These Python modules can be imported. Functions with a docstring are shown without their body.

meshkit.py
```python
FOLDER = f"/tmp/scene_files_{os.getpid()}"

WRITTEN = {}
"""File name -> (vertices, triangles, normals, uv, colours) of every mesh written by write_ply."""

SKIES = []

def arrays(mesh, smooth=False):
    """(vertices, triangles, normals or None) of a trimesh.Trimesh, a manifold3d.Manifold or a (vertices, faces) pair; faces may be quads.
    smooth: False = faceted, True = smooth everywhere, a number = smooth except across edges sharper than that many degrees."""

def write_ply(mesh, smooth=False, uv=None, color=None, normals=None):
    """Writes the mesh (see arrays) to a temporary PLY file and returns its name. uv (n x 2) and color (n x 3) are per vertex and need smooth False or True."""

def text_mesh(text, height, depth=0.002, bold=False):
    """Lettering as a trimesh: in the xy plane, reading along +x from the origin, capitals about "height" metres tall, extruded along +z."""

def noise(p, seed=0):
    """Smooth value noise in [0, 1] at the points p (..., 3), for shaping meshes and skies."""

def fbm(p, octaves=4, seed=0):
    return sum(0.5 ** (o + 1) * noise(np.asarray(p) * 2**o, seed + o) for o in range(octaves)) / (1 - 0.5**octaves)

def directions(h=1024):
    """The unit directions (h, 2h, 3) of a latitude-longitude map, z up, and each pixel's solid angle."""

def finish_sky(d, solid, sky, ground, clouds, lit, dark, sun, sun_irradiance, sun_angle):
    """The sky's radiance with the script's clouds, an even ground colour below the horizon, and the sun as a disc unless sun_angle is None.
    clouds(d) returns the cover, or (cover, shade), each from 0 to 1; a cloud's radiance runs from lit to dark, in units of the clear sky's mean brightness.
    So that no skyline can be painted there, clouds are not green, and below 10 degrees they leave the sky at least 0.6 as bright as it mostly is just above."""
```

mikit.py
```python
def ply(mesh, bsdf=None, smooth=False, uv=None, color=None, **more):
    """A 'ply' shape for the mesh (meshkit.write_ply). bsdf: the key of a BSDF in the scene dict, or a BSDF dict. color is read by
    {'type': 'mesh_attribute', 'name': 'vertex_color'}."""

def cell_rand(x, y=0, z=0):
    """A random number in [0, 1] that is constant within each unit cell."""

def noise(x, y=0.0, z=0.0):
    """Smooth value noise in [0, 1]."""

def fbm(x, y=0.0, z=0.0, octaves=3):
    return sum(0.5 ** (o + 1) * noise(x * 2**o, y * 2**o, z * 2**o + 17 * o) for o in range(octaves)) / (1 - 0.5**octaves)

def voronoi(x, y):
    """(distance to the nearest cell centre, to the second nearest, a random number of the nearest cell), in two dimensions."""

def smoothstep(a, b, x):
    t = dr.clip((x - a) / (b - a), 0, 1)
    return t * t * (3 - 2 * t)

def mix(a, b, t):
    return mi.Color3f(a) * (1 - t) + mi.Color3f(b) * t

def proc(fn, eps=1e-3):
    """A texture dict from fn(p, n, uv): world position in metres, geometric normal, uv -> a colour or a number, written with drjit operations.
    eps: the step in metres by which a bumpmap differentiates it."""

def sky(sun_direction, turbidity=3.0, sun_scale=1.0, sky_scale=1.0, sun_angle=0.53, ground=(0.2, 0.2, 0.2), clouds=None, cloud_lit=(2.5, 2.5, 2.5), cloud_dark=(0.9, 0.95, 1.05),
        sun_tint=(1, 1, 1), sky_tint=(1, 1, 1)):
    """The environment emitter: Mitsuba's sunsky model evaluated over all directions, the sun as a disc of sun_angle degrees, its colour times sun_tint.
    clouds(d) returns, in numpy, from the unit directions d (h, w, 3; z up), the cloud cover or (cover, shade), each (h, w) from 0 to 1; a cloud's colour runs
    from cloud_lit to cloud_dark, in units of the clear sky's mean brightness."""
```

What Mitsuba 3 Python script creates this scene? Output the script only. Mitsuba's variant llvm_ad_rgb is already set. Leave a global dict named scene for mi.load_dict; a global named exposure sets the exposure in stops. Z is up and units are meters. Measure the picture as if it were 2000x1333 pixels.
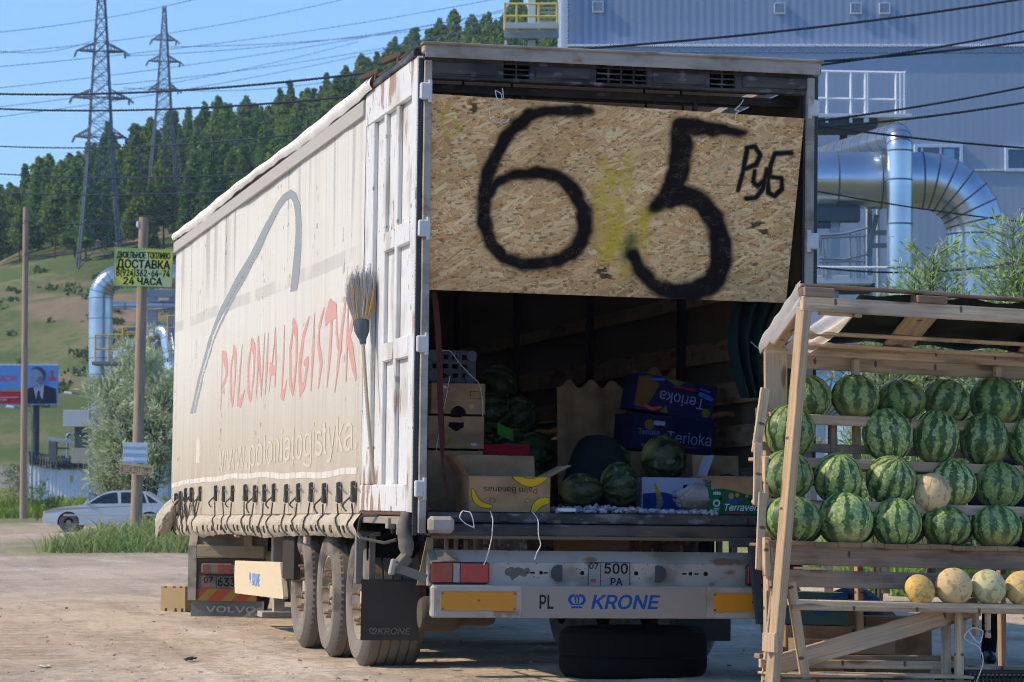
import math, numpy as np, trimesh, mitsuba as mi, mikit, meshkit, drjit as dr
from mikit import noise, fbm, voronoi, cell_rand, smoothstep, mix
from shapely.geometry import Polygon, LineString, Point, box as sbox
from shapely.ops import unary_union
T = mi.ScalarTransform4f
scene, labels, used = {}, {}, set()

# ---------------------------------------------------------------- camera, sky, exposure
EYE, PITCH, FPX = np.array([0, 0, 1.167]), 0.0526, 5800.0
scene['camera'] = {'type': 'thinlens', 'fov': math.degrees(2 * math.atan(1000 / FPX)), 'fov_axis': 'x', 'aperture_radius': 0.0055,
                   'focus_distance': 18.6, 'near_clip': 0.5, 'far_clip': 6000.0,
                   'to_world': T().look_at(origin=EYE.tolist(), target=[0, math.cos(PITCH), EYE[2] + math.sin(PITCH)], up=[0, 0, 1])}
SUN_AZ, SUN_EL = -7.0, 41.0      # degrees: azimuth measured from -x towards +y
_a, _e = math.radians(SUN_AZ), math.radians(SUN_EL)
scene['sky'] = mikit.sky([-math.cos(_a) * math.cos(_e), math.sin(_a) * math.cos(_e), math.sin(_e)], turbidity=3.0, sun_scale=.88, sun_tint=(1.0, 1.0, 1.02), sky_scale=1.7, sky_tint=(.69, .955, 1.24))
exposure = 1.6
R = np.random.default_rng(7)

# ---------------------------------------------------------------- helpers
def C(h, k=1.0):
    x = np.array([int(h[i:i + 2], 16) for i in (1, 3, 5)]) / 255
    return np.where(x < .04045, x / 12.92, ((x + .055) / 1.055) ** 2.4) * k

def survey(px, py, Y):
    """World point at distance Y seen in direction (px, py) of the 2000 px photograph (used once, to take measurements)."""
    x, y = (px - 1000) / FPX, (666.5 - py) / FPX
    d = np.array([x, math.cos(PITCH) - y * math.sin(PITCH), math.sin(PITCH) + y * math.cos(PITCH)])
    return EYE + d * (Y / d[1])

def rot(ax, deg):
    return trimesh.transformations.rotation_matrix(math.radians(deg), ax)[:3, :3]

def frame(x, y, z, o):
    M = np.eye(4); M[:3, 0], M[:3, 1], M[:3, 2], M[:3, 3] = x, y, z, o
    return M

def mv(o=(0, 0, 0), Rm=None, s=1.0):
    M = np.eye(4); M[:3, :3] = (np.eye(3) if Rm is None else Rm) * s; M[:3, 3] = o
    return M

class MB:
    """Collects vertices, faces, uvs and colours; one mesh."""
    def __init__(self, M=None):
        self.v, self.f, self.uv, self.c, self.n, self.M = [], [], [], [], 0, M

    def add(self, v, f, uv=None, col=None, M=None):
        v, f = np.asarray(v, float), np.asarray(f, int)
        if M is not None: v = v @ M[:3, :3].T + M[:3, 3]
        if f.shape[1] == 4: f = np.vstack([f[:, [0, 1, 2]], f[:, [0, 2, 3]]])
        self.v.append(v); self.f.append(f + self.n); self.n += len(v)
        self.uv.append(np.zeros((len(v), 2)) if uv is None else np.asarray(uv, float))
        self.c.append(np.broadcast_to(np.array([.5, .5, .5]) if col is None else col, (len(v), 3)))
        return self

    def box(self, c, size, Rm=None, ch=0.004, seed=0, col=None, taper=None):
        h = np.asarray(size, float) / 2; ch = min(ch, .45 * h.min())
        v, uv = [], []
        L = int(np.argmax(h)); others = [k for k in range(3) if k != L]
        for ax in range(3):
            for s in (-1, 1):
                b, cc = [k for k in range(3) if k != ax]
                for i, j in ((-1, -1), (1, -1), (1, 1), (-1, 1)):
                    p = np.zeros(3); p[ax] = s * h[ax]; p[b] = i * (h[b] - ch); p[cc] = j * (h[cc] - ch)
                    v.append(p)
        v = np.array(v); idx = _hull_faces(tuple(np.round(h, 5)), round(ch, 5), v)
        uv = np.stack([v[:, L] + seed * 1.7, (v[:, others[0]] + v[:, others[1]]) + 10 * seed + 5], 1)
        if taper is not None: v = v * np.where(v[:, [2]] > 0, np.array(taper + (1,))[None], 1.0)
        if Rm is not None: v = v @ np.asarray(Rm).T
        return self.add(v + np.asarray(c, float), idx, uv, col)

    def beam(self, p0, p1, w, h, up=(0, 0, 1), ch=0.004, seed=0, col=None, ext=0.0):
        p0, p1 = np.asarray(p0, float), np.asarray(p1, float); d = p1 - p0; L = np.linalg.norm(d); x = d / L
        y = np.cross(up, x); y /= np.linalg.norm(y); z = np.cross(x, y)
        return self.box((p0 + p1) / 2, (L + ext, w, h), np.stack([x, y, z], 1), ch, seed, col)

    def tube(self, pts, r, sides=8, col=None, caps=True, uvs=False):
        p = np.asarray(pts, float); r = np.broadcast_to(r, (len(p),)).astype(float)
        t = np.gradient(p, axis=0); d = np.diff(p, axis=0); d /= np.linalg.norm(d, axis=1, keepdims=True) + 1e-12
        t[0], t[-1] = d[0], d[-1]
        for i in range(1, len(p) - 1): t[i] = d[i - 1] + d[i]
        t /= np.linalg.norm(t, axis=1, keepdims=True) + 1e-12
        a = np.cross(t[0], [0, 0, 1.0] if abs(t[0][2]) < .9 else [1.0, 0, 0]); a /= np.linalg.norm(a)
        ang = np.arange(sides) * 2 * np.pi / sides; vs = []
        for i in range(len(p)):
            a = a - t[i] * (a @ t[i]); a /= np.linalg.norm(a); b = np.cross(t[i], a)
            k = 1.0 if i in (0, len(p) - 1) else 1 / max(.5, float(np.clip(t[i] @ d[i], -1, 1)))
            ring = p[i] + r[i] * (np.cos(ang)[:, None] * a + np.sin(ang)[:, None] * b)
            if k > 1.001:  # mitre: stretch in the bend's plane
                m = d[i] - d[i - 1]; m /= np.linalg.norm(m) + 1e-12
                ring = ring + ((ring - p[i]) @ m)[:, None] * m * (k - 1)
            vs.append(ring)
        v = np.vstack(vs); n = len(p); f = []
        for i in range(n - 1):
            for j in range(sides):
                q = (j + 1) % sides
                f.append((i * sides + j, i * sides + q, (i + 1) * sides + q, (i + 1) * sides + j))
        f = np.array(f); f = np.vstack([f[:, [0, 1, 2]], f[:, [0, 2, 3]]])
        if caps:
            f = np.vstack([f, [(0, j + 1, j) for j in range(1, sides - 1)], [((n - 1) * sides, (n - 1) * sides + j, (n - 1) * sides + j + 1) for j in range(1, sides - 1)]])
        return self.add(v, f, None, col)

    def lathe(self, prof, M=None, sides=32, col=None):
        """prof: (r, z) pairs, turned about z."""
        prof = np.asarray(prof, float); a = np.arange(sides) * 2 * np.pi / sides
        v = np.stack([prof[:, 0][:, None] * np.cos(a), prof[:, 0][:, None] * np.sin(a), np.broadcast_to(prof[:, 1][:, None], (len(prof), sides))], -1).reshape(-1, 3)
        i, j = np.meshgrid(np.arange(len(prof) - 1), np.arange(sides), indexing='ij'); q = (j + 1) % sides
        f = np.stack([i * sides + j, i * sides + q, (i + 1) * sides + q, (i + 1) * sides + j], -1).reshape(-1, 4)
        return self.add(v, f, None, col, M)

    def tm(self, m, M=None, col=None):
        return self.add(m.vertices, m.faces, None, col, M)

    def poly(self, shape, M, depth=.003, col=None):
        """A shapely shape extruded along +z, placed by M."""
        for g in getattr(shape, 'geoms', [shape]):
            if g.geom_type == 'Polygon' and g.area > 1e-8: self.tm(trimesh.creation.extrude_polygon(g, depth, engine='earcut'), M, col)
        return self

    def grid(self, fn, us, vs, col=None, uvfn=None, flip=False):
        U, V = np.meshgrid(us, vs, indexing='ij'); P = fn(U, V).reshape(-1, 3); n, m = len(us), len(vs)
        i, j = np.meshgrid(np.arange(n - 1), np.arange(m - 1), indexing='ij'); k = (i * m + j).ravel()
        f = np.stack([k, k + m, k + m + 1, k + 1], 1)
        return self.add(P, f[:, ::-1] if flip else f, None if uvfn is None else uvfn(U, V).reshape(-1, 2), col)

    def out(self):
        v, f = np.vstack(self.v), np.vstack(self.f)
        if self.M is not None: v = v @ self.M[:3, :3].T + self.M[:3, 3]
        return v, f, np.vstack(self.uv), np.vstack(self.c)

_HULL = {}
def _hull_faces(h, ch, v):
    if 'f' not in _HULL:   # topology is the same for every chamfered box
        u = np.array([[1, 1.3, 1.7]]) * 1.0; vv = []
        hh = u[0]; c0 = .2
        for ax in range(3):
            for s in (-1, 1):
                b, cc = [k for k in range(3) if k != ax]
                for i, j in ((-1, -1), (1, -1), (1, 1), (-1, 1)):
                    p = np.zeros(3); p[ax] = s * hh[ax]; p[b] = i * (hh[b] - c0); p[cc] = j * (hh[cc] - c0); vv.append(p)
        vv = np.array(vv); from scipy.spatial import ConvexHull
        H = ConvexHull(vv); F = H.simplices.copy()
        for k, t in enumerate(F):
            n = np.cross(vv[t[1]] - vv[t[0]], vv[t[2]] - vv[t[0]])
            if n @ H.equations[k][:3] < 0: F[k] = t[::-1]
        _HULL['f'] = F
    return _HULL['f']

def nm(key):
    k, i = key, 0
    while k in used: i += 1; k = f'{key}_{i:03d}'
    used.add(k); return k

def lab(k, label=None, cat=None, group=None, kind=None):
    d = {a: b for a, b in (('label', label), ('category', cat), ('group', group), ('kind', kind)) if b}
    if d: labels[k] = d
    return k

def thing(name, label, cat, group=None):
    return lab(nm(name), label, cat, group)

def put(name, mb, bsdf, col=None, smooth=False, label=None, cat=None, group=None, kind=None, under=None, uv=False):
    """One entry of the scene: a thing, or a part under another key."""
    k = nm(name if under is None else under + '__' + name)
    v, f, uvs, cs = mb.out() if isinstance(mb, MB) else (*mb, None, None)
    if smooth not in (False, True):
        v, f, _ = meshkit.arrays((v, f), smooth); smooth = True; cs = None
    if col is not None: cs = np.broadcast_to(np.asarray(col, float), (len(v), 3))
    scene[k] = mikit.ply((v, f), bsdf, smooth=smooth, uv=uvs if uv else None, color=None if uv else (cs if cs is not None else np.full((len(v), 3), .5)))
    lab(k, label, cat, group, kind); return k

def text(s, h, bold=True, squeeze=1.0, shear=0.0, depth=.002):
    """Lettering centred on its own middle."""
    m = meshkit.text_mesh(s, h, depth, bold); v = m.vertices.copy()
    v[:, 0] += shear * v[:, 1]; v[:, 0] *= squeeze; v[:, 0] -= (v[:, 0].min() + v[:, 0].max()) / 2; v[:, 1] -= h / 2
    m.vertices = v; return m

def stroke(pts, w):
    """A brush stroke: polyline pts with a width at each point, as a shapely shape."""
    pts = np.asarray(pts, float); w = np.broadcast_to(w, (len(pts),)); parts = []
    for a, b, p, q in zip(pts[:-1], pts[1:], w[:-1], w[1:]):
        parts.append(unary_union([Point(a).buffer(p / 2, 6), Point(b).buffer(q / 2, 6)]).convex_hull)
    return unary_union(parts)

# ---------------------------------------------------------------- materials
VC = {'type': 'mesh_attribute', 'name': 'vertex_color'}
def pr(rough, base=VC, spec=.4, metal=0.0, **k):
    return {'type': 'twosided', 'bsdf': {'type': 'principled', 'base_color': base, 'roughness': rough, 'specular': spec, 'metallic': metal, **k}}
scene['matte'] = pr(.9, spec=.2)
scene['satin'] = pr(.45, spec=.5)
scene['gloss'] = pr(.12, spec=.6, clearcoat=.6, clearcoat_gloss=.9)
scene['metal'] = pr(.36, metal=1.0)
scene['leaf'] = {'type': 'principledthin', 'base_color': VC, 'roughness': .5, 'diff_trans': .7, 'spec_trans': 0.0}
scene['sheet'] = {'type': 'principledthin', 'base_color': VC, 'roughness': .6, 'diff_trans': 1.5, 'spec_trans': 0.0}
scene['glass'] = {'type': 'thindielectric'}
scene['pane'] = pr(.06, spec=.8)

YAW, ROLL = .2236, .0128
_w = np.array([math.cos(YAW), math.sin(YAW), 0]); _l = np.array([-math.sin(YAW), math.cos(YAW), 0])
MT = frame(math.cos(ROLL) * _w - math.sin(ROLL) * np.array([0, 0, 1]), _l, math.sin(ROLL) * _w + math.cos(ROLL) * np.array([0, 0, 1]), [-.602, 18.447, 0])
def tl(p):
    """World point of a texture -> trailer axes (u across, v along, z up)."""
    x, y = p.x + .602, p.y - 18.447
    u = x * math.cos(YAW) + y * math.sin(YAW)
    return u, -x * math.sin(YAW) + y * math.cos(YAW), p.z + .0128 * u

def f_curtain(p, n, uv):
    u, v, z = tl(p)
    dust = smoothstep(2.9, 1.0, z + .35 * (fbm(v * .7, z * .8) - .5))
    streak = fbm(v * 9, z * .35, 3) ; streak2 = noise(v * 38, z * .5)
    base = mix((.60, .585, .525), (.42, .345, .24), .80 * dust + .12 * smoothstep(.45, .8, streak))
    seam = dr.minimum(dr.abs(v / 2.65 - dr.round(v / 2.65)) * 2.65, dr.abs(v / .663 - dr.round(v / .663)) * .663 + .006)
    line = smoothstep(.014, .004, seam) * (.35 + .5 * noise(v * 3, z * 1.3))
    band = smoothstep(.06, .045, dr.abs(z - (2.86 + .010 * (v - 2)))) * smoothstep(.25, .5, fbm(v * 1.6, z * 2))
    drip = smoothstep(.62, .85, noise(v * 6.0, 3.3)) * smoothstep(3.1, 3.8, z + .5 * noise(v * 11, 9)) 
    spots = smoothstep(.80, .9, noise(v * 14, z * 14)) * smoothstep(.6, .8, noise(v * 2, z * 2))
    k = 1 - .20 * line - .16 * band - .30 * drip - .10 * smoothstep(.55, .9, streak2) - .35 * spots
    return base * k

def f_whitepaint(p, n, uv):
    u, v, z = tl(p)
    g = fbm(p.x * 6 + p.y * 5, z * 2.2, 1, 4); fine = noise(p.x * 60 + p.y * 50, z * 18, 2)
    c = mix((.66, .655, .63), (.44, .41, .35), .8 * smoothstep(.5, .8, g))
    rust = smoothstep(.62, .76, fbm(p.x * 9 + p.y * 9, z * 3.1, 5, 4) - .055 + .16 * smoothstep(1.35, 1.05, z) + .12 * smoothstep(3.6, 3.9, z))
    c = mix(c, (.30, .15, .065), .85 * rust)
    chip = smoothstep(.86, .93, noise(p.x * 34 + p.y * 34, z * 20, 8)) * smoothstep(.45, .65, noise(v * 3, z * 3))
    scr = smoothstep(.92, .97, noise(v * 25 - z * 9, z * 3 + v * 5, 11))
    return c * (1 - .55 * chip - .45 * scr - .10 * fine)

def f_greypaint(p, n, uv):
    u, v, z = tl(p)
    g = fbm(u * 5, z * 9, v * 3, 4)
    c = mix((.40, .36, .30), (.24, .205, .16), smoothstep(.4, .75, g))
    rust = smoothstep(.66, .8, fbm(u * 8, z * 14, 5 + v, 4))
    return mix(c, (.23, .11, .05), .8 * rust)

def f_darksteel(p, n, uv):
    u, v, z = tl(p)
    g = fbm(u * 4, z * 14, v * 3, 4); worn = smoothstep(.60, .78, fbm(u * 11, z * 30, v * 7, 4))
    c = mix((.024, .023, .027), (.075, .066, .055), smoothstep(.35, .7, g))
    return mix(c, (.20, .20, .20), .75 * worn)

def f_wood(p, n, uv):
    s = dr.floor(uv.y / 10); y = uv.y - s * 10 - 5; x = uv.x
    r1, r2 = cell_rand(s, 1), cell_rand(s, 2)
    old = dr.select(s >= 50, 1.0, 0.0)
    fresh = mix(mix((.66, .48, .30), (.47, .325, .185), r1), (.40, .33, .25), .55 * smoothstep(.42, .7, fbm(uv.x * 1.7, uv.y * 9, 3, 3))); aged = mix((.25, .16, .10), (.36, .26, .18), r1)
    c = mix(fresh, aged, old)
    warp = y + .012 * noise(x * 2.5, s * 3.1)
    grain = fbm(x * 2.2, warp * 95, s, 3); fine = noise(x * 9, warp * 330, s)
    d, d2, cr = voronoi(x * 2.1 + r2 * 9, y * 7 + s)
    knot = smoothstep(.22, .08, d) * dr.select(cr > .62, 1.0, 0.0)
    rough = smoothstep(.5, .8, fbm(x * 5, y * 12, s * 2, 3))
    c = c * (.72 + .5 * grain) * (.9 + .2 * fine) * (1 - .3 * rough * (.4 + .6 * old))
    nail = smoothstep(.028, .016, dr.sqrt(dr.square((x - dr.round(x / .42) * .42) * 2.2) + dr.square(y + .004))) * dr.select(cell_rand(s, dr.round(x / .42), 4) > .45, 1.0, 0.0)
    stain = smoothstep(.60, .78, fbm(x * 3.1 + s, y * 18, 7, 3))
    c = mix(c, (.16, .12, .085), .45 * stain)
    return mix(mix(c, (.14, .07, .03), .8 * knot), (.05, .035, .03), .8 * nail)

def f_melon(p, n, uv):
    s = dr.floor(uv.y); lat = uv.y - s; u = uv.x; r = cell_rand(s, 5); r2 = cell_rand(s, 7)
    cnt = 8.0 + dr.floor(cell_rand(s, 11) * 4.99)
    jag = .34 * (noise(u * 46, lat * 16, s) - .5) + .26 * (noise(u * 17, lat * 7, s + 3) - .5) + .22 * (noise(u * 95, lat * 46, s + 9) - .5)
    w = u * cnt + jag; d = dr.abs(w - dr.round(w)) * 2
    lightz = fbm(u * 70, lat * 40, s, 3)
    kd = dr.select(s > 39.5, .20, .72 + .45 * cell_rand(s, 13)); light = mix((.17, .265, .07), (.46, .54, .24), smoothstep(.3, .75, lightz) * (.25 + .75 * r)) * kd  # trailer melons: the dimness of the load bay is put into the rind colour
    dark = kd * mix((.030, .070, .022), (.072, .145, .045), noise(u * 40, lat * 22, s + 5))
    edge = .28 + .22 * r2
    c = mix(dark, light, smoothstep(edge - .10, edge + .16, d))
    c = mix(c, light * 1.15, .45 * smoothstep(.62, .75, noise(u * 60, lat * 36, s + 2)) * smoothstep(.1, .45, d))
    pole = smoothstep(.86, 1.0, lat)
    yel = smoothstep(.30, .12, dr.abs(u - dr.floor(u) - r)) * smoothstep(.42, .14, lat) * dr.select(r2 > .35, 1.0, 0.0)
    c = mix(c, (.42, .36, .12), .75 * yel)
    scar = smoothstep(.80, .88, noise(u * 22, lat * 12, s + 30))
    c = mix(c, (.33, .33, .22), .35 * scar)
    return mix(c, (.26, .30, .16), .30 * pole)

def f_netted(p, n, uv):
    s = dr.floor(uv.y); lat = uv.y - s; u = uv.x; r = cell_rand(s, 5)
    d, d2, c0 = voronoi(u * 42, lat * 24 + s)
    net = smoothstep(.16, .03, d2 - d)
    c = mix((.66, .44, .12), (.66, .49, .25), cell_rand(s, 9)); c = mix(c, (.58, .55, .27), dr.select((s > 32.5) & (s < 33.5), 1.0, 0.0)); c = mix(c, (.74, .45, .07), dr.select((s > 34.5) & (s < 35.5), .85, 0.0))
    w = u * 11 + .2 * (noise(u * 30, lat * 9, s) - .5); gd = dr.abs(w - dr.round(w)) * 2
    c = mix(c, (.20, .19, .07), .6 * smoothstep(.20, .04, gd) * smoothstep(.35, .6, noise(u * 30, lat * 26, s)))
    c = mix(c, (.66, .57, .40), .5 * net)
    blot = smoothstep(.72, .8, noise(u * 18, lat * 11, s + 4))
    return mix(c, (.27, .20, .12), .55 * blot)

def f_card(p, n, uv):
    g = fbm(p.x * 7, p.y * 7, p.z * 9, 3)
    return mix((.37, .225, .115), (.25, .15, .078), smoothstep(.3, .75, g)) * (.94 + .1 * noise(p.x * 90, p.y * 90, p.z * 90))

def f_rubber(p, n, uv):
    g = fbm(p.x * 5, p.y * 5, p.z * 7, 4)
    dust = smoothstep(.36, .66, g + .25 * smoothstep(.9, .1, p.z))
    return mix((.040, .038, .037), (.235, .205, .17), .25 + .6 * dust)

def f_dustymetal(p, n, uv):
    g = fbm(p.x * 7, p.y * 7, p.z * 8, 4)
    return mix((.42, .36, .28), (.25, .20, .145), smoothstep(.35, .7, g))

def f_dirt(p, n, uv):
    x, y = p.x, p.y
    # coordinates along the tracks that run past the lorry
    a, b = x * .974 + y * .224, -x * .224 + y * .974
    big = fbm(x * .25, y * .13, 1, 4); mid = fbm(x * 1.4, y * .9, 2, 4); fine = fbm(x * 16, y * 12, 3, 3); grit = noise(x * 70, y * 60, 4)
    c = mix((.44, .355, .26), (.37, .295, .213), smoothstep(.35, .7, big))
    c = mix(c, (.30, .24, .18), .5 * smoothstep(.46, .70, mid))
    c = mix(c, (.53, .465, .385), .5 * smoothstep(.56, .8, fbm(a * 1.6, b * .35, 8, 4)))
    tr = smoothstep(.62, .80, noise(a * 4.2, b * .16, 6)) * smoothstep(.3, .6, noise(b * 9, a * 1.2, 7))
    c = c * (1 - .18 * tr) * (.84 + .26 * fine) * (.93 + .14 * grit)
    stone = smoothstep(.93, .97, noise(x * 26, y * 17, 12))
    c = mix(c, (.58, .54, .48), .7 * stone)
    far = smoothstep(95, 150, y)
    grass = dr.maximum(far * smoothstep(.30, .5, big + .1), smoothstep(60, 66, y + 3 * noise(x * .7, y * .3)) * smoothstep(-13.5, -8.5, x + 2 * noise(y * .3, 5)))
    grass = dr.maximum(grass, smoothstep(33.5, 36, y + 2 * noise(x * .8, y * .5)) * smoothstep(4.5, 6.0, x))
    return mix(c, mix((.085, .125, .035), (.17, .17, .065), fbm(x * .8, y * .4, 9, 3)), .85 * grass)

def f_hill(p, n, uv):
    x, y = p.x, p.y
    a = fbm(x * .035, y * .016, 1, 4); b = fbm(x * .16, y * .07, 2, 4); c0 = fbm(x * .9, y * .4, 3, 3)
    g = mix((.082, .112, .042), (.150, .150, .072), smoothstep(.35, .7, b))
    g = mix(g, (.06, .10, .028), .7 * smoothstep(.5, .72, c0))
    bare = smoothstep(.535, .66, fbm(x * .05 - y * .012, y * .03 + x * .02, 5, 4) + .06 * (b - .5)) * smoothstep(262, 290, y)
    g = mix(g, mix((.19, .145, .105), (.25, .16, .11), noise(x * .5, y * .2)), .75 * bare)
    road = smoothstep(236, 230, y) * smoothstep(186, 192, y) * smoothstep(25, 10, x)
    return mix(g, mix((.22, .205, .185), (.15, .16, .10), smoothstep(.4, .7, b)), .8 * road) * (.8 + .35 * c0)

def sd(uv, pts, w, soft, wob=.0):
    """Cover (0..1) of a sprayed stroke along the polyline; w: its width, or one width per point."""
    ws = w if isinstance(w, (list, tuple)) else [w] * len(pts); best = mi.Float(9.0)
    for (x0, y0), (x1, y1), w0, w1 in zip(pts[:-1], pts[1:], ws[:-1], ws[1:]):
        dx, dy = x1 - x0, y1 - y0; L2 = dx * dx + dy * dy + 1e-9
        t = dr.clip(((uv.x - x0) * dx + (uv.y - y0) * dy) / L2, 0, 1)
        best = dr.minimum(best, dr.sqrt(dr.square(uv.x - x0 - t * dx) + dr.square(uv.y - y0 - t * dy)) - .5 * (w0 + (w1 - w0) * t))
    return smoothstep(soft, -soft, best + wob * (noise(uv.x * 18, uv.y * 18) - .5))

def bd(pts):
    """Measured on an enlargement of the board -> board metres (across, up)."""
    o = []
    for x, y in pts:
        o.append(((x - 78) / 708.0 + .041, 3.690 - (y - 289) / 726.0 + (x - 78) * .0000135))
    return o
SIX = bd([(805, 345), (700, 345), (610, 350), (530, 378), (450, 445), (395, 540), (352, 645), (332, 760), (334, 870), (366, 965), (422, 1030), (500, 1053), (600, 1053), (690, 1032), (757, 982), (793, 900), (790, 805), (742, 715), (665, 652), (570, 636), (470, 645), (385, 690), (345, 760)])
FIVE = bd([(1535, 425), (1450, 412), (1350, 408), (1235, 402), (1240, 500), (1222, 620), (1180, 740)])
BOWL = bd([(1120, 775), (1180, 735), (1250, 715), (1325, 745), (1395, 825), (1430, 930), (1430, 1040), (1390, 1122), (1310, 1168), (1200, 1172), (1110, 1138), (1050, 1075), (1022, 1010)])
RUB = [bd([(1548, 500), (1530, 600), (1507, 690)]), bd([(1545, 492), (1585, 485), (1610, 525), (1592, 570), (1538, 592)]), bd([(1585, 600), (1578, 650), (1600, 670), (1632, 640)]),
       bd([(1642, 590), (1625, 680), (1590, 725), (1545, 730)]), bd([(1760, 510), (1680, 515), (1660, 570), (1648, 650), (1650, 700), (1680, 715), (1715, 680), (1712, 630), (1660, 625)])]
YSIX = bd([(175, 325), (142, 370), (135, 430), (160, 478), (205, 475), (218, 440), (185, 398), (145, 402)])
YSMEAR = [bd([(885, 600), (860, 720), (875, 1000)]), bd([(930, 640), (905, 980)]), bd([(1000, 560), (950, 960)]), bd([(1075, 790), (1060, 1000), (960, 1080)]), bd([(1150, 790), (1080, 840)])]
SMUT = [bd([(1550, 860), (1640, 870), (1660, 905)]), bd([(1595, 1030), (1660, 1050)]), bd([(255, 335), (265, 355)]), bd([(440, 1085), (560, 1080)]), bd([(860, 1085), (900, 1095)])]
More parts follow.
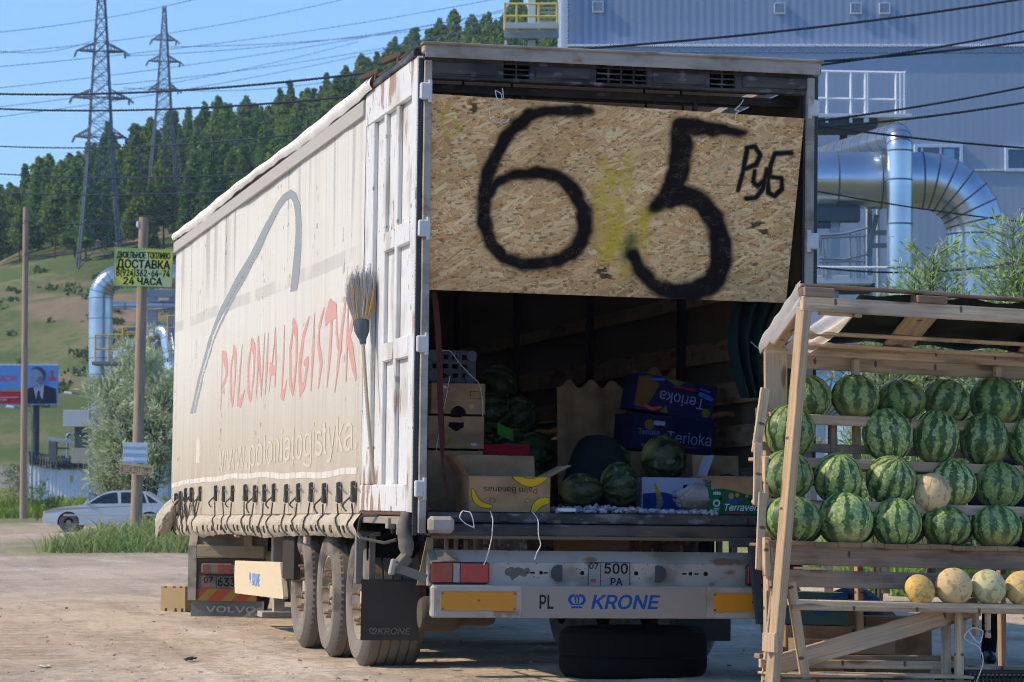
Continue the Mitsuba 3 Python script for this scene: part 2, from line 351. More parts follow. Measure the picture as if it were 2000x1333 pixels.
def f_osb(p, n, uv):
    x, y = uv.x, uv.y
    def tone(t, r2): return mix(mix((.62, .32, .115), (1.0, .69, .335), t), (.96, .48, .19), .35 * r2)
    c = tone(noise(x * 30, y * 70, 1), .3) * (.78 + .3 * noise(x * 90, y * 160, 2)); t = mi.Float(.5)
    for k, (ang, L, W) in enumerate(((.1, .24, .050), (-.5, .19, .042), (.75, .18, .038), (-.15, .23, .048), (1.2, .16, .038), (.35, .22, .044), (-.9, .17, .040), (-.3, .25, .046), (.15, .21, .040), (.55, .19, .034))):
        ca, sa = math.cos(ang), math.sin(ang); xx, yy = x * ca + y * sa + .37 * k, -x * sa + y * ca + .21 * k
        i = dr.floor(yy / W); xo = xx + L * cell_rand(i, k, 3); j = dr.floor(xo / L)
        r = cell_rand(i, j, k); r2 = cell_rand(i, j, k + 20); r3 = cell_rand(i, j, k + 40); r4 = cell_rand(i, j, k + 60)
        lx, ly = (xo / L - j - .5) * L, (yy / W - i - .5) * W; a2 = (r3 - .5) * .34
        qx, qy = lx + a2 * ly, ly - a2 * lx + .004 * (noise(xo * 40, i * 3.1, k) - .5)
        hl, hw = L * (.24 + .22 * r2), W * (.16 + .26 * r4)
        e = dr.maximum((dr.abs(qx) - hl) * .35, dr.abs(qy) - hw); on = smoothstep(.0006, -.0006, e) * dr.select(r > .28, 1.0, 0.0)
        rim = smoothstep(-.0030, -.0004, e); tt = cell_rand(i, j, k + 80)
        fc = tone(tt, r2) * (.84 + .28 * noise(qx * 14, qy * 420, i + 7 * j)) * (1 - .30 * rim * on)
        c = mix(c, fc, on); t = t * (1 - on) + tt * on
    c = c * (.86 + .26 * fbm(x * 5, y * 7, 4, 3))
    dk = smoothstep(.86, .95, cell_rand(dr.floor(x * 42 + y * 9), dr.floor(y * 90 - x * 12), 9)); c = mix(c, (.13, .07, .035), .55 * dk)
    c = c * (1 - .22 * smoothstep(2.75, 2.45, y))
    for s in YSMEAR: c = mix(c, (.62, .43, .012), .55 * sd(uv, s, .06, .06, .08))
    c = mix(c, (.55, .42, .03), .75 * sd(uv, YSIX, .018, .014, .01))
    gr = sd(uv, bd([(1100, 790), (1140, 760)]), .05, .03) + sd(uv, bd([(1012, 930), (990, 1010)]), .07, .04); c = mix(c, (.06, .13, .01), .85 * dr.minimum(gr, 1.0))
    blk = mi.Float(0.0)
    for s, w, so in ((SIX, [.075, .085, .09, .095, .095, .095, .10, .105, .105, .10, .095, .095, .09, .095, .105, .115, .11, .10, .09, .085, .08, .08, .07], .022), (FIVE, [.055, .085, .115, .14, .165, .155, .15], .022), (BOWL, [.10, .14, .15, .14, .14, .15, .16, .155, .13, .115, .105, .105, .10], .024)): blk = dr.maximum(blk, sd(uv, s, w, so, .020) * (1 - .07 * smoothstep(.55, .8, noise(x * 22, y * 30, 6)) * smoothstep(.4, .8, noise(x * 150, y * 150, 9))))
    for s in RUB: blk = dr.maximum(blk, sd(uv, s, .036, .010, .006))
    mist = dr.maximum(sd(uv, SIX, .13, .06), sd(uv, BOWL, .15, .06)); blk = dr.maximum(blk, .28 * mist)
    for s in SMUT: blk = dr.maximum(blk, .85 * sd(uv, s, .03, .02, .09) * smoothstep(.4, .55, noise(x * 30, y * 60, 2)))
    return mix(c, (.006, .006, .008), .985 * blk)

def f_cladding(p, n, uv):
    k = p.x / 1.0; s = cell_rand(dr.floor(k), 2)
    return mix((.30, .37, .48), (.28, .345, .455), .5 * s + .5 * fbm(p.x * .3, p.z * .3, 2, 3))

P = mikit.proc
scene['curtain'] = pr(.7, P(f_curtain), .3)
scene['whitepaint'] = pr(.55, P(f_whitepaint), .4)
scene['greypaint'] = pr(.7, P(f_greypaint), .3)
scene['darksteel'] = pr(.55, P(f_darksteel), .4)
scene['wood'] = pr(.85, P(f_wood), .2)
scene['melonrind'] = pr(.45, P(f_melon), .35)
scene['netted'] = pr(.6, P(f_netted), .3)
scene['card'] = pr(.9, P(f_card), .2)
scene['rubber'] = pr(.9, P(f_rubber), .2)
scene['dustymetal'] = pr(.7, P(f_dustymetal), .3)
scene['dirt'] = {'type': 'bumpmap', 'tex': P(lambda p, n, uv: (.030 * fbm(p.x * 6, p.y * 4, 1, 4)) + .014 * smoothstep(.72, .9, noise(p.x * 24, p.y * 20, 5)), 4e-3), 'scale': 1.0, 'bsdf': pr(1.0, P(f_dirt), .1)}
scene['hill'] = pr(1.0, P(f_hill), .1)
scene['osb'] = pr(.9, P(f_osb), .08)
scene['cladding'] = pr(.5, P(f_cladding), .4)

# ---------------------------------------------------------------- the ground and the hill
def ss(a, b, x):
    t = np.clip((x - a) / (b - a), 0, 1); return t * t * (3 - 2 * t)
def height(X, Y):
    X, Y = np.asarray(X, float), np.asarray(Y, float)
    p = np.stack([X, Y, 0 * X], -1)
    yard = .05 * (meshkit.fbm(p * [.55, .4, 1], 3, 3) - .5) + .03 * (meshkit.fbm(p * [2.2, 1.6, 1], 3, 5) - .5)
    near = np.exp(-((Y - 24) / 9) ** 2) * np.exp(-(X / 6) ** 2)
    z = yard * (1 - .55 * near)
    z = z + .20 * ss(61, 70, Y) * ss(-14, -9.5, X) * (1 - ss(80, 93, Y)) * ss(4, 0, X)       # grassy hump by the pole
    z = z + .9 * ss(36, 44, Y) * ss(4.5, 8, X)                                                 # bank behind the stall
    z = z + .8 * ss(158, 184, Y) + 2.9 * ss(190, 230, Y) * ss(25, 8, X)
    zr = np.interp(X, [-420, -200, -120, -103, -88, -67, -41, -26, 0, 60, 200, 420], [12, 20, 28, 38, 54, 62, 66, 75, 86, 104, 120, 130])
    t = np.clip((Y - 236) / 364, 0, None)
    prof = np.where(t < 1, t ** 1.12, 1 + .10 * (t - 1) / (1 + .4 * (t - 1)))
    lump = 2.6 * (meshkit.fbm(p * [.028, .016, 1], 4, 11) - .5) * np.clip(t * 3, 0, 1) * 2
    return z + zr * prof + lump

def sheet(xs, ys, dz=0.0):
    mb = MB(); mb.grid(lambda U, V: np.stack([U, V, height(U, V) + dz], -1), xs, ys); return mb
_near = np.concatenate([np.linspace(-4.2, 4.2, 150)])
xs = np.concatenate([-np.geomspace(600, 8, 46), np.linspace(-7.8, 7.8, 190), np.geomspace(8, 600, 46)])
ys = np.concatenate([np.linspace(-25, 15, 16), np.linspace(15.4, 34, 210), np.geomspace(34.6, 206, 90)])
put('ground', sheet(xs, ys), 'dirt', smooth=True, label='dry rutted dirt yard under the lorry and the fruit stall', kind='structure')
xs2 = np.concatenate([np.linspace(-1500, -220, 24), np.linspace(-210, 200, 130), np.linspace(220, 1500, 24)])
ys2 = np.concatenate([np.linspace(203, 760, 130), np.linspace(780, 3000, 24)])
put('hillside', sheet(xs2, ys2, -.04), 'hill', smooth=True, label='grassy hillside with bare earth patches rising to the wood', kind='structure')
# ================================================================ the semi-trailer
def tb(): return MB(MT)
tr = thing('semi_trailer', 'long curtain sided lorry trailer with open rear, faded beige curtain and red lettering', 'trailer')
WHT, DRK, GRY = C('#d9d6cc'), C('#1c1c1f'), C('#77746c')
Z1 = lambda v: 1.062 - .007 * (v - 2)                       # top of the curtain's rolled hem

def cu(v, z):
    """Outward surface of the curtain."""
    p = np.stack([np.asarray(v) * .45, np.asarray(z) * .55, 0 * np.asarray(v)], -1)
    q = np.stack([np.asarray(v) * 2.6, np.asarray(z) * .5, 0 * np.asarray(v) + 4], -1)
    low = ss(1.7, 1.1, np.asarray(z))
    tie = .012 * low * np.sin(np.asarray(v) * 2 * np.pi / .62)
    return -.030 - .040 * (meshkit.fbm(p, 3, 2) - .5) - .012 * (meshkit.fbm(q, 3, 5) - .5) - tie

mb = tb(); mb.grid(lambda V, Zz: np.stack([cu(V, Zz), V, Zz], -1), np.linspace(1.86, 13.6, 420), np.linspace(.98, 3.87, 90))
mb.grid(lambda U, Zz: np.stack([U, 13.6 + 0 * U + .03 * np.sin(U * 3), Zz], -1), np.linspace(-.03, 2.56, 20), np.linspace(.98, 3.9, 12))
curtain = put('curtain', mb, 'curtain', smooth=True, under=tr, label='faded dusty white side curtain with a grey swoosh')

def on_curtain(shape, S0, lift=.004):
    """Flat print on the curtain: a shape in (S0 - v, z)."""
    o = tb()
    for g in getattr(shape, 'geoms', [shape]):
        m = trimesh.creation.extrude_polygon(g, .0015, engine='earcut')
        v, f = trimesh.remesh.subdivide_to_size(m.vertices, m.faces, .16, max_iter=12)
        vv = S0 - v[:, 0]; o.add(np.stack([cu(vv, v[:, 1]) - .6 * lift - .2 * v[:, 2], vv, v[:, 1]], -1), f)
    return o

swo = [(11.97, 2.01), (11.41, 2.35), (10.63, 2.67), (9.58, 2.95), (8.66, 3.13), (7.79, 3.29), (6.92, 3.46), (6.18, 3.59), (5.76, 3.63), (5.37, 3.63), (5.04, 3.57), (4.79, 3.45), (4.72, 3.29), (4.73, 3.13), (4.81, 2.93), (4.93, 2.79)]
swi = [(11.5, 2.01), (10.9, 2.38), (10.0, 2.67), (9.1, 2.88), (8.2, 3.05), (7.52, 3.20), (7.14, 3.26), (6.61, 3.40), (5.97, 3.52), (5.58, 3.56), (5.36, 3.56), (5.17, 3.50), (5.07, 3.40), (5.03, 3.27), (5.12, 3.08), (5.21, 2.94), (5.30, 2.80)]
sw = Polygon([(12 - v, z) for v, z in swo + swi[::-1]]).buffer(0)
sw = sw.difference(stroke([(12 - 11.75, 2.0), (12 - 11.15, 2.35), (12 - 10.2, 2.68), (12 - 9.4, 2.87), (12 - 9.05, 2.95)], [.03, .05, .05, .03, .004]))
put('grey_swoosh', on_curtain(sw, 12), 'matte', C('#8d9496', .95), smooth=True, under=curtain)

LET = {  # brush letters: strokes (points in the unit box, widths in metres)
 'P': [([(.12, 1.0), (.10, .6), (.04, 0)], [.05, .04, .02]), ([(.12, .97), (.55, .86), (.80, .66), (.62, .52), (.2, .40)], [.08, .15, .15, .07, .03])],
 'O': [([(.5, .97), (.16, .62), (.22, .2), (.5, .02)], [.05, .09, .10, .05]), ([(.5, .97), (.82, .84), (.84, .5), (.62, .1), (.5, .02)], [.10, .12, .09, .07, .05])],
 'L': [([(.5, 1.0), (.3, .5), (.12, .06)], [.03, .09, .08]), ([(.12, .06), (.5, .02), (.95, .22)], [.09, .08, .02])],
 'V': [([(.02, 1.0), (.2, .5), (.42, .02)], [.10, .10, .03]), ([(.42, .02), (.68, .5), (.98, 1.0)], [.03, .06, .03])],
 'N': [([(.10, 1.0), (.14, .5), (.02, 0)], [.04, .08, .02]), ([(.10, .95), (.42, .45), (.70, .03)], [.08, .09, .04]), ([(.70, .03), (.84, .5), (.98, 1.02)], [.04, .06, .03])],
 'I': [([(.7, 1.0), (.5, .5), (.3, 0)], [.03, .12, .04])],
 'A': [([(.05, -.05), (.4, .5), (.72, 1.0)], [.02, .05, .04]), ([(.72, 1.0), (.80, .5), (.80, .08)], [.05, .09, .07]), ([(.14, .36), (.45, .31), (.74, .29)], [.10, .08, .06])],
 'G': [([(.92, .98), (.4, .72), (.08, .36), (.22, .04)], [.03, .10, .14, .10]), ([(.22, .04), (.6, .10), (.86, .40), (.55, .40)], [.08, .07, .09, .04])],
 'S': [([(.85, 1.0), (.35, .78), (.30, .56), (.66, .30), (.45, .02)], [.03, .07, .10, .10, .05])],
 'T': [([(.02, .86), (.4, .96), (.95, .92)], [.10, .16, .10]), ([(.6, .92), (.45, .4), (.3, 0)], [.10, .12, .03])],
 'Y': [([(.05, 1.02), (.12, .7), (.3, .5)], [.02, .08, .08]), ([(.95, 1.0), (.55, .45), (.1, -.08)], [.06, .13, .03])],
 'K': [([(.2, 1.0), (.15, .5), (.1, 0)], [.03, .08, .05]), ([(.95, 1.0), (.5, .65), (.2, .5)], [.02, .08, .05]), ([(.2, .55), (.55, .3), (.9, .0)], [.08, .15, .06])]}
red = []
for ch, a, b, lo, hi in (('P', 9.50, 8.92, 1.98, 2.51), ('O', 8.82, 8.38, 1.99, 2.51), ('L', 8.30, 7.86, 1.99, 2.51), ('O', 7.80, 7.25, 2.0, 2.52), ('N', 7.18, 6.76, 2.02, 2.53), ('I', 6.72, 6.50, 2.05, 2.53), ('A', 6.46, 6.0, 2.07, 2.54),
                         ('L', 5.74, 5.42, 1.97, 2.54), ('O', 5.36, 4.88, 1.98, 2.55), ('G', 4.82, 4.30, 1.97, 2.55), ('I', 4.26, 3.98, 1.99, 2.55), ('S', 3.96, 3.55, 1.99, 2.56), ('T', 3.52, 3.02, 1.98, 2.56), ('Y', 3.04, 2.56, 1.98, 2.55), ('K', 2.54, 2.06, 2.0, 2.55)):
    for pts, w in LET[ch]:
        red.append(stroke([(9.6 - (a + (b - a) * x), lo + (hi - lo) * y) for x, y in pts], np.array(w) * 1.05))
    put('red_letter', on_curtain(unary_union(red), 9.6), 'matte', C('#cf9f98', .84), smooth=True, under=curtain); red = []

def flat_text(s, h, **k):
    """The outline of lettering as a mesh (x right, y up), left edge at 0."""
    m = text(s, h, **k); m.vertices[:, 0] -= m.vertices[:, 0].min(); return m
m = flat_text('www.polonialogistyka.pl', .22, bold=False, squeeze=1.0); m.vertices[:, 0] *= 8.1 / m.vertices[:, 0].max(); m.vertices[:, 1] += .11
v, f = trimesh.remesh.subdivide_to_size(m.vertices, m.faces, .3, max_iter=10); keep = (9.45 - v[:, 0][f]).min(1) > 1.95; f = f[keep]
vv = 9.45 - v[:, 0]; zz = 1.405 + v[:, 1] * 1.15 + .013 * (9.45 - vv); o = tb(); o.add(np.stack([cu(vv, zz) - .0026 - .3 * v[:, 2], vv, zz], -1), f)
put('pale_lettering', o, 'matte', np.array([.54, .475, .375]), smooth=True, under=curtain)
put('pale_patch', on_curtain(sbox(.59, 1.51, .90, 1.76), 12), 'matte', np.array([.56, .495, .395]), smooth=True, under=curtain)
zs = lambda v: 1.345 + .012 * np.sin(v * .9 + 1) + .006 * np.sin(v * 3.1) - .055 * ss(11.6, 13.4, v)
mb = tb(); vs = np.linspace(1.96, 13.58, 500)
mb.grid(lambda V, t: np.stack([cu(V, zs(V)) - .0045 + 0 * t, V, zs(V) + (t - .5) * .046], -1), vs, np.linspace(0, 1, 4))
v, f, uv, c = mb.out(); tt = np.repeat(vs, 4); cc = np.where((np.floor(tt / .047) % 4 == 0)[:, None], np.array([.50, .46, .39]), np.array([.60, .565, .49])); mb.c = [cc]
put('reflective_strip', mb, 'matte', smooth=True, under=curtain)
# rolled hem: hangs below the curtain, gathered by the straps
def hem(V, t):
    n = meshkit.fbm(np.stack([V * 1.6, t * 2, 0 * V], -1), 3, 8); n2 = meshkit.fbm(np.stack([V * 5, t * 3, 0 * V + 2], -1), 3, 9)
    zt, zb = Z1(V), .895 - .0105 * (V - 2) + .03 * (meshkit.noise(np.stack([V * .8, 0 * V, 0 * V], -1), 4) - .5)
    pinch = .75 + .25 * np.abs(np.sin(V * np.pi / .62))
    out = .035 + (.030 + .055 * n) * np.sin(np.pi * np.clip(t, 0, 1) * .93 + .16) ** .7 * pinch + .022 * (n2 - .5)
    big = np.exp(-((V - 10.6) / .35) ** 2) * .05 + np.exp(-((V - 9.9) / .2) ** 2) * .02
    z = zt + (zb - zt) * np.clip(t, 0, 1) - .02 * np.abs(n2 - .5) - .5 * big * t
    return np.stack([-(out + big * np.sin(np.pi * np.clip(t, 0, 1))), V, z], -1)
mb = tb(); tv = np.linspace(1.72, 13.1, 520); mb.grid(hem, tv, np.linspace(0, 1, 14))
mb.grid(lambda V, t: np.stack([np.where(t < .5, -.035 - .03 * (1 - 2 * t), .02) + 0 * V, V, np.where(t < .5, Z1(V) - .002, Z1(V) - .01)], -1), tv, np.linspace(0, 1, 3))
mb.grid(lambda V, t: hem(V, 1 + 0 * t) * (1 - t[..., None]) + t[..., None] * np.stack([.06 + 0 * V, V, .93 - .009 * (V - 2)], -1), tv, np.linspace(0, 1, 3))
put('rolled_hem', mb, 'curtain', smooth=True, under=curtain, label='rolled sagging hem along the bottom of the curtain')
mb = tb()
for vv in np.arange(2.1, 13, .31):
    for dv in (0, .05):
        p = hem(np.array(vv + dv), np.array(.52)); q = hem(np.array(vv + dv + .05), np.array(.80)); mb.tube([p + [-.004, 0, 0], (p + q) / 2 + [-.008, 0, 0], q + [-.004, 0, 0]], .0045, 4)
put('hem_cord', mb, 'matte', C('#55524c'), under=curtain, kind='stuff')
bv = [1.97, 2.56, 3.22, 3.88, 4.55, 5.15, 5.85, 6.37, 6.95, 7.53, 8.40, 8.89, 9.52, 10.94, 11.71, 12.06, 12.5, 12.98]
for i, vv in enumerate(bv):
    dz = -.06 * ss(11.5, 13, vv) - .004 * (i % 3); u0 = float(cu(vv, 1.2)) - .02
    b = tb(); zc = 1.205 + dz; tilt = rot([1, 0, 0], float(R.normal(0, 3)))
    b.box((u0, vv, zc), (.022, .048, .15), tilt, .006); b.box((u0 - .010, vv, zc - .045), (.020, .066, .045), tilt, .006); b.box((u0 - .012, vv - .012, zc + .02), (.018, .03, .10), tilt, .004)
    b.box((u0 - .004, vv - .09, zc + .03), (.008, .11, .012), rot([1, 0, 0], float(R.normal(8, 5))), .002)
    bk = put('buckle', b, 'satin', C('#4a4a46') * (.8 + .5 * R.random()), under=curtain)
    s = tb(); sl = R.normal(0, .03); pts = [np.array([u0 - .01, vv, zc - .08])]
    for t in np.linspace(.05, .97, 7): pts.append(hem(np.array(vv - sl - .13 * t * t * (i % 4 != 3)), np.array(t)) + [-.010, 0, 0])
    s.tube(pts, .0065, 5)
    k = R.random(); lo = [np.array([u0 - .02, vv + .02, zc - .04])]
    for t in np.linspace(.15, 1, 6): lo.append(np.array([u0 - .03 - .02 * math.sin(t * 3), vv + (.10 + .09 * k) * math.sin(t * 2.4), zc - .05 - .02 * math.sin(t * 3.1) - (.06 + .07 * k) * t * t]))
    if i % 2 == 0 or i > 12: s.tube(lo, .007, 5)
    if i >= 13:
        for q in range(2):
            a = R.random(3); s.tube([[u0 - .02, vv, zc - .02], [u0 - .05, vv + .2 * (a[0] - .4), zc - .10 * a[1] - .03], [u0 - .04, vv + .32 * (a[2] - .4), zc - .16], [u0 - .03, vv + .1, zc - .26 - .08 * a[0]]], .008, 5)
    put('strap', s, 'matte', C('#55534e'), under=curtain)
# bundle of loose curtain hanging at the front corner
def bundle(A, t):
    n = meshkit.fbm(np.stack([np.cos(A) * 1.5 + 3, np.sin(A) * 1.5, t * 4], -1), 4, 3); n2 = meshkit.noise(np.stack([np.cos(A) * 5, np.sin(A) * 5, t * 7], -1), 6)
    r = (.03 + .08 * np.sin(np.pi * np.clip(t * .86 + .12, 0, 1)) ** 1.2) * (.6 + .7 * n) + .02 * (n2 - .5)
    return np.stack([-.05 - .17 * t ** .8 + r * np.cos(A), 12.9 + .05 * t + r * np.sin(A) * 2.2, 1.13 - .36 * t + .02 * np.sin(A * 3)], -1)
mb = tb(); mb.grid(bundle, np.linspace(0, 2 * np.pi, 40), np.linspace(0, 1, 26))
put('curtain_bundle', mb, 'curtain', smooth=True, under=tr, label='bundled loose end of the curtain hanging at the front corner')

# --- roof
def roofz(v): return 3.99 + .004 * np.sin(v * 2 * np.pi / 1.36) + .008 * np.sin(v * .9)
scene['rooftarp'] = {'type': 'principledthin', 'base_color': {'type': 'rgb', 'value': [.62, .56, .47]}, 'roughness': .6, 'diff_trans': .06, 'spec_trans': 0.0}
mb = tb(); mb.grid(lambda U, V: np.stack([U, V, roofz(V) - .02 * np.sin(np.pi * np.clip(U / 2.55, 0, 1)) * 0], -1), np.linspace(-.045, 2.6, 8), np.linspace(.02, 13.62, 140))
put('roof_cover', mb, 'rooftarp', smooth=True, under=tr)
def edge(V, t):
    sc = .009 * np.abs(np.sin(V * np.pi / .68)) + .010 * meshkit.noise(np.stack([V * 1.1, 0 * V, 0 * V], -1), 3)
    return np.stack([-.047 - .03 * np.sin(np.pi * t * .8 + .3) * (.93 + .14 * np.abs(np.sin(V * np.pi / .68))), V, roofz(V) + .006 - t * (.085 - sc + .035 * np.sin(V * .45) ** 2)], -1)
for sgn in (0, 1):
    mb = tb(); mb.grid((lambda V, t: edge(V, t)) if not sgn else (lambda V, t: edge(V, t) * [-1, 1, 1] + [2.555, 0, 0]), np.linspace(1.5 if not sgn else .05, 13.64, 300), np.linspace(0, 1, 8))
    put('roof_edge', mb, 'matte', C('#d2cfc8'), smooth=True, under=tr, label='scalloped white tarpaulin edge of the roof')
mb = tb(); mb.box((-.040, 7.75, 3.835), (.03, 11.75, .115), ch=.006); mb.box((2.59, 6.8, 3.835), (.03, 13.5, .115)); mb.box((-.046, 7.75, 3.783), (.03, 11.75, .012), ch=.003)
mb.box((1.28, 13.62, 3.9), (2.6, .06, .16))
put('roof_rail', mb, 'matte', C('#a5a29c'), under=tr, label='grey rail under the roof edge')
for vv in np.arange(.9, 13.4, .68):
    mb = tb(); mb.box((1.28, vv, 3.93), (2.5, .035, .045)); put('roof_bow', mb, 'matte', C('#6f675c'), under=tr)

# --- rear corner panel on the side
mb = tb(); mb.box((.012, .98, 2.5), (.024, 1.93, 2.87))
sp = put('side_panel', mb, 'whitepaint', under=tr, label='white ribbed steel panel at the rear corner with rust streaks')
for v0, v1, z0, z1, d in ((1.55, 1.80, 1.25, 3.70, .034), (1.11, 1.18, 1.25, 3.70, .030), (.655, .735, 1.25, 3.70, .032), (.03, .20, 1.07, 3.93, .033)):
    mb = tb(); mb.box((-d / 2, (v0 + v1) / 2, (z0 + z1) / 2), (d, v1 - v0, z1 - z0), ch=.006); put('rib', mb, 'whitepaint', under=sp)
for v0, v1, z0, z1 in ((.2, 1.87, 3.70, 3.93), (.2, 1.90, 1.075, 1.25), (.20, .655, 2.775, 2.915), (.735, 1.11, 2.78, 2.905), (.20, .655, 2.05, 2.185), (.735, 1.11, 2.055, 2.175)):
    mb = tb(); mb.box((-.018, (v0 + v1) / 2, (z0 + z1) / 2), (.037, v1 - v0, z1 - z0), ch=.006); put('rail', mb, 'whitepaint', under=sp)
mb = tb(); mb.box((-.02, 1.86, 2.5), (.02, .07, 2.86), ch=.004); put('edge_strip', mb, 'whitepaint', under=sp)
mb = tb(); mb.box((-.03, 1.0, 3.945), (.05, 1.9, .03)); mb.box((-.03, 1.0, 3.97), (.03, 1.86, .02)); put('top_channel', mb, 'darksteel', under=sp)
for vv, zz in ((1.55, 4.0), (.72, 3.995)):
    mb = tb(); mb.beam((-.10, vv + .12, zz + .01), (-.02, vv - .12, zz + .03), .04, .035); mb.box((-.03, vv - .08, zz - .01), (.04, .05, .05)); put('lever', mb, 'matte', C('#5a4a42'), under=sp)
# rusty lower edge and hook rod
mb = tb(); mb.box((-.02, 1.0, 1.062), (.045, 1.75, .02)); put('rusty_edge', mb, 'matte', C('#5f4636'), under=sp)
mb = tb(); mb.tube([(-.03, 1.15, 1.05), (-.10, 1.38, 1.045), (-.10, 1.48, 1.02), (-.11, 1.50, .93), (-.10, 1.40, .895), (-.09, .6, .875), (-.06, .35, .90)], .011, 6)
put('hook_rod', mb, 'matte', C('#43413e'), under=tr)
mb = tb(); mb.box((-.03, .75, 1.0), (.05, .10, .07)); mb.box((-.03, .35, .98), (.05, .12, .10)); mb.box((-.01, 1.0, 1.02), (.05, 1.6, .05)); put('latch', mb, 'matte', C('#8c877c'), under=tr)
mb = tb(); mb.tube([(-.045, .13, 1.06), (-.07, .08, .98), (-.055, .05, .86), (-.05, .04, .80)], [.035, .045, .05, .03], 8); put('rubber_arm', mb, 'rubber', smooth=50, under=tr)
mb = tb(); mb.beam((-.05, .05, .80), (-.13, .0, .72), .06, .07); mb.beam((-.12, .0, .73), (.06, -.02, .665), .03, .055); put('marker_lamp_bracket', mb, 'matte', C('#7a7468'), under=tr)
mb = tb(); mb.box((-.15, .0, .735), (.035, .05, .10), rot([0, 1, 0], 12), .01); put('marker_lamp', mb, 'satin', C('#9d978b'), under=tr)

# --- rear frame
for u0, nme in ((.0, 'left'), (2.56, 'right')):
    s = 1 if u0 == 0 else -1
    mb = tb(); mb.box((u0 + s * .026, -.012, 2.42), (.048, .05, 2.95)); pst = put('corner_post', mb, 'greypaint', under=tr)
    mb = tb(); mb.box((u0 - s * .016, .0, 2.42), (.030, .02, 2.98)); mb.box((u0 + s * .056, .03, 2.42), (.012, .05, 2.95)); put('seal', mb, 'satin', C('#2b2d31'), under=pst)
    for zz in (3.70, 2.84, 2.12, 1.22):
        mb = tb(); mb.box((u0 + s * .004, -.038, zz), (.06, .04, .105), ch=.008); mb.tube([(u0 + s * .036, -.045, zz - .07), (u0 + s * .036, -.045, zz + .07)], .013, 7); put('hinge', mb, 'whitepaint', under=pst)
mb = tb(); mb.box((1.285, -.045, 3.962), (2.60, .09, .05), ch=.008); mb.box((1.285, -.082, 3.950), (2.58, .012, .085), ch=.004)
mb.box((1.285, -.06, 3.995), (2.62, .10, .014))
hd = put('header_beam', mb, 'greypaint', under=tr, label='grey capping and dark beam across the top of the opening')
mb = tb()
for a, b in ((.0, .515), (.680, 1.115), (1.445, 1.865), (2.03, 2.56)):
    mb.box(((a + b) / 2, .02, 3.858), (b - a, .06, .135), ch=.008); mb.box(((a + b) / 2, -.016, 3.855), ((b - a) * .82, .016, .075), ch=.006)
mb.box((1.28, .02, 3.797), (2.56, .07, .02), ch=.006); mb.box((1.28, .035, 3.922), (2.56, .05, .03))
put('beam', mb, 'darksteel', under=hd)
for a, b in ((.515, .680), (1.115, 1.445), (1.865, 2.03)):
    mb = tb()
    for zz in (3.83, 3.865, 3.90): mb.box(((a + b) / 2, .0, zz), (b - a, .02, .009), ch=.002)
    for q in np.linspace(a, b, 3 if b - a < .2 else 5)[1:-1]: mb.box((q, .012, 3.865), (.012, .02, .12), ch=.002)
    put('vent_grille', mb, 'darksteel', under=hd)
    mb = tb(); mb.box(((a + b) / 2, .075, 3.865), (b - a + .02, .01, .13)); put('vent_box', mb, 'matte', C('#0a0a0a'), under=hd)
mb = tb(); mb.box((1.28, .28, 3.765), (2.5, .05, .055)); mb.box((.7, .28, 3.72), (.03, .03, .06)); mb.box((1.85, .28, 3.72), (.03, .03, .06))
for q in (.3, .62, 1.5, 1.75): mb.tube([(q, .3, 3.9), (q + .12, .6, 3.66), (q + .5, 1.2, 3.6)], .008, 5)
put('cross_bar', mb, 'darksteel', under=tr)

# --- load floor, sill, inner walls
mb = tb(); mb.box((1.28, 6.8, 1.065), (2.5, 13.4, .03)); put('load_floor', mb, 'matte', C('#4a4038'), under=tr)
mb = tb(); mb.box((1.29, .02, .970), (2.45, .14, .075), ch=.01); mb.box((1.29, .06, 1.045), (2.45, .10, .065), ch=.006); mb.box((1.29, -.035, .995), (2.2, .03, .020), ch=.004)
sl = put('rear_sill', mb, 'darksteel', under=tr, label='worn dark steel sill of the load floor')
for q in (.55, .80, 1.2, 1.34, 1.86, 2.1, 2.3):
    mb = tb(); mb.box((q, .004, 1.043), (.06, .02, .042), ch=.004); mb.box((q + .028, -.008, 1.043), (.008, .012, .046), ch=.002); put('socket', mb, 'darksteel', under=sl)
for q in (.13, 2.46):
    mb = tb(); mb.box((q, -.10, 1.0), (.155, .12, .105), ch=.022); put('corner_buffer', mb, 'greypaint', under=sl)
mb = tb(); mb.box((1.29, -.02, .925), (2.4, .05, .022)); put('sill_lip', mb, 'matte', C('#6b6250'), under=sl)
for s, u0 in ((0, .06), (1, 2.5)):
    for zc in (1.32, 1.62, 1.92, 2.22, 2.62):
        mb = tb(); mb.box((u0, 6.9, zc), (.025, 12.8, .15 if zc < 2.5 else .10), ch=.003, seed=52 + s); put('wall_plank', mb, 'wood', uv=True, under=tr)
    for vv in (2.7, 5.4, 8.1, 10.8):
        mb = tb(); mb.box((u0 + (.03 if s == 0 else -.03), vv, 2.48), (.05, .10, 2.8)); put('side_post', mb, 'matte', C('#26262a'), under=tr)
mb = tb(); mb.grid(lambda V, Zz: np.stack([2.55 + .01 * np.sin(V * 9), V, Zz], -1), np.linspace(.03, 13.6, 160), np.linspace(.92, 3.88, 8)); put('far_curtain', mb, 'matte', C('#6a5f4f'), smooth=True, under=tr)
mb = tb(); mb.box((1.28, 13.5, 2.45), (2.5, .04, 2.75))
for q in np.linspace(.2, 2.4, 9): mb.box((q, 13.46, 2.45), (.04, .04, 2.7))
put('front_wall', mb, 'matte', C('#8c8576'), under=tr)

# --- bumper panel, lamps, plate
prof = Polygon([(.0, .62), (.0, .768), (.012, .775), (.075, .842), (.12, .842), (.12, .62)])
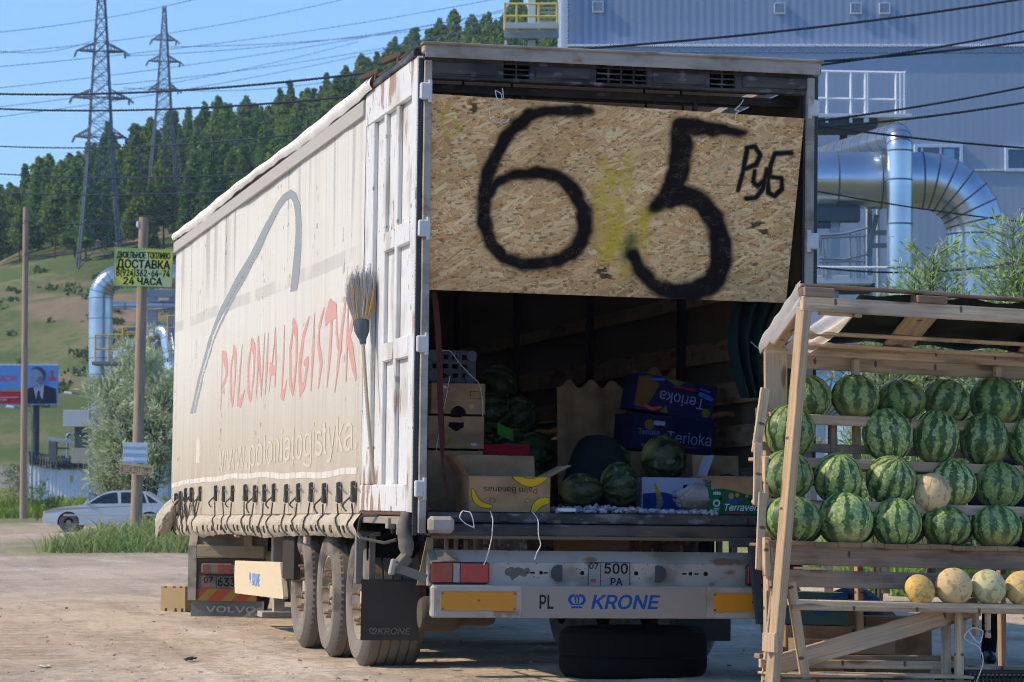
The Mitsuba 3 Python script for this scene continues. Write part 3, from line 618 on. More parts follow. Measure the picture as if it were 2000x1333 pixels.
# local x,y of the profile -> (v - .0, z); extruded along u
Mx = frame([0, 1, 0], [0, 0, 1], [1, 0, 0], [.135, -.02, 0])
mb = tb(); mb.poly(prof, Mx, 2.30)
mb.poly(Polygon([(.0, .62), (.0, .77), (.05, .80), (.11, .842), (.12, .62)]), frame([0, 1, 0], [0, 0, 1], [1, 0, 0], [.085, -.012, 0]), .05); mb.poly(Polygon([(.0, .62), (.0, .77), (.05, .80), (.11, .842), (.12, .62)]), frame([0, 1, 0], [0, 0, 1], [1, 0, 0], [2.435, -.012, 0]), .05)
bp = put('tail_panel', mb, 'greypaint', under=tr, label='cream tail panel carrying the lamps and number plate')
for flip in (0, 1):
    c0 = lambda a: a if not flip else 2.575 - a
    mb = tb(); mb.box((c0(.265), -.035, .703), (.375, .05, .134), ch=.018); L = put('tail_lamp', mb, 'satin', C('#3d1512'), under=tr)
    for a, b, cc in ((.085, .215, '#8c2f22'), (.222, .262, '#8d8a86'), (.268, .445, '#a01d24')):
        mb = tb(); mb.box((c0((a + b) / 2), -.061, .703), (b - a, .008, .118), ch=.003)
        for zz in np.arange(.652, .76, .012): mb.box((c0((a + b) / 2), -.0655, zz), (b - a - .01, .003, .004), ch=.001)
        put('lens', mb, 'gloss', C(cc), under=L)
mb = tb()
for a, z0, r in [(.79, .707, .012), (1.055, .707, .013), (1.405, .707, .014), (.70, .706, .005), (1.09 - .05, .73, .003), (1.76, .707, .012), (1.86, .707, .015)] + [(1.02 + .018 * k, .735 - .03 * (k % 3), .003) for k in range(4)] + [(1.385 + .02 * k, .735 - .03 * (k % 3), .003) for k in range(5)] + [(.58 + .18 * k, .765, .003) for k in range(9)] + [(.745, .68, .004), (.77, .675, .003)]:
    mb.lathe([(0, .003), (r, .003), (r, 0)], frame([1, 0, 0], [0, 0, 1], [0, -1, 0], [a, -.0195, z0]), 10)
for a, w in ((.735, .03), (.82, .025), (1.72, .03), (1.80, .03)): mb.box((a, -.021, .706), (w, .004, .010), ch=.003)
put('bolt_hole', mb, 'matte', C('#151311'), under=bp, kind='stuff')
for a, s in ((.905, 1), (1.545, -1)):
    mb = tb(); sh = Point(0, 0).buffer(.052, 16).intersection(sbox(-.06, -.06, .016, .06) if s > 0 else sbox(-.016, -.06, .06, .06)); mb.poly(sh, frame([1, 0, 0], [0, 0, 1], [0, -1, 0], [a, -.02, .705]), .022); put('rubber_stop', mb, 'matte', C('#4a4a4c'), under=bp)
rust = unary_union([Point(.53 + .02 * k, .71 + .008 * math.sin(k * 2.3)).buffer(.028 - .002 * abs(k - 2), 5) for k in range(7)] + [Polygon([(.53, .70), (.60, .70), (.555, .655)])])
mb = tb(); mb.poly(rust.intersection(sbox(.4, .6, 1, .76)), frame([1, 0, 0], [0, 0, 1], [0, -1, 0], [0.05, -.0195, 0]), .002); put('bare_patch', mb, 'matte', C('#6a625a'), under=bp, label='patch where the cream paint has flaked off')
def face(u, z, v=-.0195): return frame([1, 0, 0], [0, 0, 1], [0, -1, 0], [u, v, z])   # writing that faces the rear
mb = tb(); mb.box((1.2275, -.026, .690), (.271, .008, .172), ch=.003); pl = put('number_plate', mb, 'matte', C('#8f8d88'), under=tr, label='dusty number plate partly hidden by the guard below')
mb = tb(); mb.tm(text('07', .036), face(1.127, .752, -.031)); mb.tm(text('500', .062, squeeze=.98), face(1.272, .737, -.031)); mb.tm(text('РА', .044), face(1.275, .655, -.031))
for a in (1.0945, 1.172, 1.3605): mb.box((a, -.0312, .692), (.004, .003, .165), ch=.001)
mb.box((1.2275, -.0312, .774), (.268, .003, .004), ch=.001); put('plate_lettering', mb, 'matte', C('#23211f'), under=pl)
mb = tb(); mb.box((1.124, -.0315, .660), (.034, .003, .022), ch=.001); put('plate_flag', mb, 'matte', C('#9c4a3c'), under=pl)

mb = tb(); mb.box((1.275, -.055, .526), (2.385, .10, .198), ch=.012); mb.box((1.275, -.03, .625), (2.36, .06, .008))
ug = put('underrun_guard', mb, 'greypaint', under=tr, label='cream underrun beam with amber markers and blue lettering')
mb = tb(); mb.box((1.244, -.1075, .527), (1.19, .006, .196), ch=.002); put('white_plate', mb, 'matte', C('#978e82'), under=ug)
for a, b in ((.135, .615), (1.885, 2.41)):
    mb = tb(); mb.box(((a + b) / 2, -.1075, .530), (b - a, .006, .118), ch=.002); put('amber_marker', mb, 'satin', C('#c98414'), under=ug)
    mb = tb()
    for q, zz in ((a + .012, .578), (b - .012, .578), (a + .012, .482), (b - .012, .482), ((a + b) / 2, .535)): mb.lathe([(0, .004), (.007, .004), (.008, 0)], face(q, zz, -.110), 8)
    put('rivet', mb, 'metal', C('#6b655c'), under=ug)
    mb = tb()
    for zz, hh in ((.609, .032), (.450, .034)): mb.box(((a + b) / 2, -.107, zz), (b - a + .06, .006, hh), ch=.002)
    put('marker_frame', mb, 'greypaint', under=ug)
BLU = C('#1f4f93')
mb = tb(); mb.tm(text('KRONE', .083, squeeze=1.13, shear=.20, depth=.003), face(1.315, .530, -.1105)); m = MB(MT); put('blue_lettering', mb, 'matte', BLU, under=ug)
cr = [LineString([(-.034, -.012), (-.050, .012), (-.038, .034), (-.022, .040)]).buffer(.0085), LineString([(.034, -.012), (.050, .012), (.038, .034), (.022, .040)]).buffer(.0085), Polygon([(-.018, .042), (-.008, .040), (-.004, -.008), (-.012, -.008)]), Polygon([(.018, .042), (.008, .040), (.004, -.008), (.012, -.008)]), Polygon([(-.006, .044), (.006, .044), (.0025, .02), (-.0025, .02)]), sbox(-.024, -.02, .024, -.012).union(Polygon([(-.038, -.040), (.038, -.040), (.032, -.028), (-.032, -.028)]))]
mb = tb(); mb.poly(unary_union(cr), face(1.0, .530, -.1105), .003); put('crown_emblem', mb, 'matte', BLU, under=ug)
mb = tb(); mb.tm(text('PL', .083, squeeze=.70, depth=.003), face(.805, .529, -.1105)); put('country_letters', mb, 'matte', C('#2b2a2a'), under=ug)

# --- mud flaps, wheels, running gear
for s in (0, 1):
    q = (lambda u: u) if s == 0 else (lambda u: 2.56 - u)
    mb = tb(); mb.grid(lambda U, Zz: np.stack([q(U), 1.78 + .05 * (.6 - Zz) + .012 * np.sin(U * 9 + Zz * 4), Zz], -1), np.linspace(-.028, .37, 10), np.linspace(.2, .60, 10))
    mb.box((q(.17), 1.80, .600), (.42, .03, .025)); mf = put('mud_flap', mb, 'matte', C('#4d4945'), smooth=30, under=tr)
    mb = tb(); mb.box((q(-.045), 1.82, .76), (.05, .05, .36)); mb.box((q(.05), 1.84, .76), (.04, .04, .34)); mb.box((q(.02), 1.83, .92), (.16, .06, .03)); put('flap_bracket', mb, 'matte', C('#7d7b76'), under=tr)
    mb = tb(); mb.box((q(.22), 2.0, .78), (.36, .03, .40)); mb.box((q(.22), 1.97, .78), (.30, .02, .30), ch=.02); put('inner_guard', mb, 'matte', C('#1b1b1d'), under=tr)
    if s: continue
    mb = tb(); mb.tm(text('KRONE', .042, squeeze=1.15, shear=.2), face(.20 if s == 0 else 2.36, .262, 1.788)); mb.poly(unary_union(cr), face(.055 if s == 0 else 2.21, .262, 1.788) @ np.diag([.5, .5, 1, 1]), .003); put('embossed_lettering', mb, 'matte', C('#7d7975'), under=mf)

def wheel(holder, M, R0=.465, W=.42, rr=.275, name='wheel', tread=True):
    """M: wheel axes (z inwards along the axle) -> the holder's axes, in world."""
    w = nm(holder + '__' + name)
    k = R0 / .465
    prof = [(rr - .005, .035), (rr + .005, .012), (rr + .03, .000), (rr + .07, -.010), (rr + .13, -.006), (R0 - .035, .012), (R0 - .012, .034), (R0, .055)]
    for g in np.linspace(.055 + .055, W - .11, 4): prof += [(R0, g - .008), (R0 - .014, g - .004), (R0 - .014, g + .004), (R0, g + .008)]
    prof += [(R0, W - .055), (R0 - .02, W - .02), (rr + .1, W), (rr, W - .03)]
    mb = MB(M); mb.lathe(prof, sides=72)
    for a in np.arange(60) * 2 * np.pi / 60:     # shoulder blocks
        ca, sa = math.cos(a), math.sin(a); Rm = np.array([[ca, -sa, 0], [sa, ca, 0], [0, 0, 1.0]])
        mb.box(Rm @ np.array([R0 - .003, 0, .058]), (.007, .024 * k, .050), Rm, .002)
    put('tyre', mb, 'rubber', smooth=28, under=w)
    mb = MB(M); mb.lathe([(rr + .004, .030), (rr + .006, .018), (rr - .008, .016), (rr - .016, .045), (rr - .030, .080), (rr - .045, .086), (.212, .086), (.118, .076), (.092, .070), (.086, .045), (.066, .034), (0, .032)], sides=48)
    rm = put('rim', mb, 'dustymetal', smooth=28, under=w)
    mb = MB(M)
    for a in np.arange(10) * 2 * np.pi / 10 + .2:
        mb.lathe([(0, -.006), (.010, -.004), (.013, .004), (.015, .040), (.024, .043), (.024, .086)], mv((.172 * math.cos(a), .172 * math.sin(a), 0)), 6)
    put('wheel_nut', mb, 'matte', C('#8d7b64'), under=w, kind='stuff')
    return w
for s in (0, 1):
    for vv in (2.32, 3.63, 4.94):
        A = frame([0, 1, 0], [0, 0, 1], [1, 0, 0], [.03, vv, .462]) if s == 0 else frame([0, 1, 0], [0, 0, 1], [-1, 0, 0], [2.53, vv, .462])
        wheel(tr, MT @ A)
mb = tb()
for q in (.72, 1.84): mb.box((q, 6.2, .93), (.13, 12.2, .02)); mb.box((q, 6.2, .80), (.016, 12.2, .25)); mb.box((q, 6.2, .67), (.13, 12.2, .02))
for vv in (2.32, 3.63, 4.94): mb.tube([(.2, vv, .462), (2.36, vv, .462)], .065, 12); mb.box((.72, vv - .3, .56), (.1, .8, .08)); mb.box((1.84, vv - .3, .56), (.1, .8, .08)); mb.tube([(.72, vv + .25, .56), (.72, vv + .25, .82)], .12, 12); mb.tube([(1.84, vv + .25, .56), (1.84, vv + .25, .82)], .12, 12)
for vv in np.arange(.5, 12.5, .8): mb.box((1.28, vv, .96), (2.4, .06, .06))
put('chassis', mb, 'darksteel', under=tr)
for k, (cc, ss_) in enumerate([((q, .55, .885), (.028, .02, .10)) for q in np.linspace(.30, .62, 6)] + [((.45, .57, .835), (.5, .05, .02)), ((1.3, .7, .86), (.5, .06, .12))]):
    mb = tb(); mb.box(cc, ss_, seed=60 + k); put('pallet_slat', mb, 'wood', uv=True, under=tr)
mb = tb(); mb.poly(Polygon([(0, 0), (.10, 0), (.10, .30), (.06, .30)]), frame([1, 0, 0], [0, 0, 1], [0, -1, 0], [.03, .14, .62]), .012); put('corner_bracket', mb, 'matte', C('#a08f73'), under=tr)
def gp(v, z, u=-.01): return np.array([u, v, z])
mb = tb(); q = Polygon([(8.49, .60), (8.52, .46), (8.46, .31), (5.50, .355), (5.72, .645)]).buffer(-.015).buffer(.015)
mb.poly(q, frame([0, 1, 0], [0, 0, 1], [1, 0, 0], [-.01, 0, 0]), .04); mb.poly(Polygon([(8.46, .595), (5.74, .64), (5.74, .62), (8.46, .575)]), frame([0, 1, 0], [0, 0, 1], [1, 0, 0], [-.01, 0, 0]), .30)
sg = put('side_guard', mb, 'matte', C('#c9b898'), under=tr, label='cream side guard panel with small blue lettering')
m = text('KRONE', .10, squeeze=1.0, shear=.15); mb = tb(); mb.tm(m, frame([0, -1, 0], [0, 0, 1], [-1, 0, 0], [-.0105, 7.1, .466])); mb.poly(unary_union(cr), frame([0, -1.0, 0], [0, 0, 1], [-1, 0, 0], [-.0105, 7.46, .47]), .002); put('guard_lettering', mb, 'matte', C('#6d8fc4'), under=sg)
mb = tb(); mb.box((.02, 5.32, .73), (.05, .60, .42)); mb.box((.2, 5.55, .75), (.36, .03, .38)); put('wheel_guard', mb, 'matte', C('#3b3631'), under=tr)
for q in (.42, 2.14):
    mb = tb(); mb.box((q, 8.7, .62), (.13, .14, .7)); mb.box((q, 8.7, .36), (.10, .11, .5)); mb.box((q, 8.7, .115), (.34, .30, .05)); mb.beam((q, 8.7, .45), (q + .3, 9.3, .8), .05, .05); put('landing_leg', mb, 'greypaint', under=tr)
mb = tb(); mb.box((1.28, 8.7, .55), (1.7, .05, .05)); put('leg_shaft', mb, 'matte', C('#3a3733'), under=tr)
for vv in (8.4, 4.35, 1.95):
    mb = tb(); mb.box((-.005, vv, .845), (.05, .09, .07), ch=.01); put('side_marker', mb, 'satin', C('#b9a494'), under=tr)
for uu, vv, r0 in ((.42, .75, .115), (.66, .8, .08)):
    mb = tb(); mb.lathe([(0, 0), (r0 * .8, .0), (r0, .03), (r0, .22), (r0 * .8, .26), (0, .26)], frame([0, 1, 0], [0, 0, 1], [1, 0, 0], [uu - .25, vv, .42]), 18); put('air_tank', mb, 'matte', C('#554d41'), smooth=40, under=tr)

# ================================================================ the tractor unit in front of the trailer (only its rear shows)
a = -.32
MK = MT @ frame([math.cos(a), math.sin(a), 0], [-math.sin(a), math.cos(a), 0], [0, 0, 1], [1.275, 12.0, 0])
def kb(): return MB(MK)
tk = thing('truck_tractor', 'dusty lorry tractor unit under the front of the trailer, its rear lamps and plate showing', 'truck')
def kface(u, z, v=-1.6): return frame([1, 0, 0], [0, 0, 1], [0, -1, 0], [u, v, z])
DUST, DUSTD = C('#a8977c'), C('#6d6152')
for s in (1, -1):
    k0 = (lambda u: u) if s > 0 else (lambda u: .18 - u)
    mb = kb(); arc = [(-1.60, .44), (-1.60, .62), (-1.48, .80), (-1.15, .98), (-.75, 1.0)]
    sh = Polygon([(-1.60, .17), (-1.60, .70), (-1.50, .84), (-1.0, 1.0), (-.4, .84), (-.4, .8), (-1.0, .95), (-1.46, .80), (-1.55, .68), (-1.55, .17)])
    mb.poly(sh, frame([0, 1, 0], [0, 0, 1], [1, 0, 0], [min(k0(-.985), k0(-.905)), 0, 0]), .08)
    mb.poly(Polygon([(-1.575, .60), (-1.50, .82), (-1.0, .97), (-.5, .84), (-.5, .8), (-1.0, .93), (-1.46, .78), (-1.54, .60)]), frame([0, 1, 0], [0, 0, 1], [1, 0, 0], [min(k0(-.905), k0(-.22)), 0, 0]), .685)
    put('rear_fender', mb, 'dustymetal', under=tk)
    mb = kb(); mb.box((k0(-.57), -1.575, .645), (.67, .05, .125), ch=.02); mb.box((k0(-.80), -1.603, .67), (.05, .006, .012)); put('fender_panel', mb, 'matte', DUST, under=tk)
    mb = kb(); mb.box((k0(-.57), -1.56, .52), (.68, .03, .115)); mb.box((k0(-.57), -1.56, .35), (.70, .03, .24)); put('lamp_board', mb, 'matte', C('#5b5044'), under=tk)
    mb = kb(); mb.box((k0(-.60), -1.60, .478), (.50, .05, .100), ch=.02); lm = put('tail_lamp', mb, 'satin', C('#7d6a5c'), under=tk)
    for b0, b1, cc in ((-.83, -.76, '#8a5348'), (-.68, -.55, '#96423c'), (-.50, -.38, '#7a3a35')):
        mb = kb()
        for q in np.arange(b0, b1, .016): mb.box((k0(q), -1.627, .478), (.011, .006, .084), ch=.002)
        put('lens', mb, 'satin', C(cc), under=lm)
    mb = kb(); mb.box((k0(-.61), -1.582, .348), (.54, .008, .122), ch=.003)
    if s > 0:
        pt = put('number_plate', mb, 'matte', C('#6f665c'), under=tk)
        mb = kb(); mb.tm(text('07', .056, squeeze=1.0), kface(-.785, .368, -1.587)); mb.tm(text('633', .078, squeeze=.92), kface(-.605, .348, -1.587)); mb.box((-.705, -1.5875, .348), (.005, .003, .116), ch=.001)
        put('plate_lettering', mb, 'matte', C('#2a2622'), under=pt)
        mb = kb(); mb.box((-.80, -1.588, .308), (.05, .003, .026), ch=.001); put('plate_flag', mb, 'matte', C('#a3564d'), under=pt)
    mb = kb(); mb.box((k0(-.605), -1.585, .224), (.60, .01, .122), ch=.002); bd_ = put('marker_board', mb, 'matte', C('#93493a'), under=tk, label='red and yellow striped marker board')
    mb = kb()
    for q in np.arange(-.90, -.3, .24):
        pg = Polygon([(q, -.06), (q + .10, -.06), (q + .22, .06), (q + .12, .06)]).intersection(sbox(-.90, -.06, -.31, .06))
        mb.poly(pg if s > 0 else Polygon([(.18 - x, y) for x, y in pg.exterior.coords]), kface(0, .224, -1.591), .002)
    put('yellow_stripe', mb, 'matte', C('#86703c'), under=bd_)
    mb = kb(); mb.grid(lambda U, Zz: np.stack([k0(U), -1.56 + .02 * np.sin(U * 8), Zz], -1), np.linspace(-.955, -.235, 10), np.linspace(.012, .165, 6)); fl = put('mud_flap', mb, 'matte', C('#85807a'), smooth=True, under=tk)
    if s > 0:
        mb = kb(); mb.tm(text('VOLVO', .055, squeeze=1.9), kface(-.56, .085, -1.585)); put('flap_lettering', mb, 'matte', C('#928c84'), under=fl)
    for dv, W0 in ((0, .30), (.32, .28)):
        A = frame([0, 1, 0], [0, 0, 1], [s, 0, 0], [k0(-.94 + dv), -.9, .50]); wheel(tk, MK @ A, .50, W0, .29)
mb = kb()
for q in (-.40, .42): mb.box((q, .9, .75), (.08, 5.0, .22))
mb.box((0, -.9, .50), (1.8, .14, .14)); mb.box((.03, -.2, .93), (.9, .9, .08)); mb.box((.1, -1.5, .55), (.9, .1, .2))
put('frame', mb, 'dustymetal', under=tk)
mb = kb(); mb.box((.12, 2.9, 1.9), (2.1, 1.5, 2.6), ch=.12); mb.box((.12, 3.1, .65), (2.1, 2.0, .5), ch=.08); put('cab', mb, 'satin', C('#b9b6ae'), under=tk)
for s in (1, -1): wheel(tk, MK @ frame([0, 1, 0], [0, 0, 1], [s, 0, 0], [-.90 if s > 0 else 1.12, 3.1, .50]), .50, .30, .29)
# ================================================================ the price board, the broom, strings
def uvput(name, mb, bsdf, **k): return put(name, mb, bsdf, uv=True, **k)
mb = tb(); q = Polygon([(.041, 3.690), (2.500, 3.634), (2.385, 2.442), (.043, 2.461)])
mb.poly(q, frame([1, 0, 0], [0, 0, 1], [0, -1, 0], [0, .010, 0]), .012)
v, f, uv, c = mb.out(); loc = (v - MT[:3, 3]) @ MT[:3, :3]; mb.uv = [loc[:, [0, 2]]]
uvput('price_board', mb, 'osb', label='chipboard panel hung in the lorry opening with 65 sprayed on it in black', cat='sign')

bm = thing('broom', 'upturned broom with grey bristles and wooden handle leaning on the white corner panel', 'broom')
B0, B2 = np.array([-.10, 1.50, 2.25]), np.array([-.062, 1.19, 1.257])
mb = tb(); ax = (B0 - B2) / np.linalg.norm(B0 - B2)
mb.tube([B2, B2 + .5 * (B0 - B2) + [-.004, 0, 0], B0 - .02 * ax], .0125, 10); put('handle', mb, 'matte', C('#a89a86'), smooth=40, under=bm)
mb = tb(); mb.tube([B0 - .06 * ax, B0 - .03 * ax, B0 + .0 * ax, B0 + .03 * ax, B0 + .10 * ax], [.020, .024, .038, .050, .056], 14); put('ferrule', mb, 'satin', C('#46505a'), smooth=40, under=bm)
mb = tb(); st = B0 + .09 * ax; cols = []
for k in range(620):
    a, r = R.random() * 2 * math.pi, math.sqrt(R.random()); off = np.array([math.cos(a) * r, .7 * math.sin(a) * r, 0])
    p0 = st + off * .050; L = .30 + .045 * R.normal(); p2 = st + off * (.092 + .02 * R.normal()) + np.array([0, .05 * R.normal() * .4, L]); p1 = (p0 + p2) / 2 + off * .018 + R.normal(0, .006, 3)
    yel = R.random() < .75 and k % 2
    cc = C('#d9ae52') * (.75 + .6 * R.random()) if yel else C('#adaeb0') * (.7 + .7 * R.random())
    if yel: p2 = p1 + (p2 - p1) * .65
    mb.tube([p0, p1, p2], [.0026, .0024, .0012], 3, col=cc, caps=False)
put('bristles', mb, 'matte', smooth=False, under=bm)

def string(name, pts, label, r=.0035, M=MT, group=None):
    mb = MB(M); p = np.array(pts, float); t = np.linspace(0, 1, len(p)); tt = np.linspace(0, 1, 5 * len(p))
    from scipy.interpolate import PchipInterpolator as PI
    mb.tube(PI(t, p)(tt), r, 5); return put(name, mb, 'matte', C('#d8d5ce'), label=label, cat='string', group=group)
string('twine', [(.27, -.11, 1.09), (.245, -.125, 1.05), (.28, -.125, 1.01), (.335, -.125, .985), (.33, -.12, 1.03), (.31, -.11, 1.08), (.28, -.09, 1.085)], 'loop of white twine at the left of the load sill')
string('twine', [(.46, -.02, 1.085), (.455, -.12, 1.02), (.45, -.125, .94), (.43, -.125, .84), (.40, -.125, .755)], 'white twine hanging over the left tail lamp')
string('twine', [(.73, -.02, 1.085), (.745, -.12, 1.02), (.745, -.125, .95), (.76, -.125, .885), (.735, -.125, .83), (.725, -.12, .79)], 'white twine hanging below the banana carton')
string('twine', [(.50, -.03, 3.74), (.505, -.04, 3.68), (.47, -.05, 3.66), (.45, -.05, 3.72), (.49, -.045, 3.70), (.50, -.02, 3.63), (.42, -.02, 3.60), (.43, -.02, 3.54), (.5, -.02, 3.52), (.55, -.02, 3.55)], 'white twine tying the left end of the price board to the header', .003)
string('twine', [(2.08, -.03, 3.735), (2.055, -.05, 3.70), (2.02, -.045, 3.665), (2.045, -.045, 3.66), (2.03, -.03, 3.63), (2.035, -.02, 3.61)], 'white twine tying the right end of the price board to the header', .003)
mb = tb(); mb.beam((2.12, -.16, .90), (2.175, -.18, .40), .05, .045, up=(0, 1, 0)); mb.beam((1.98, -.14, .905), (2.45, -.14, .905), .05, .05); mb.tube([(2.2, -.16, .43), (2.5, -.16, .43)], .02, 8)
put('step_bracket', mb, 'matte', C('#41454b'), label='dark steel bar standing against the right side of the bumper', cat='metal bar')

# ================================================================ the goods inside the trailer
def carton(name, label, o, size, yaw, bsdf='card', col=None, open_=0, M=MT, lid=None, group=None, pitch=0, roll=0):
    """o: centre of the base. Walls, base, and flaps as a thing with parts; returns (key, its axes)."""
    k = thing(name, label, 'box', group); w, d, h = size; A = M @ mv(o, rot([0, 0, 1], yaw) @ rot([1, 0, 0], pitch) @ rot([0, 1, 0], roll)); t = .006
    mb = MB(A); mb.box((0, -d / 2 + t / 2, h / 2), (w, t, h), ch=.002); mb.box((0, d / 2 - t / 2, h / 2), (w, t, h), ch=.002)
    mb.box((-w / 2 + t / 2, 0, h / 2), (t, d - 2 * t - .001, h), ch=.002); mb.box((w / 2 - t / 2, 0, h / 2), (t, d - 2 * t - .001, h), ch=.002); mb.box((0, 0, t / 2 + .001), (w - .014, d - .014, t), ch=.002)
    if not open_: mb.box((0, 0, h - t / 2), (w - .013, d - .013, t), ch=.002)
    put('walls', mb, bsdf, col, under=k)
    if open_:
        for s, ang in ((-1, open_[0]), (1, open_[1])):
            if ang is None: continue
            mb = MB(A @ mv((s * w / 2, 0, h)) @ mv((0, 0, 0), rot([0, 1, 0], s * ang))); mb.grid(lambda U, V: np.stack([U * 0 + .004 * np.sin(V * 20), V, U], -1), np.linspace(0, .16, 5), np.linspace(-d / 2 + .01, d / 2 - .01, 6)); put('flap', mb, bsdf, col, under=k)
        for s, ang in ((-1, open_[2]), (1, open_[3])):
            if ang is None: continue
            mb = MB(A @ mv((0, s * d / 2, h)) @ mv((0, 0, 0), rot([1, 0, 0], -s * ang))); mb.grid(lambda U, V: np.stack([V, U * 0 + .006 * np.sin(V * 14), U], -1), np.linspace(0, .14, 5), np.linspace(-w / 2 + .01, w / 2 - .01, 8)); put('flap', mb, bsdf, col, under=k)
    return k, A
def fr(A, x, z, d, up=False):    # a frame on the front face of a box; up: upside down
    s = -1 if up else 1
    return A @ frame([s, 0, 0], [0, 0, s], [0, -1, 0], [x, -d / 2 - .0006, z])
def banana(x0, z0, x1, z1, bend, w):
    t = np.linspace(0, 1, 9); n = np.array([-(z1 - z0), x1 - x0])
    pts = [(x0 + (x1 - x0) * a + n[0] * bend * math.sin(math.pi * a), z0 + (z1 - z0) * a + n[1] * bend * math.sin(math.pi * a)) for a in t]
    return stroke(pts, [w * (.25 + .75 * math.sin(math.pi * min(1, max(0, a * .92 + .04))) ** .6) for a in t])
def prints(k, A, d, items, depth=.0012):
    for nme, sh, cc in items:
        mb = MB(A @ frame([1, 0, 0], [0, 0, 1], [0, -1, 0], [0, -d / 2 - .0004, 0])); mb.poly(sh, np.eye(4), depth if 'outline' not in nme else depth * .6); put(nme, mb, 'matte', C(cc), under=k)

k, A = carton('banana_carton', 'open banana carton at the front of the load floor with upside down lettering', (.605, .27, 1.082), (.525, .36, .225), 1, open_=(35, 62, None, 12))
b1, b2, b3 = banana(-.24, .135, -.12, .035, -.22, .035), banana(.02, .235, .245, .235, -.22, .05).intersection(sbox(-.26, .0, .258, .222)), banana(.15, .0, .27, .075, .2, .05).intersection(sbox(-.26, .003, .258, .222))
prints(k, A, .36, [('banana_outline', unary_union([q.buffer(.004) for q in (b1, b2, b3)]).intersection(sbox(-.26, .003, .26, .223)), '#3a2d18'), ('banana_print', unary_union([b1, b2, b3]), '#c9a324')])
mb = MB(fr(A, .005, .138, .36, True)); mb.tm(text('Palm Bananas', .038, bold=False, squeeze=1.02, depth=.0012)); put('lettering', mb, 'matte', C('#2a201c'), under=k)
for s, x in ((0, -.11), (1, .115)):
    mb = MB(A); e = Point(0, 0).buffer(.018, 12); e2 = e.difference(Point(0, 0).buffer(.0155, 12)); mb.poly(e2, frame([1.15, 0, 0], [0, 0, .75], [0, -1, 0], [x, -.1805, .073]), .0012); put('hole_ring', mb, 'matte', C('#5a4030'), under=k)
k, A = carton('brown_carton', 'brown carton of the stack inside the trailer door, topmost under the black crates', (.41, 1.02, 1.715), (.36, .44, .20), 2, col=None)
prints(k, A, .44, [('hand_hole', Point(0, 0).buffer(.05, 16).intersection(sbox(-.06, -.02, .06, .05)).buffer(.002), '#0c0908'), ('sticker', sbox(-.12, .165, -.08, .182), '#b9bcc8'), ('round_sticker', Point(.09, .05).buffer(.016), '#b9a46a'), ('printed_panel', sbox(.08, .10, .16, .15).difference(sbox(.083, .103, .157, .147)), '#33241a')])
k, A = carton('brown_carton', 'brown carton of the stack inside the trailer door, second from the top', (.41, 1.02, 1.49), (.37, .44, .21), -1)
prints(k, A, .44, [('hand_hole', Polygon([(-.05, .17), (.05, .17), (.05, .14), (0, .11), (-.05, .14)]), '#0c0908'), ('sticker', sbox(.10, .02, .135, .036), '#b9bcc8'), ('banana_print', banana(-.10, .03, -.04, .07, -.3, .022), '#7d7026')])
k, A = carton('brown_carton', 'brown carton at the bottom of the stack behind the banana carton', (.36, 1.05, 1.085), (.45, .5, .39), 0)
prints(k, A, .5, [('sticker', Polygon([(-.21, .28), (-.18, .36), (-.155, .35), (-.185, .27)]), '#b9bcc8')])
# folded black plastic crates with wire hooks, standing on the stack
pc = thing('folded_crates', 'bundle of folded black plastic crates with wire hooks on top of the carton stack', 'crate')
for i in range(4):
    mb = tb(); q = Polygon([(-.16, -.105), (.16, -.105), (.16, .105), (-.16, .105)])
    holes = unary_union([sbox(x, z, x + .04, z + .03) for x in np.arange(-.13, .12, .065) for z in (-.075, -.015, .045)])
    mb.poly(q.difference(holes), frame([1, 0, 0], [0, 0, 1], [0, -1, 0], [.40 + .006 * i, .95 + .09 * i, 2.03]), .02); put('panel', mb, 'satin', C('#16171b'), under=pc)
for x, z in ((.30, 2.09), (.42, 2.05), (.36, 1.98), (.49, 2.0), (.40, 2.10), (.31, 2.0)):
    mb = tb(); mb.tube([(x, .92, z), (x + .018, .915, z + .016), (x + .036, .915, z + .008), (x + .036, .92, z - .02)], .0035, 5); put('wire_hook', mb, 'metal', C('#b9bcc2'), under=pc)
for x, z in ((.27, 2.10), (.53, 2.10), (.27, 1.97), (.52, 1.955)):
    mb = tb(); mb.poly(Point(0, 0).buffer(.035, 5), frame([1, 0, 0], [0, 0, 1], [0, -1, 0], [x, .925, z]), .006); put('corner_plate', mb, 'matte', C('#5b6068'), under=pc)
string('twine', [(.30, .88, 2.12), (.36, .86, 2.13), (.43, .85, 2.05), (.50, .86, 1.98), (.56, .80, 1.90), (.58, .79, 1.70)], 'white twine draped over the black crates', .0028)
string('twine', [(.36, .80, 1.96), (.33, .79, 1.80), (.30, .79, 1.64), (.27, .78, 1.47)], 'white twine hanging down the front of the carton stack', .0025)
mb = tb(); z = np.linspace(2.46, 1.18, 16)
mb.grid(lambda Zz, t: np.stack([.085 + (2.46 - Zz) * .085 + t * (.042 - .03 * np.exp(-((Zz - 1.35) / .12) ** 2)), .10 + .05 * np.sin(Zz * 5) + .015 * t, Zz], -1), z, np.array([0., 1.]))
put('red_strap', mb, 'matte', C('#4f2a28'), smooth=True, label='faded red lashing strap hanging inside the left door post', cat='strap')
mb = tb(); t = np.linspace(-.4, 4.4, 26)
mb.grid(lambda t, w: np.stack([.20 + .09 * np.cos(t), .10 + .05 * np.sin(t * .5) + w, 1.125 + .045 * np.sin(t) * .9], -1), t, np.array([0., .05])); put('orange_strap', mb, 'matte', C('#96532f'), smooth=True, label='coiled orange strap on the load floor by the left post', cat='strap')
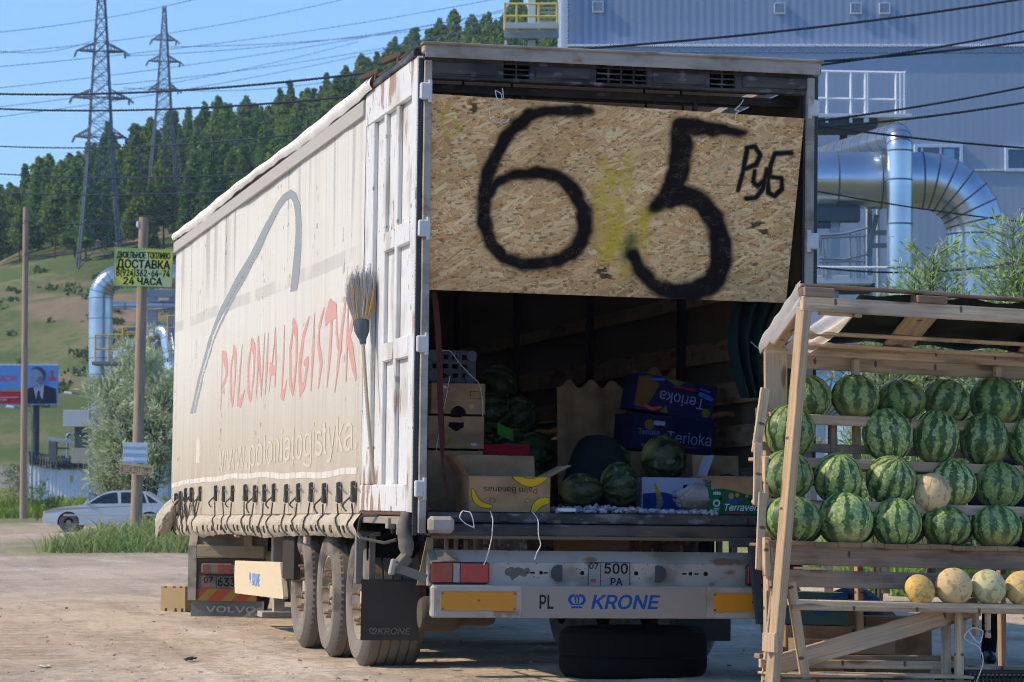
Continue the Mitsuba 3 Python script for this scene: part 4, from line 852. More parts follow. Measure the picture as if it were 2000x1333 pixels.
k, A = carton('red_carton', 'red crate lying behind the banana carton', (.75, .97, 1.083), (.34, .3, .44), -8, bsdf='matte', col=C('#8a1824'))
mb = tb(); mb.grid(lambda U, V: np.stack([.78 + U, 1.25 + .02 * np.sin(U * 30), 1.60 + V - .4 * U], -1), np.linspace(0, .11, 5), np.linspace(0, .075, 4)); put('green_paper', mb, 'matte', C('#3f7d2c'), smooth=True, label='crumpled bright green paper in the dark trailer', cat='paper')
mb = tb(); rr = lambda n: R.random(n)
for q in range(420):
    x, y = .9 + 1.05 * R.random(), .02 + .5 * R.random(); s = .010 + .012 * R.random(); h = .03 * math.exp(-((x - 1.25) / .25) ** 2) * R.random()
    mb.box((x, y, 1.084 + s / 2 + h), (s * 1.8, s, s), rot([R.normal(), R.normal(), R.normal() + .01], 360 * R.random()), .002)
put('foam_chips', mb, 'matte', C('#9599a3'), label='white foam chips scattered over the load floor', cat='packing foam', kind='stuff')
mb = tb(); mb.box((.96, .02, 1.10), (.10, .07, .022), rot([0, 0, 1], 8), .004); put('foam_slab', mb, 'matte', C('#c9ccd4'), label='white foam slab beside the banana carton', cat='packing foam')
k, A = carton('blue_carton', 'dark blue fruit carton with upside down white lettering, on top of another', (1.985, 1.40, 1.745), (.56, .38, .245), -2, bsdf='matte', col=C('#141d47'), roll=10)
mb = MB(fr(A, .05, .115, .38, True)); mb.tm(text('Terioka', .075, bold=False, squeeze=.88, depth=.0012)); put('lettering', mb, 'matte', C('#7f86ad'), under=k)
prints(k, A, .38, [('orange_print', Polygon([(-.27, .02), (-.27, .22), (-.2, .235), (-.12, .19), (-.16, .08), (-.2, .02)]), '#6a4a2a'), ('red_print', stroke([(-.19, .03), (-.14, .018), (-.09, .04)], .022), '#b8452a'), ('red_label', sbox(-.02, .19, .13, .208), '#7a2533'), ('yellow_print', unary_union([Polygon([(-.1, .24), (.06, .24), (.0, .20)]), Point(.23, .06).buffer(.03), Polygon([(-.09, .01), (-.03, .01), (-.05, .06)])]), '#55642e'), ('blue_print', unary_union([stroke([(.17, .18), (.25, .16)], .03), stroke([(-.18, .215), (-.10, .23)], .018), stroke([(.16, .215), (.23, .205)], .012)]), '#2f66b4')])
carton('brown_carton', 'plain brown carton under the blue cartons', (1.97, 1.45, 1.083), (.56, .40, .415), 3)
k, A = carton('blue_carton', 'dark blue fruit carton with white lettering, lowest of the pair', (1.97, 1.42, 1.50), (.58, .40, .24), 3, bsdf='matte', col=C('#101840'), roll=4)
mb = MB(fr(A, .12, .10, .40)); mb.tm(text('Terioka', .078, bold=False, squeeze=.86, depth=.0012)); mb.tm(text('Terioka', .035, bold=False, squeeze=.9, depth=.0012), mv((-.29, .02, 0))); put('lettering', mb, 'matte', C('#7a80a5'), under=k)
prints(k, A, .40, [('white_label', sbox(-.14, .17, -.06, .20), '#9aa0bd'), ('red_line', sbox(-.03, .035, .16, .045), '#7a2940'), ('yellow_print', unary_union([Point(-.17, .17).buffer(.035), Point(-.11, .05).buffer(.03), sbox(-.22, .02, -.12, .04)]), '#6c5c2c'), ('green_print', Point(-.05, .09).buffer(.03), '#2c5a3c')])
def cardsheet(name, label, u0, u1, z0, z1, v0, amp=.025):
    mb = tb(); mb.grid(lambda U, Zz: np.stack([U, v0 + amp * np.sin(U * 26) + .1 * (Zz - z0), Zz + .03 * np.sin(U * 40) * (Zz > z1 - .05)], -1), np.linspace(u0, u1, 40), np.linspace(z0, z1, 12)); return put(name, mb, 'card', smooth=True, label=label, cat='cardboard')
cardsheet('cardboard_sheet', 'crumpled sheet of brown cardboard standing upright in the middle of the trailer', 1.36, 1.85, 1.08, 1.98, 1.9)
cardsheet('cardboard_sheet', 'upright cardboard with a ragged edge behind the blue cartons', 1.93, 2.25, 1.08, 2.08, 1.95)
mb = tb()
def cloth(U, V): return np.stack([1.12 + .66 * U, .72 + .40 * V + .02 * np.sin(U * 9), 1.085 + .50 * np.exp(-((U - .42) / .34) ** 4) * np.exp(-((V - .5) / .52) ** 4) + .012 * np.sin(U * 14 + V * 6)], -1)
mb.grid(cloth, np.linspace(0, 1, 30), np.linspace(-.3, 1.1, 30)); put('dark_cloth', mb, 'matte', C('#101d20'), smooth=True, label='dark green blanket thrown over the load behind the melons', cat='blanket')
mb = tb(); mb.grid(lambda U, Zz: np.stack([2.22 + .14 * U + .06 * np.sin(Zz * 5) - .10 * (2.5 - Zz) * U, .30 + .06 * np.sin(U * 9 + Zz * 3), Zz], -1), np.linspace(-.5, 1.6, 26), np.linspace(1.84, 2.55, 20)); put('green_cloth', mb, 'matte', C('#0b2a29'), smooth=True, label='dark green jacket hanging inside the right of the opening', cat='jacket')
mb = tb(); mb.tube([(2.22, .22, 2.20), (2.32, .22, 2.12)], .004, 5); put('drawstring', mb, 'matte', C('#9db0b4'), label='pale cord on the hanging green jacket', cat='cord')
k, A = carton('white_blue_carton', 'white and blue banana carton with a melon behind it and a plastic bag in front', (1.80, .66, 1.083), (.43, .34, .235), -2, bsdf='matte', col=C('#9a9fb4'), open_=(None, 20, None, None))
prints(k, A, .34, [('blue_print', Polygon([(-.21, .004), (.21, .004), (.21, .10), (.03, .115), (-.07, .14), (-.21, .13)]), '#1b2f6c'), ('banana_print', unary_union([stroke([(-.13, .19), (-.105, .13), (-.10, .06), (-.12, .03)], [.015, .032, .03, .012]), stroke([(-.11, .15), (-.085, .08), (-.1, .03)], [.02, .03, .012])]), '#a08a28'), ('dark_print', unary_union([Point(-.18, .08).buffer(.03), sbox(.06, .15, .11, .19)]), '#221a2c')])
mb = MB(fr(A, .09, .135, .34)); mb.tm(text('Salam', .065, squeeze=.85, shear=.1, depth=.0018), mv((0, 0, 0), rot([0, 0, 1], 12))); put('lettering', mb, 'matte', C('#8d7f9c'), under=k)
def bag(A_, t):
    n = meshkit.fbm(np.stack([np.cos(A_) * 3, np.sin(A_) * 3, t * 5], -1), 4, 4); r = .17 * np.sin(np.pi * np.clip(t, .03, .97)) ** .6 * (.6 + .8 * n)
    return np.stack([1.92 + r * np.cos(A_) * 1.15 + .05 * t, .26 + r * np.sin(A_) * .8, 1.084 + .21 * t * (.8 + .4 * n)], -1)
mb = tb(); mb.grid(bag, np.linspace(0, 2 * np.pi, 44), np.linspace(0, 1, 22)); put('plastic_bag', mb, 'satin', C('#8a8078'), smooth=25, label='crumpled translucent plastic bag of scraps between the cartons', cat='plastic bag')
k, A = carton('green_carton', 'green open fruit carton with white script lettering at the right of the sill', (2.10, .25, 1.083), (.36, .34, .19), 0, bsdf='matte', col=C('#17583b'), open_=(None, None, None, None))
mb = MB(A @ mv((0, -.174, .19), rot([1, 0, 0], -3))); mb.grid(lambda U, V: np.stack([V, 0 * U - .004 * np.sin(V * 12), .055 - U * (.10 + .02 * np.sin(V * 14))], -1), np.linspace(0, 1, 4), np.linspace(-.178, .18, 16)); put('front_flap', mb, 'card', smooth=True, under=k)
mb = MB(fr(A, .035, .047, .34)); mb.tm(text('Terravera', .042, squeeze=.95, shear=.25, depth=.0018)); put('lettering', mb, 'matte', C('#b9c6cf'), under=k)
prints(k, A, .34, [('red_line', sbox(-.07, .008, .06, .016), '#8c3448'), ('white_label', sbox(-.165, .125, -.115, .145), '#9fb0a8'), ('round_emblem', Point(-.142, .072).buffer(.024).difference(Point(-.142, .072).buffer(.013)), '#a9b8b4'), ('emblem_text', unary_union([sbox(-.162, .036, -.122, .042), sbox(-.158, .026, -.126, .032)]), '#a9b8b4'), ('air_hole', unary_union([Point(-.115, .10).buffer(.011), Point(.085, .095).buffer(.011)]), '#08140f'), ('blue_print', unary_union([Polygon([(-.07, .07), (.0, .07), (-.01, .10), (-.06, .10)]), Point(.01, .095).buffer(.012)]), '#2c4a86'), ('skin_print', Point(-.045, .118).buffer(.018), '#a5805a'), ('yellow_print', unary_union([Point(-.005, .125).buffer(.013), Point(.06, .12).buffer(.01)]), '#a98c2c')])
k, A = carton('tan_carton', 'open tan carton behind the green one holding watermelons', (2.16, .62, 1.083), (.34, .3, .25), 0, open_=(None, None, None, 8))

# ---------------------------------------------------------------- melons
_lon, _lat = np.meshgrid(np.linspace(0, 1, 41), np.linspace(0, 1, 25), indexing='ij')
def melon(label, c, r, seed, M, bsdf='melonrind', name='watermelon', cat='watermelon', tilt=(0, 0), spin=None, stem=False, group=None):
    """r: half sizes (across, depth, up); the stem end is up unless tilted."""
    spin = R.random() if spin is None else spin
    lo, th = _lon * 2 * np.pi, (1 - _lat) * np.pi
    d = np.stack([np.sin(th) * np.cos(lo), np.sin(th) * np.sin(lo), np.cos(th)], -1)
    n = 1 + .025 * (meshkit.fbm(d * 1.6 + seed * 3.1, 3, 2) - .5) * 2 - .012 * np.exp(-((1 - d[..., 2]) / .02)) + .004 * np.cos(lo * 10)
    P_ = d * n[..., None] * np.array(r); Rm = rot([1, 0, 0], tilt[0]) @ rot([0, 1, 0], tilt[1]); P_ = P_ @ Rm.T
    mb = MB(M @ mv(c)); mb.grid(lambda U, V: P_, _lon[:, 0], _lat[0], uvfn=lambda U, V: np.stack([U + spin, seed + .01 + .98 * V], -1))
    v, f, uv, _ = mb.out(); k = thing(name, label, cat, group)
    # seam: average the normals by giving the grid's two edges the same smooth normal through a slight overlap
    kk = k + '__rind' if stem else k; scene[kk] = mikit.ply((v, f), bsdf, smooth=True, uv=uv); used.add(kk)
    if stem:
        mb = MB(M @ mv(c, Rm)); mb.tube([(0, 0, r[2] * .97), (.004, 0, r[2] + .012), (.014, .004, r[2] + .03), (.02, .012, r[2] + .032)], [.006, .004, .0035, .003], 6); put('stem', mb, 'matte', C('#5d6135'), smooth=40, under=k)
    return k
S_ = lambda k: k * 1.0
sd_ = [1]
def nxt(): sd_[0] += 1; return sd_[0] % 30 + 1
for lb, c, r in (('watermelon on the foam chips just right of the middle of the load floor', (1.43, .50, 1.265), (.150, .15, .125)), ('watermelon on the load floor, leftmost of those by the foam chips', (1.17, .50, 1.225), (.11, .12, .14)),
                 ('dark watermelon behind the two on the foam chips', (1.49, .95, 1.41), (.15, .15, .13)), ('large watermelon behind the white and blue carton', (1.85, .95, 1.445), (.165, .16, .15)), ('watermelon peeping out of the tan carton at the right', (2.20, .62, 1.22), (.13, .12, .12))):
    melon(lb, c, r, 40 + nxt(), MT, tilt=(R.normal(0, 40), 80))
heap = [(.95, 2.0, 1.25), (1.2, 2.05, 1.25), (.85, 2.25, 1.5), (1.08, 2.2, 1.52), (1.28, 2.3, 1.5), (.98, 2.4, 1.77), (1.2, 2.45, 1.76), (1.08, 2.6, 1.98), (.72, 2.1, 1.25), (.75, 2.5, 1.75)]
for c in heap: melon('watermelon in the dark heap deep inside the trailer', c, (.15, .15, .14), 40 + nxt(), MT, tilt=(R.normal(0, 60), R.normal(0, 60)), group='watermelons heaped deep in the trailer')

# a worn tyre lying flat on the ground under the rear of the trailer
mb = MB(frame([1, 0, 0], [0, 1, 0], [0, 0, 1], (MT @ [1.60, .75, 0, 1])[:3] * [1, 1, 0] + [0, 0, float(height(.9, 19.5)) - .01]))
mb.lathe([(.29, .03), (.34, .0), (.44, .0), (.475, .03), (.485, .07), (.485, .13), (.475, .14), (.485, .15), (.485, .25), (.475, .29), (.44, .32), (.34, .32), (.29, .29), (.28, .16), (.29, .03)], sides=56)
put('old_tyre', mb, 'matte', C('#131212'), smooth=30, label='worn black tyre lying flat on the ground under the rear bumper', cat='tyre')
# ================================================================ the fruit stall
th = .35
MS = frame([math.cos(th), math.sin(th), -.03], [-math.sin(th), math.cos(th), 0], [0, 0, 1], [1.535, 17.53, 0])
stall = thing('fruit_stall', 'rough stall knocked together from planks and pallets, with a film roof, stacked with melons', 'market stall')
_seed = [0]
def plank(name, p0, p1, w, h, up=(0, 0, 1), old=False, label=None, ch=.004):
    _seed[0] += 1
    mb = MB(MS); mb.beam(p0, p1, w, h, up, ch, (50 if old else 0) + _seed[0] % 40)
    v, f, uv, c = mb.out()
    return put(name, mb, 'wood', uv=True, under=stall, label=label)
A1 = 3.25
plank('post', (-.02, 0, -.06), (.212, .0, 2.30), .052, .105, (0, 1, 0), label='grey leaning front post of the stall', old=False)
plank('post', (A1 - .05, 0, -.06), (A1 - .03, .0, 2.33), .06, .105, (0, 1, 0))
# roof: front rail, cross boards, film
plank('roof_rail', (.18, -.03, 2.320), (A1, -.03, 2.320), .045, .086)
plank('roof_block', (.19, -.01, 2.392), (.385, -.01, 2.392), .10, .055, old=True); plank('roof_block', (.935, -.02, 2.386), (1.135, -.02, 2.386), .10, .045, old=True); plank('roof_block', (1.9, -.02, 2.386), (2.1, -.02, 2.386), .10, .045)
plank('roof_plank', (.19, .02, 2.432), (1.2, .02, 2.432), .11, .018, old=True); plank('roof_plank', (.98, .02, 2.424), (A1, .02, 2.424), .11, .018, old=True)
for a in (.24, 1.03, 1.98, 2.9): plank('rafter', (a + .02, -.005, 2.345), (a + .14, .74, 2.105), .065 if a < .3 else .19, .022, (0, 0, 1), label='broad board under the roof film' if a == 1.03 else None)
plank('roof_plank', (.33, .45, 2.155 + .03), (A1, .45, 2.185), .09, .02); plank('roof_plank', (.40, .62, 2.125), (A1, .62, 2.125), .10, .022)
plank('back_rail', (.30, .735, 2.10), (A1, .735, 2.10), .04, .075); plank('back_rail', (.36, .76, 2.025), (A1, .76, 2.025), .025, .09, label='broad splintered back rail'); plank('batten', (.30, -.02, 2.270), (.58, -.02, 2.268), .03, .022)
mb = MB(MS); mb.grid(lambda U, V: np.stack([(.60 - .06 * V) + (U - .24) / (A1 - .24) * (A1 - (.60 - .06 * V)), V, 2.412 - .33 * V + .012 * np.sin(U * 13 + 5 * V) + .010 * meshkit.fbm(np.stack([U * 9, V * 3, 0 * U], -1), 3, 4) - .03 * np.sin(np.pi * V / .74) * (.6 + .4 * np.sin(U * 3.2)), ], -1), np.linspace(.24, A1, 150), np.linspace(.03, .78, 26))
put('roof_film', mb, 'satin', C('#1a2119'), smooth=True, under=stall, label='wrinkled dark plastic film over the roof')
mb = MB(MS); mb.grid(lambda V, t: np.stack([.185 + .11 * V / .75 - .012 - .012 * np.sin(t * np.pi), V, 2.43 - .365 * V - t * .085 + .006 * np.sin(V * 28)], -1), np.linspace(-.03, .78, 30), np.linspace(-.25, 1, 8))
mb.grid(lambda V, t: np.stack([.185 + .11 * V / .75 + t * (.16 + .10 * np.sin(3 * (1 - V))), V, 2.448 - .365 * V - .02 - .03 * t], -1), np.linspace(-.03, .78, 30), np.linspace(-.05, .45, 8))
mb.grid(lambda V, t: np.stack([.22 + .11 * V / .75 + t * (.42 - .16 * V), .03 + V, 2.385 - .36 * V - .05 * np.sin(np.pi * t) * (1.1 - V) - .012 * np.sin(t * 17 + V * 9) - .05 * t], -1), np.linspace(0, .70, 26), np.linspace(0, 1, 24))
put('white_film', mb, 'sheet', C('#efedea'), smooth=True, under=stall, label='white plastic film folded round the left edge of the roof')
# left side frame
plank('upright', (.368, .73, 1.66), (.366, .73, 2.09), .025, .152, (1, 0, 0), label='broad upright board at the back left'); plank('upright', (.31, .74, .0), (.31, .74, 1.75), .04, .05, (0, 1, 0))
plank('side_slat', (.235, .60, 1.84), (.135, .52, 1.44), .02, .06, (1, 0, 0)); plank('side_slat', (.150, .52, 1.50), (.095, .42, 1.12), .018, .055, (1, 0, 0)); plank('side_slat', (.105, .36, 1.20), (.048, .29, .735), .018, .055, (1, 0, 0)); plank('side_slat', (.085, .27, .93), (.080, .26, .70), .04, .04, (0, 1, 0))
plank('side_slat', (.205, .62, 1.72), (.20, .60, 1.58), .02, .05, (1, 0, 0), old=True)
plank('side_leg', (.166, .30, .735), (.085, .32, -.03), .022, .05, (1, 0, 0)); plank('side_leg', (.135, .26, .58), (.125, .26, .38), .04, .03, (0, 1, 0))
# shelves: two rails each
for z, b, a0 in ((1.695, .60, .26), (1.425, .50, .15), (1.165, .38, .115)):
    plank('shelf_rail', (a0, b, z - .032), (A1, b, z - .032), .05, .062); plank('shelf_board', (a0 + .02, b + .17, z - .02), (A1, b + .17, z - .02), .09, .022)
plank('shelf_rail', (a0 + .10, .66, 1.49), (A1, .66, 1.49), .03, .055, old=True); plank('shelf_rail', (.34, .62, 1.245 + .13), (1.6, .62, 1.375), .03, .05)
plank('stub', (.72, .66, 1.42), (.72, .66, 1.66), .045, .05, (0, 1, 0), old=True); plank('stub', (.66, .655, 1.652), (.86, .655, 1.652), .06, .018, old=True)
for a, b in ((.16, .44), (1.5, .66), (2.6, .66)): plank('stub', (a, b, .9), (a, b, 1.42), .03, .04, (0, 1, 0))
for a in (.9, 1.9, 2.8): plank('stub', (a, .66, .0), (a, .70, 2.05), .04, .05, (0, 1, 0))
plank('display_board', (.105, .25, .832), (A1, .25, .832), .026, .124, old=True, label='dark weathered board under the lowest melon row'); plank('display_board', (.098, .25, .690), (A1, .25, .690), .026, .104, old=True, label='lower dark weathered board'); plank('display_base', (.1, .40, .885), (A1, .40, .885), .30, .02, old=True)
for a in (.115, .50, .88, 1.26, 1.36, 2.0, 2.7): plank('stub', (a, .275, .61), (a, .275, .90), .052, .025, (0, 1, 0))
plank('batten', (.25, .235, .752), (.46, .235, .752), .02, .014)
mb = MB(MS)
for i, a in enumerate(np.arange(.07, A1, .155)):
    mb.box((a + .0765, .30, .905 + .003 * math.sin(i * 2.1)), (.152, .17, .018), rot([0, 1, 0], float(R.normal(0, .7))), .003); mb.box((a + .0765, .217, .899 + .003 * math.sin(i * 2.1)), (.152, .012, .030), rot([1, 0, 0], float(R.normal(-14, 5))), .003)
put('cardboard_strip', mb, 'card', under=stall, label='strip of cardboard under the lowest melons')
# bench in front
plank('bench_board', (.15, .06, .548), (A1, .06, .548), .12, .036); plank('bench_board', (.15, .185, .557), (A1, .185, .557), .10, .02); plank('bench_board', (.12, -.0, .523), (A1, -.0, .523), .022, .03)
plank('leg', (.128, .025, .672), (.245, .025, -.06), .055, .04, (0, 1, 0)); plank('diagonal', (.06, .17, .165), (1.46, .17, .548), .025, .118, label='broad diagonal brace'); plank('leg', (1.25, .20, -.06), (1.25, .20, .53), .052, .04, (0, 1, 0)); plank('leg', (1.215 + .07, .10, -.06), (1.285, .10, .53), .045, .045, (0, 1, 0)); plank('leg', (1.36, .20, .35), (1.36, .20, .66), .05, .03, (0, 1, 0)); plank('leg', (1.40, .10, .37), (1.40, .10, .52), .022, .055, (0, 1, 0)); plank('leg', (1.44, .02, .36), (1.44, .02, .52), .03, .03, (0, 1, 0))
plank('block', (-.045, -.03, .315), (.035, .02, .310), .09, .115, label='block of wood nailed to the post foot')
plank('low_rail', (.05, .30, .178), (1.3, .30, .178), .03, .052); plank('low_rail', (.1, .45, .215), (1.5, .45, .215), .08, .03, old=True); plank('low_rail', (1.2, .30, .15), (A1, .30, .15), .03, .06)
for b in (.03, .12, .21, .30): plank('low_board', (.05, b, .122 + .004 * b), (1.33, b, .122), .075, .016)
plank('low_board', (.02, .0, .085), (1.3, .0, .085), .03, .035, old=True)
plank('low_board', (.07, .15, .09), (.25, .15, .09), .3, .03, old=True)
string('twine', [(1.31, .02, .40), (1.37, .0, .33), (1.40, .01, .40), (1.34, .02, .42), (1.30, .06, .36), (1.37, .0, .30), (1.40, .01, .22), (1.36, .02, .10), (1.30, .0, .02)], 'white twine knotted round a leg of the stall bench', M=MS)

T4 = [(.583, 1.816, .143, .122), (.897, 1.821, .159, .124), (1.216, 1.815, .152, .119), (1.541, 1.82, .162, .124), (1.89, 1.835, .172, .139), (2.242, 1.835, .166, .134), (2.6, 1.825, .16, .13), (2.93, 1.83, .16, .13)]
T3 = [(.391, 1.585, .153, .150), (1.059, 1.588, .156, .160), (1.398, 1.590, .158, .163), (1.736, 1.588, .158, .160), (2.082, 1.580, .166, .152), (2.42, 1.58, .16, .15), (2.77, 1.58, .16, .15)]
T2 = [(.311, 1.315, .165, .148), (.656, 1.308, .160, .142), (1.02, 1.308, .159, .142), (1.441, 1.298, .156, .132), (1.772, 1.298, .165, .132), (2.115, 1.298, .163, .132), (2.46, 1.30, .16, .135), (2.8, 1.30, .16, .135)]
T1 = [(.289, 1.045, .170, .130), (.642, 1.056, .175, .143), (.992, 1.046, .162, .132), (1.333, 1.036, .167, .122), (1.684, 1.038, .157, .124), (2.023, 1.040, .162, .126), (2.36, 1.04, .16, .13), (2.7, 1.04, .16, .13)]
ORD = ['leftmost', 'second from the left', 'third from the left', 'fourth from the left', 'fifth from the left', 'sixth from the left', 'seventh from the left', 'eighth from the left']
for rows, b, nme in ((T4, .70, 'top shelf'), (T3, .58, 'second shelf from the top'), (T2, .46, 'third shelf from the top'), (T1, .34, 'lowest row of the display')):
    for i, (a, z, rx, rz) in enumerate(rows):
        rx, rz = rx * (1 + .04 * float(np.clip(R.normal(), -1.5, 1))), rz * (1 + .05 * float(np.clip(R.normal(), -1.5, 1.2)))
        look = 'striped watermelon'; tilt, stem = (float(R.normal(0, 5)), float(R.normal(0, 6))), False
        if nme.startswith('third') and i in (1, 2): tilt, stem, look = (32 if i == 2 else 24, 3 if i == 2 else -4), True, 'watermelon with its stem turned forward'
        if nme == 'top shelf' and i == 0: tilt = (15, -14)
        if nme == 'top shelf' and i == 3: tilt = (8, 24)
        melon(f'watermelon showing its stem on the third shelf, {ORD[i]}' if 'stem' in look else f'{look} on the {nme} of the stall, {ORD[i]}', (a, b, z - .006), (rx, rx * .96, rz * 1.1), nxt(), MS, tilt=tilt, stem=stem)
for i, a in enumerate((.47, .82, 1.17, 1.50, 1.85)):
    melon(f'shaded watermelon behind the lowest row of the stall, {ORD[i]}', (a, .60, 1.02), (.15, .13, .125), nxt(), MS)
melon('pale ivory melon wedged between watermelons on the third shelf', (1.25, .36, 1.232), (.113, .11, .124), 31, MS, 'netted', 'melon', 'melon', tilt=(10, 6))
for i, (a, z, rx, rz, s_, lb) in enumerate(((1.006, .640, .096, .078, 35, 'small yellow striped melon, leftmost on the front bench'), (1.236, .664, .115, .102, 32, 'tan netted melon on the front bench, second from the left'), (1.473, .666, .110, .104, 33, 'pale greenish melon with dark streaks on the front bench'), (1.714, .660, .116, .098, 34, 'netted melon at the right edge of the front bench'), (1.96, .66, .11, .10, 32, 'netted melon beyond the right edge of the bench'))):
    melon(lb, (a, .07, z), (rx, rx, rz), s_, MS, 'netted', 'melon', 'melon', tilt=(65 + 20 * math.sin(i * 2), 12 * math.cos(i * 3)))

# things standing under and behind the stall
cr_ = thing('black_crate', 'black slatted plastic crate at the foot of the stall', 'crate')
w, d, h, t = .66, .40, .165, .012; cx, cy = 1.67, .30
for (px_, py_, sx, sy) in ((cx, cy - d / 2, w, 0), (cx, cy + d / 2, w, 0), (cx - w / 2, cy, 0, d), (cx + w / 2, cy, 0, d)):
    mb = MB(MS); L = sx or sy
    for zz in (.012, .06, .105): mb.box((px_, py_, zz), (sx or t, sy or t, .016), ch=.003)
    mb.box((px_, py_, h - .012), ((sx + .03) if sx else t * 2, (sy + .03) if sy else t * 2, .024), ch=.004)
    for q in np.arange(-L / 2 + .01, L / 2, .03): mb.box((px_ + (q if sx else 0), py_ + (q if sy else 0), h / 2), (t * .9, t * .9, h - .01), ch=.002)
    put('side', mb, 'satin', C('#131316'), under=cr_)
mb = MB(MS); mb.box((cx, cy, .006), (w, d, .008)); put('bottom', mb, 'satin', C('#131316'), under=cr_)
k, A = carton('brown_carton', 'brown carton with a yellow oval print in the shade under the stall', (1.02, .95, .02), (.46, .36, .36), 12, M=MS)
prints(k, A, .36, [('oval_print', Point(0, 0).buffer(.16, 20).difference(Point(-.03, 0).buffer(.14, 20)).intersection(sbox(0, -.2, .3, .2)).buffer(.001), '#8f8a35')])
k, A = carton('brown_carton', 'brown carton in the shade under the middle of the stall', (.62, .9, .02), (.42, .36, .24), -6, M=MS, open_=(None, 50, None, 20))
for i, (a_, b_, w_, h_, yw, lb) in enumerate(((.98, 1.30, .42, .30, 5, 'brown carton in the dark behind the left end of the bench'), (1.50, 1.45, .46, .42, -4, 'tall brown carton in the dark behind the bench'), (1.0, 1.34, .38, .22, -7, 'brown carton stacked on the left one behind the bench'))):
    carton('brown_carton', lb, (a_, b_, .02 + (.305 if i == 2 else 0)), (w_, .36, h_), yw, M=MS)
k, A = carton('flat_carton', 'low open carton tray under the stall bench', (.72, .55, .235), (.62, .22, .085), 0, M=MS, col=C('#8f7d66'), bsdf='matte', open_=(None, None, None, None))
k, A = carton('blue_white_carton', 'pale blue fruit carton lying behind the stall under the dark boards', (.66, .86, .40), (.40, .34, .20), -14, M=MS, bsdf='matte', col=C('#46605b'))
prints(k, A, .34, [('blue_print', Polygon([(-.1, .12), (.2, .21), (.2, .12), (.02, .05)]), '#264f86')])
carton('brown_carton', 'brown carton under the pale blue one behind the stall', (.66, .86, .255), (.42, .36, .14), -8, M=MS)
def sackf(cx, cy, r, h, sd0):
    def fn(A_, t):
        n = meshkit.fbm(np.stack([np.cos(A_) * 2 + sd0, np.sin(A_) * 2, t * 3], -1), 4, 3); q = r * np.sin(np.pi * np.clip(t * .93 + .06, 0, 1)) ** .5 * (.65 + .7 * n)
        return np.stack([cx + q * np.cos(A_), cy + q * np.sin(A_), h * t], -1)
    return fn
for i, (x, y, r, h, lb) in enumerate(((1.0, 1.65, .26, .55, 'black bag standing behind the stall by the lorry'), (1.45, 1.85, .28, .62, 'black bag behind the middle of the stall'))):
    mb = MB(MS); mb.grid(sackf(x, y, r, h, i * 5), np.linspace(0, 2 * np.pi, 40), np.linspace(0, 1, 20)); put('black_bag', mb, 'satin', C('#111316'), smooth=25, label=lb, cat='bag')

# ---------------------------------------------------------------- the seller behind the stall
import manifold3d as m3
def sph(c, r, s=(1, 1, 1), n=20): return m3.Manifold.sphere(r, n).scale(list(s)).translate([float(x) for x in c])
def bones(J, B, fine=.03, it=8):
    man = None
    for a, b in B:
        hsh = m3.Manifold.batch_hull([sph(J[a][0], J[a][1]), sph(J[b][0], J[b][1])]); man = hsh if man is None else man + hsh
    me = man.refine_to_length(fine).to_mesh(); t = trimesh.Trimesh(me.vert_properties[:, :3], me.tri_verts, process=True)
    trimesh.smoothing.filter_taubin(t, iterations=it); return t
MP = frame([-1, 0, 0], [0, -1, 0], [0, 0, 1], [3.50, 20.9, float(height(3.5, 20.9))]) @ mv((0, 0, 0), rot([0, 0, 1], 6))   # facing the camera: +y is forward
per = thing('person', 'person in black trousers and a dark jacket standing behind the stall', 'person')
J = dict(hl=((-.10, 0, .90), .105), hr=((.10, 0, .90), .105), kl=((-.145, .03, .48), .068), kr=((.14, .02, .48), .068), al=((-.165, -.01, .09), .052), ar=((.16, -.01, .09), .052), wa=((0, 0, 1.02), .13), wa2=((0, .01, .98), .14))
t = bones(J, [('hl', 'kl'), ('hr', 'kr'), ('kl', 'al'), ('kr', 'ar'), ('hl', 'hr'), ('hl', 'wa'), ('hr', 'wa')]); mb = MB(MP); mb.tm(t); put('trousers', mb, 'matte', C('#0d0d10'), smooth=True, under=per)
for s in (-1, 1):
    t = bones({'h': ((s * .163, -.04, .045), .045), 't': ((s * .185, .15, .035), .036), 'm': ((s * .175, .06, .05), .045)}, [('h', 'm'), ('m', 't')], .02, 6); mb = MB(MP); mb.tm(t); put('shoe', mb, 'satin', C('#101012'), smooth=True, under=per)
J = dict(wl=((-.10, 0, 1.0), .12), wr=((.10, 0, 1.0), .12), cl=((-.11, 0, 1.28), .13), cr=((.11, 0, 1.28), .13), sl=((-.19, 0, 1.42), .065), sr=((.19, 0, 1.42), .065), el=((-.25, -.03, 1.14), .05), er=((.25, -.03, 1.14), .05), hl=((-.23, .10, .93), .04), hr=((.23, .10, .93), .04), n=((0, 0, 1.47), .06))
t = bones(J, [('wl', 'wr'), ('wl', 'cl'), ('wr', 'cr'), ('cl', 'cr'), ('cl', 'sl'), ('cr', 'sr'), ('sl', 'n'), ('sr', 'n'), ('sl', 'el'), ('sr', 'er'), ('el', 'hl'), ('er', 'hr'), ('cl', 'n'), ('cr', 'n')]); mb = MB(MP); mb.tm(t); put('jacket', mb, 'matte', C('#2a2338'), smooth=True, under=per)
J = dict(n=((0, 0, 1.46), .052), n2=((0, .005, 1.54), .05), h=((0, .0, 1.635), .088), c=((0, .035, 1.575), .058), b=((0, -.02, 1.64), .085), no=((0, .088, 1.612), .016), no2=((0, .075, 1.65), .012), e1=((.082, 0, 1.61), .016), e2=((-.082, 0, 1.61), .016))
B_ = [('n', 'n2'), ('n2', 'h'), ('h', 'c'), ('h', 'b'), ('no', 'no2'), ('e1', 'h'), ('e2', 'h')]
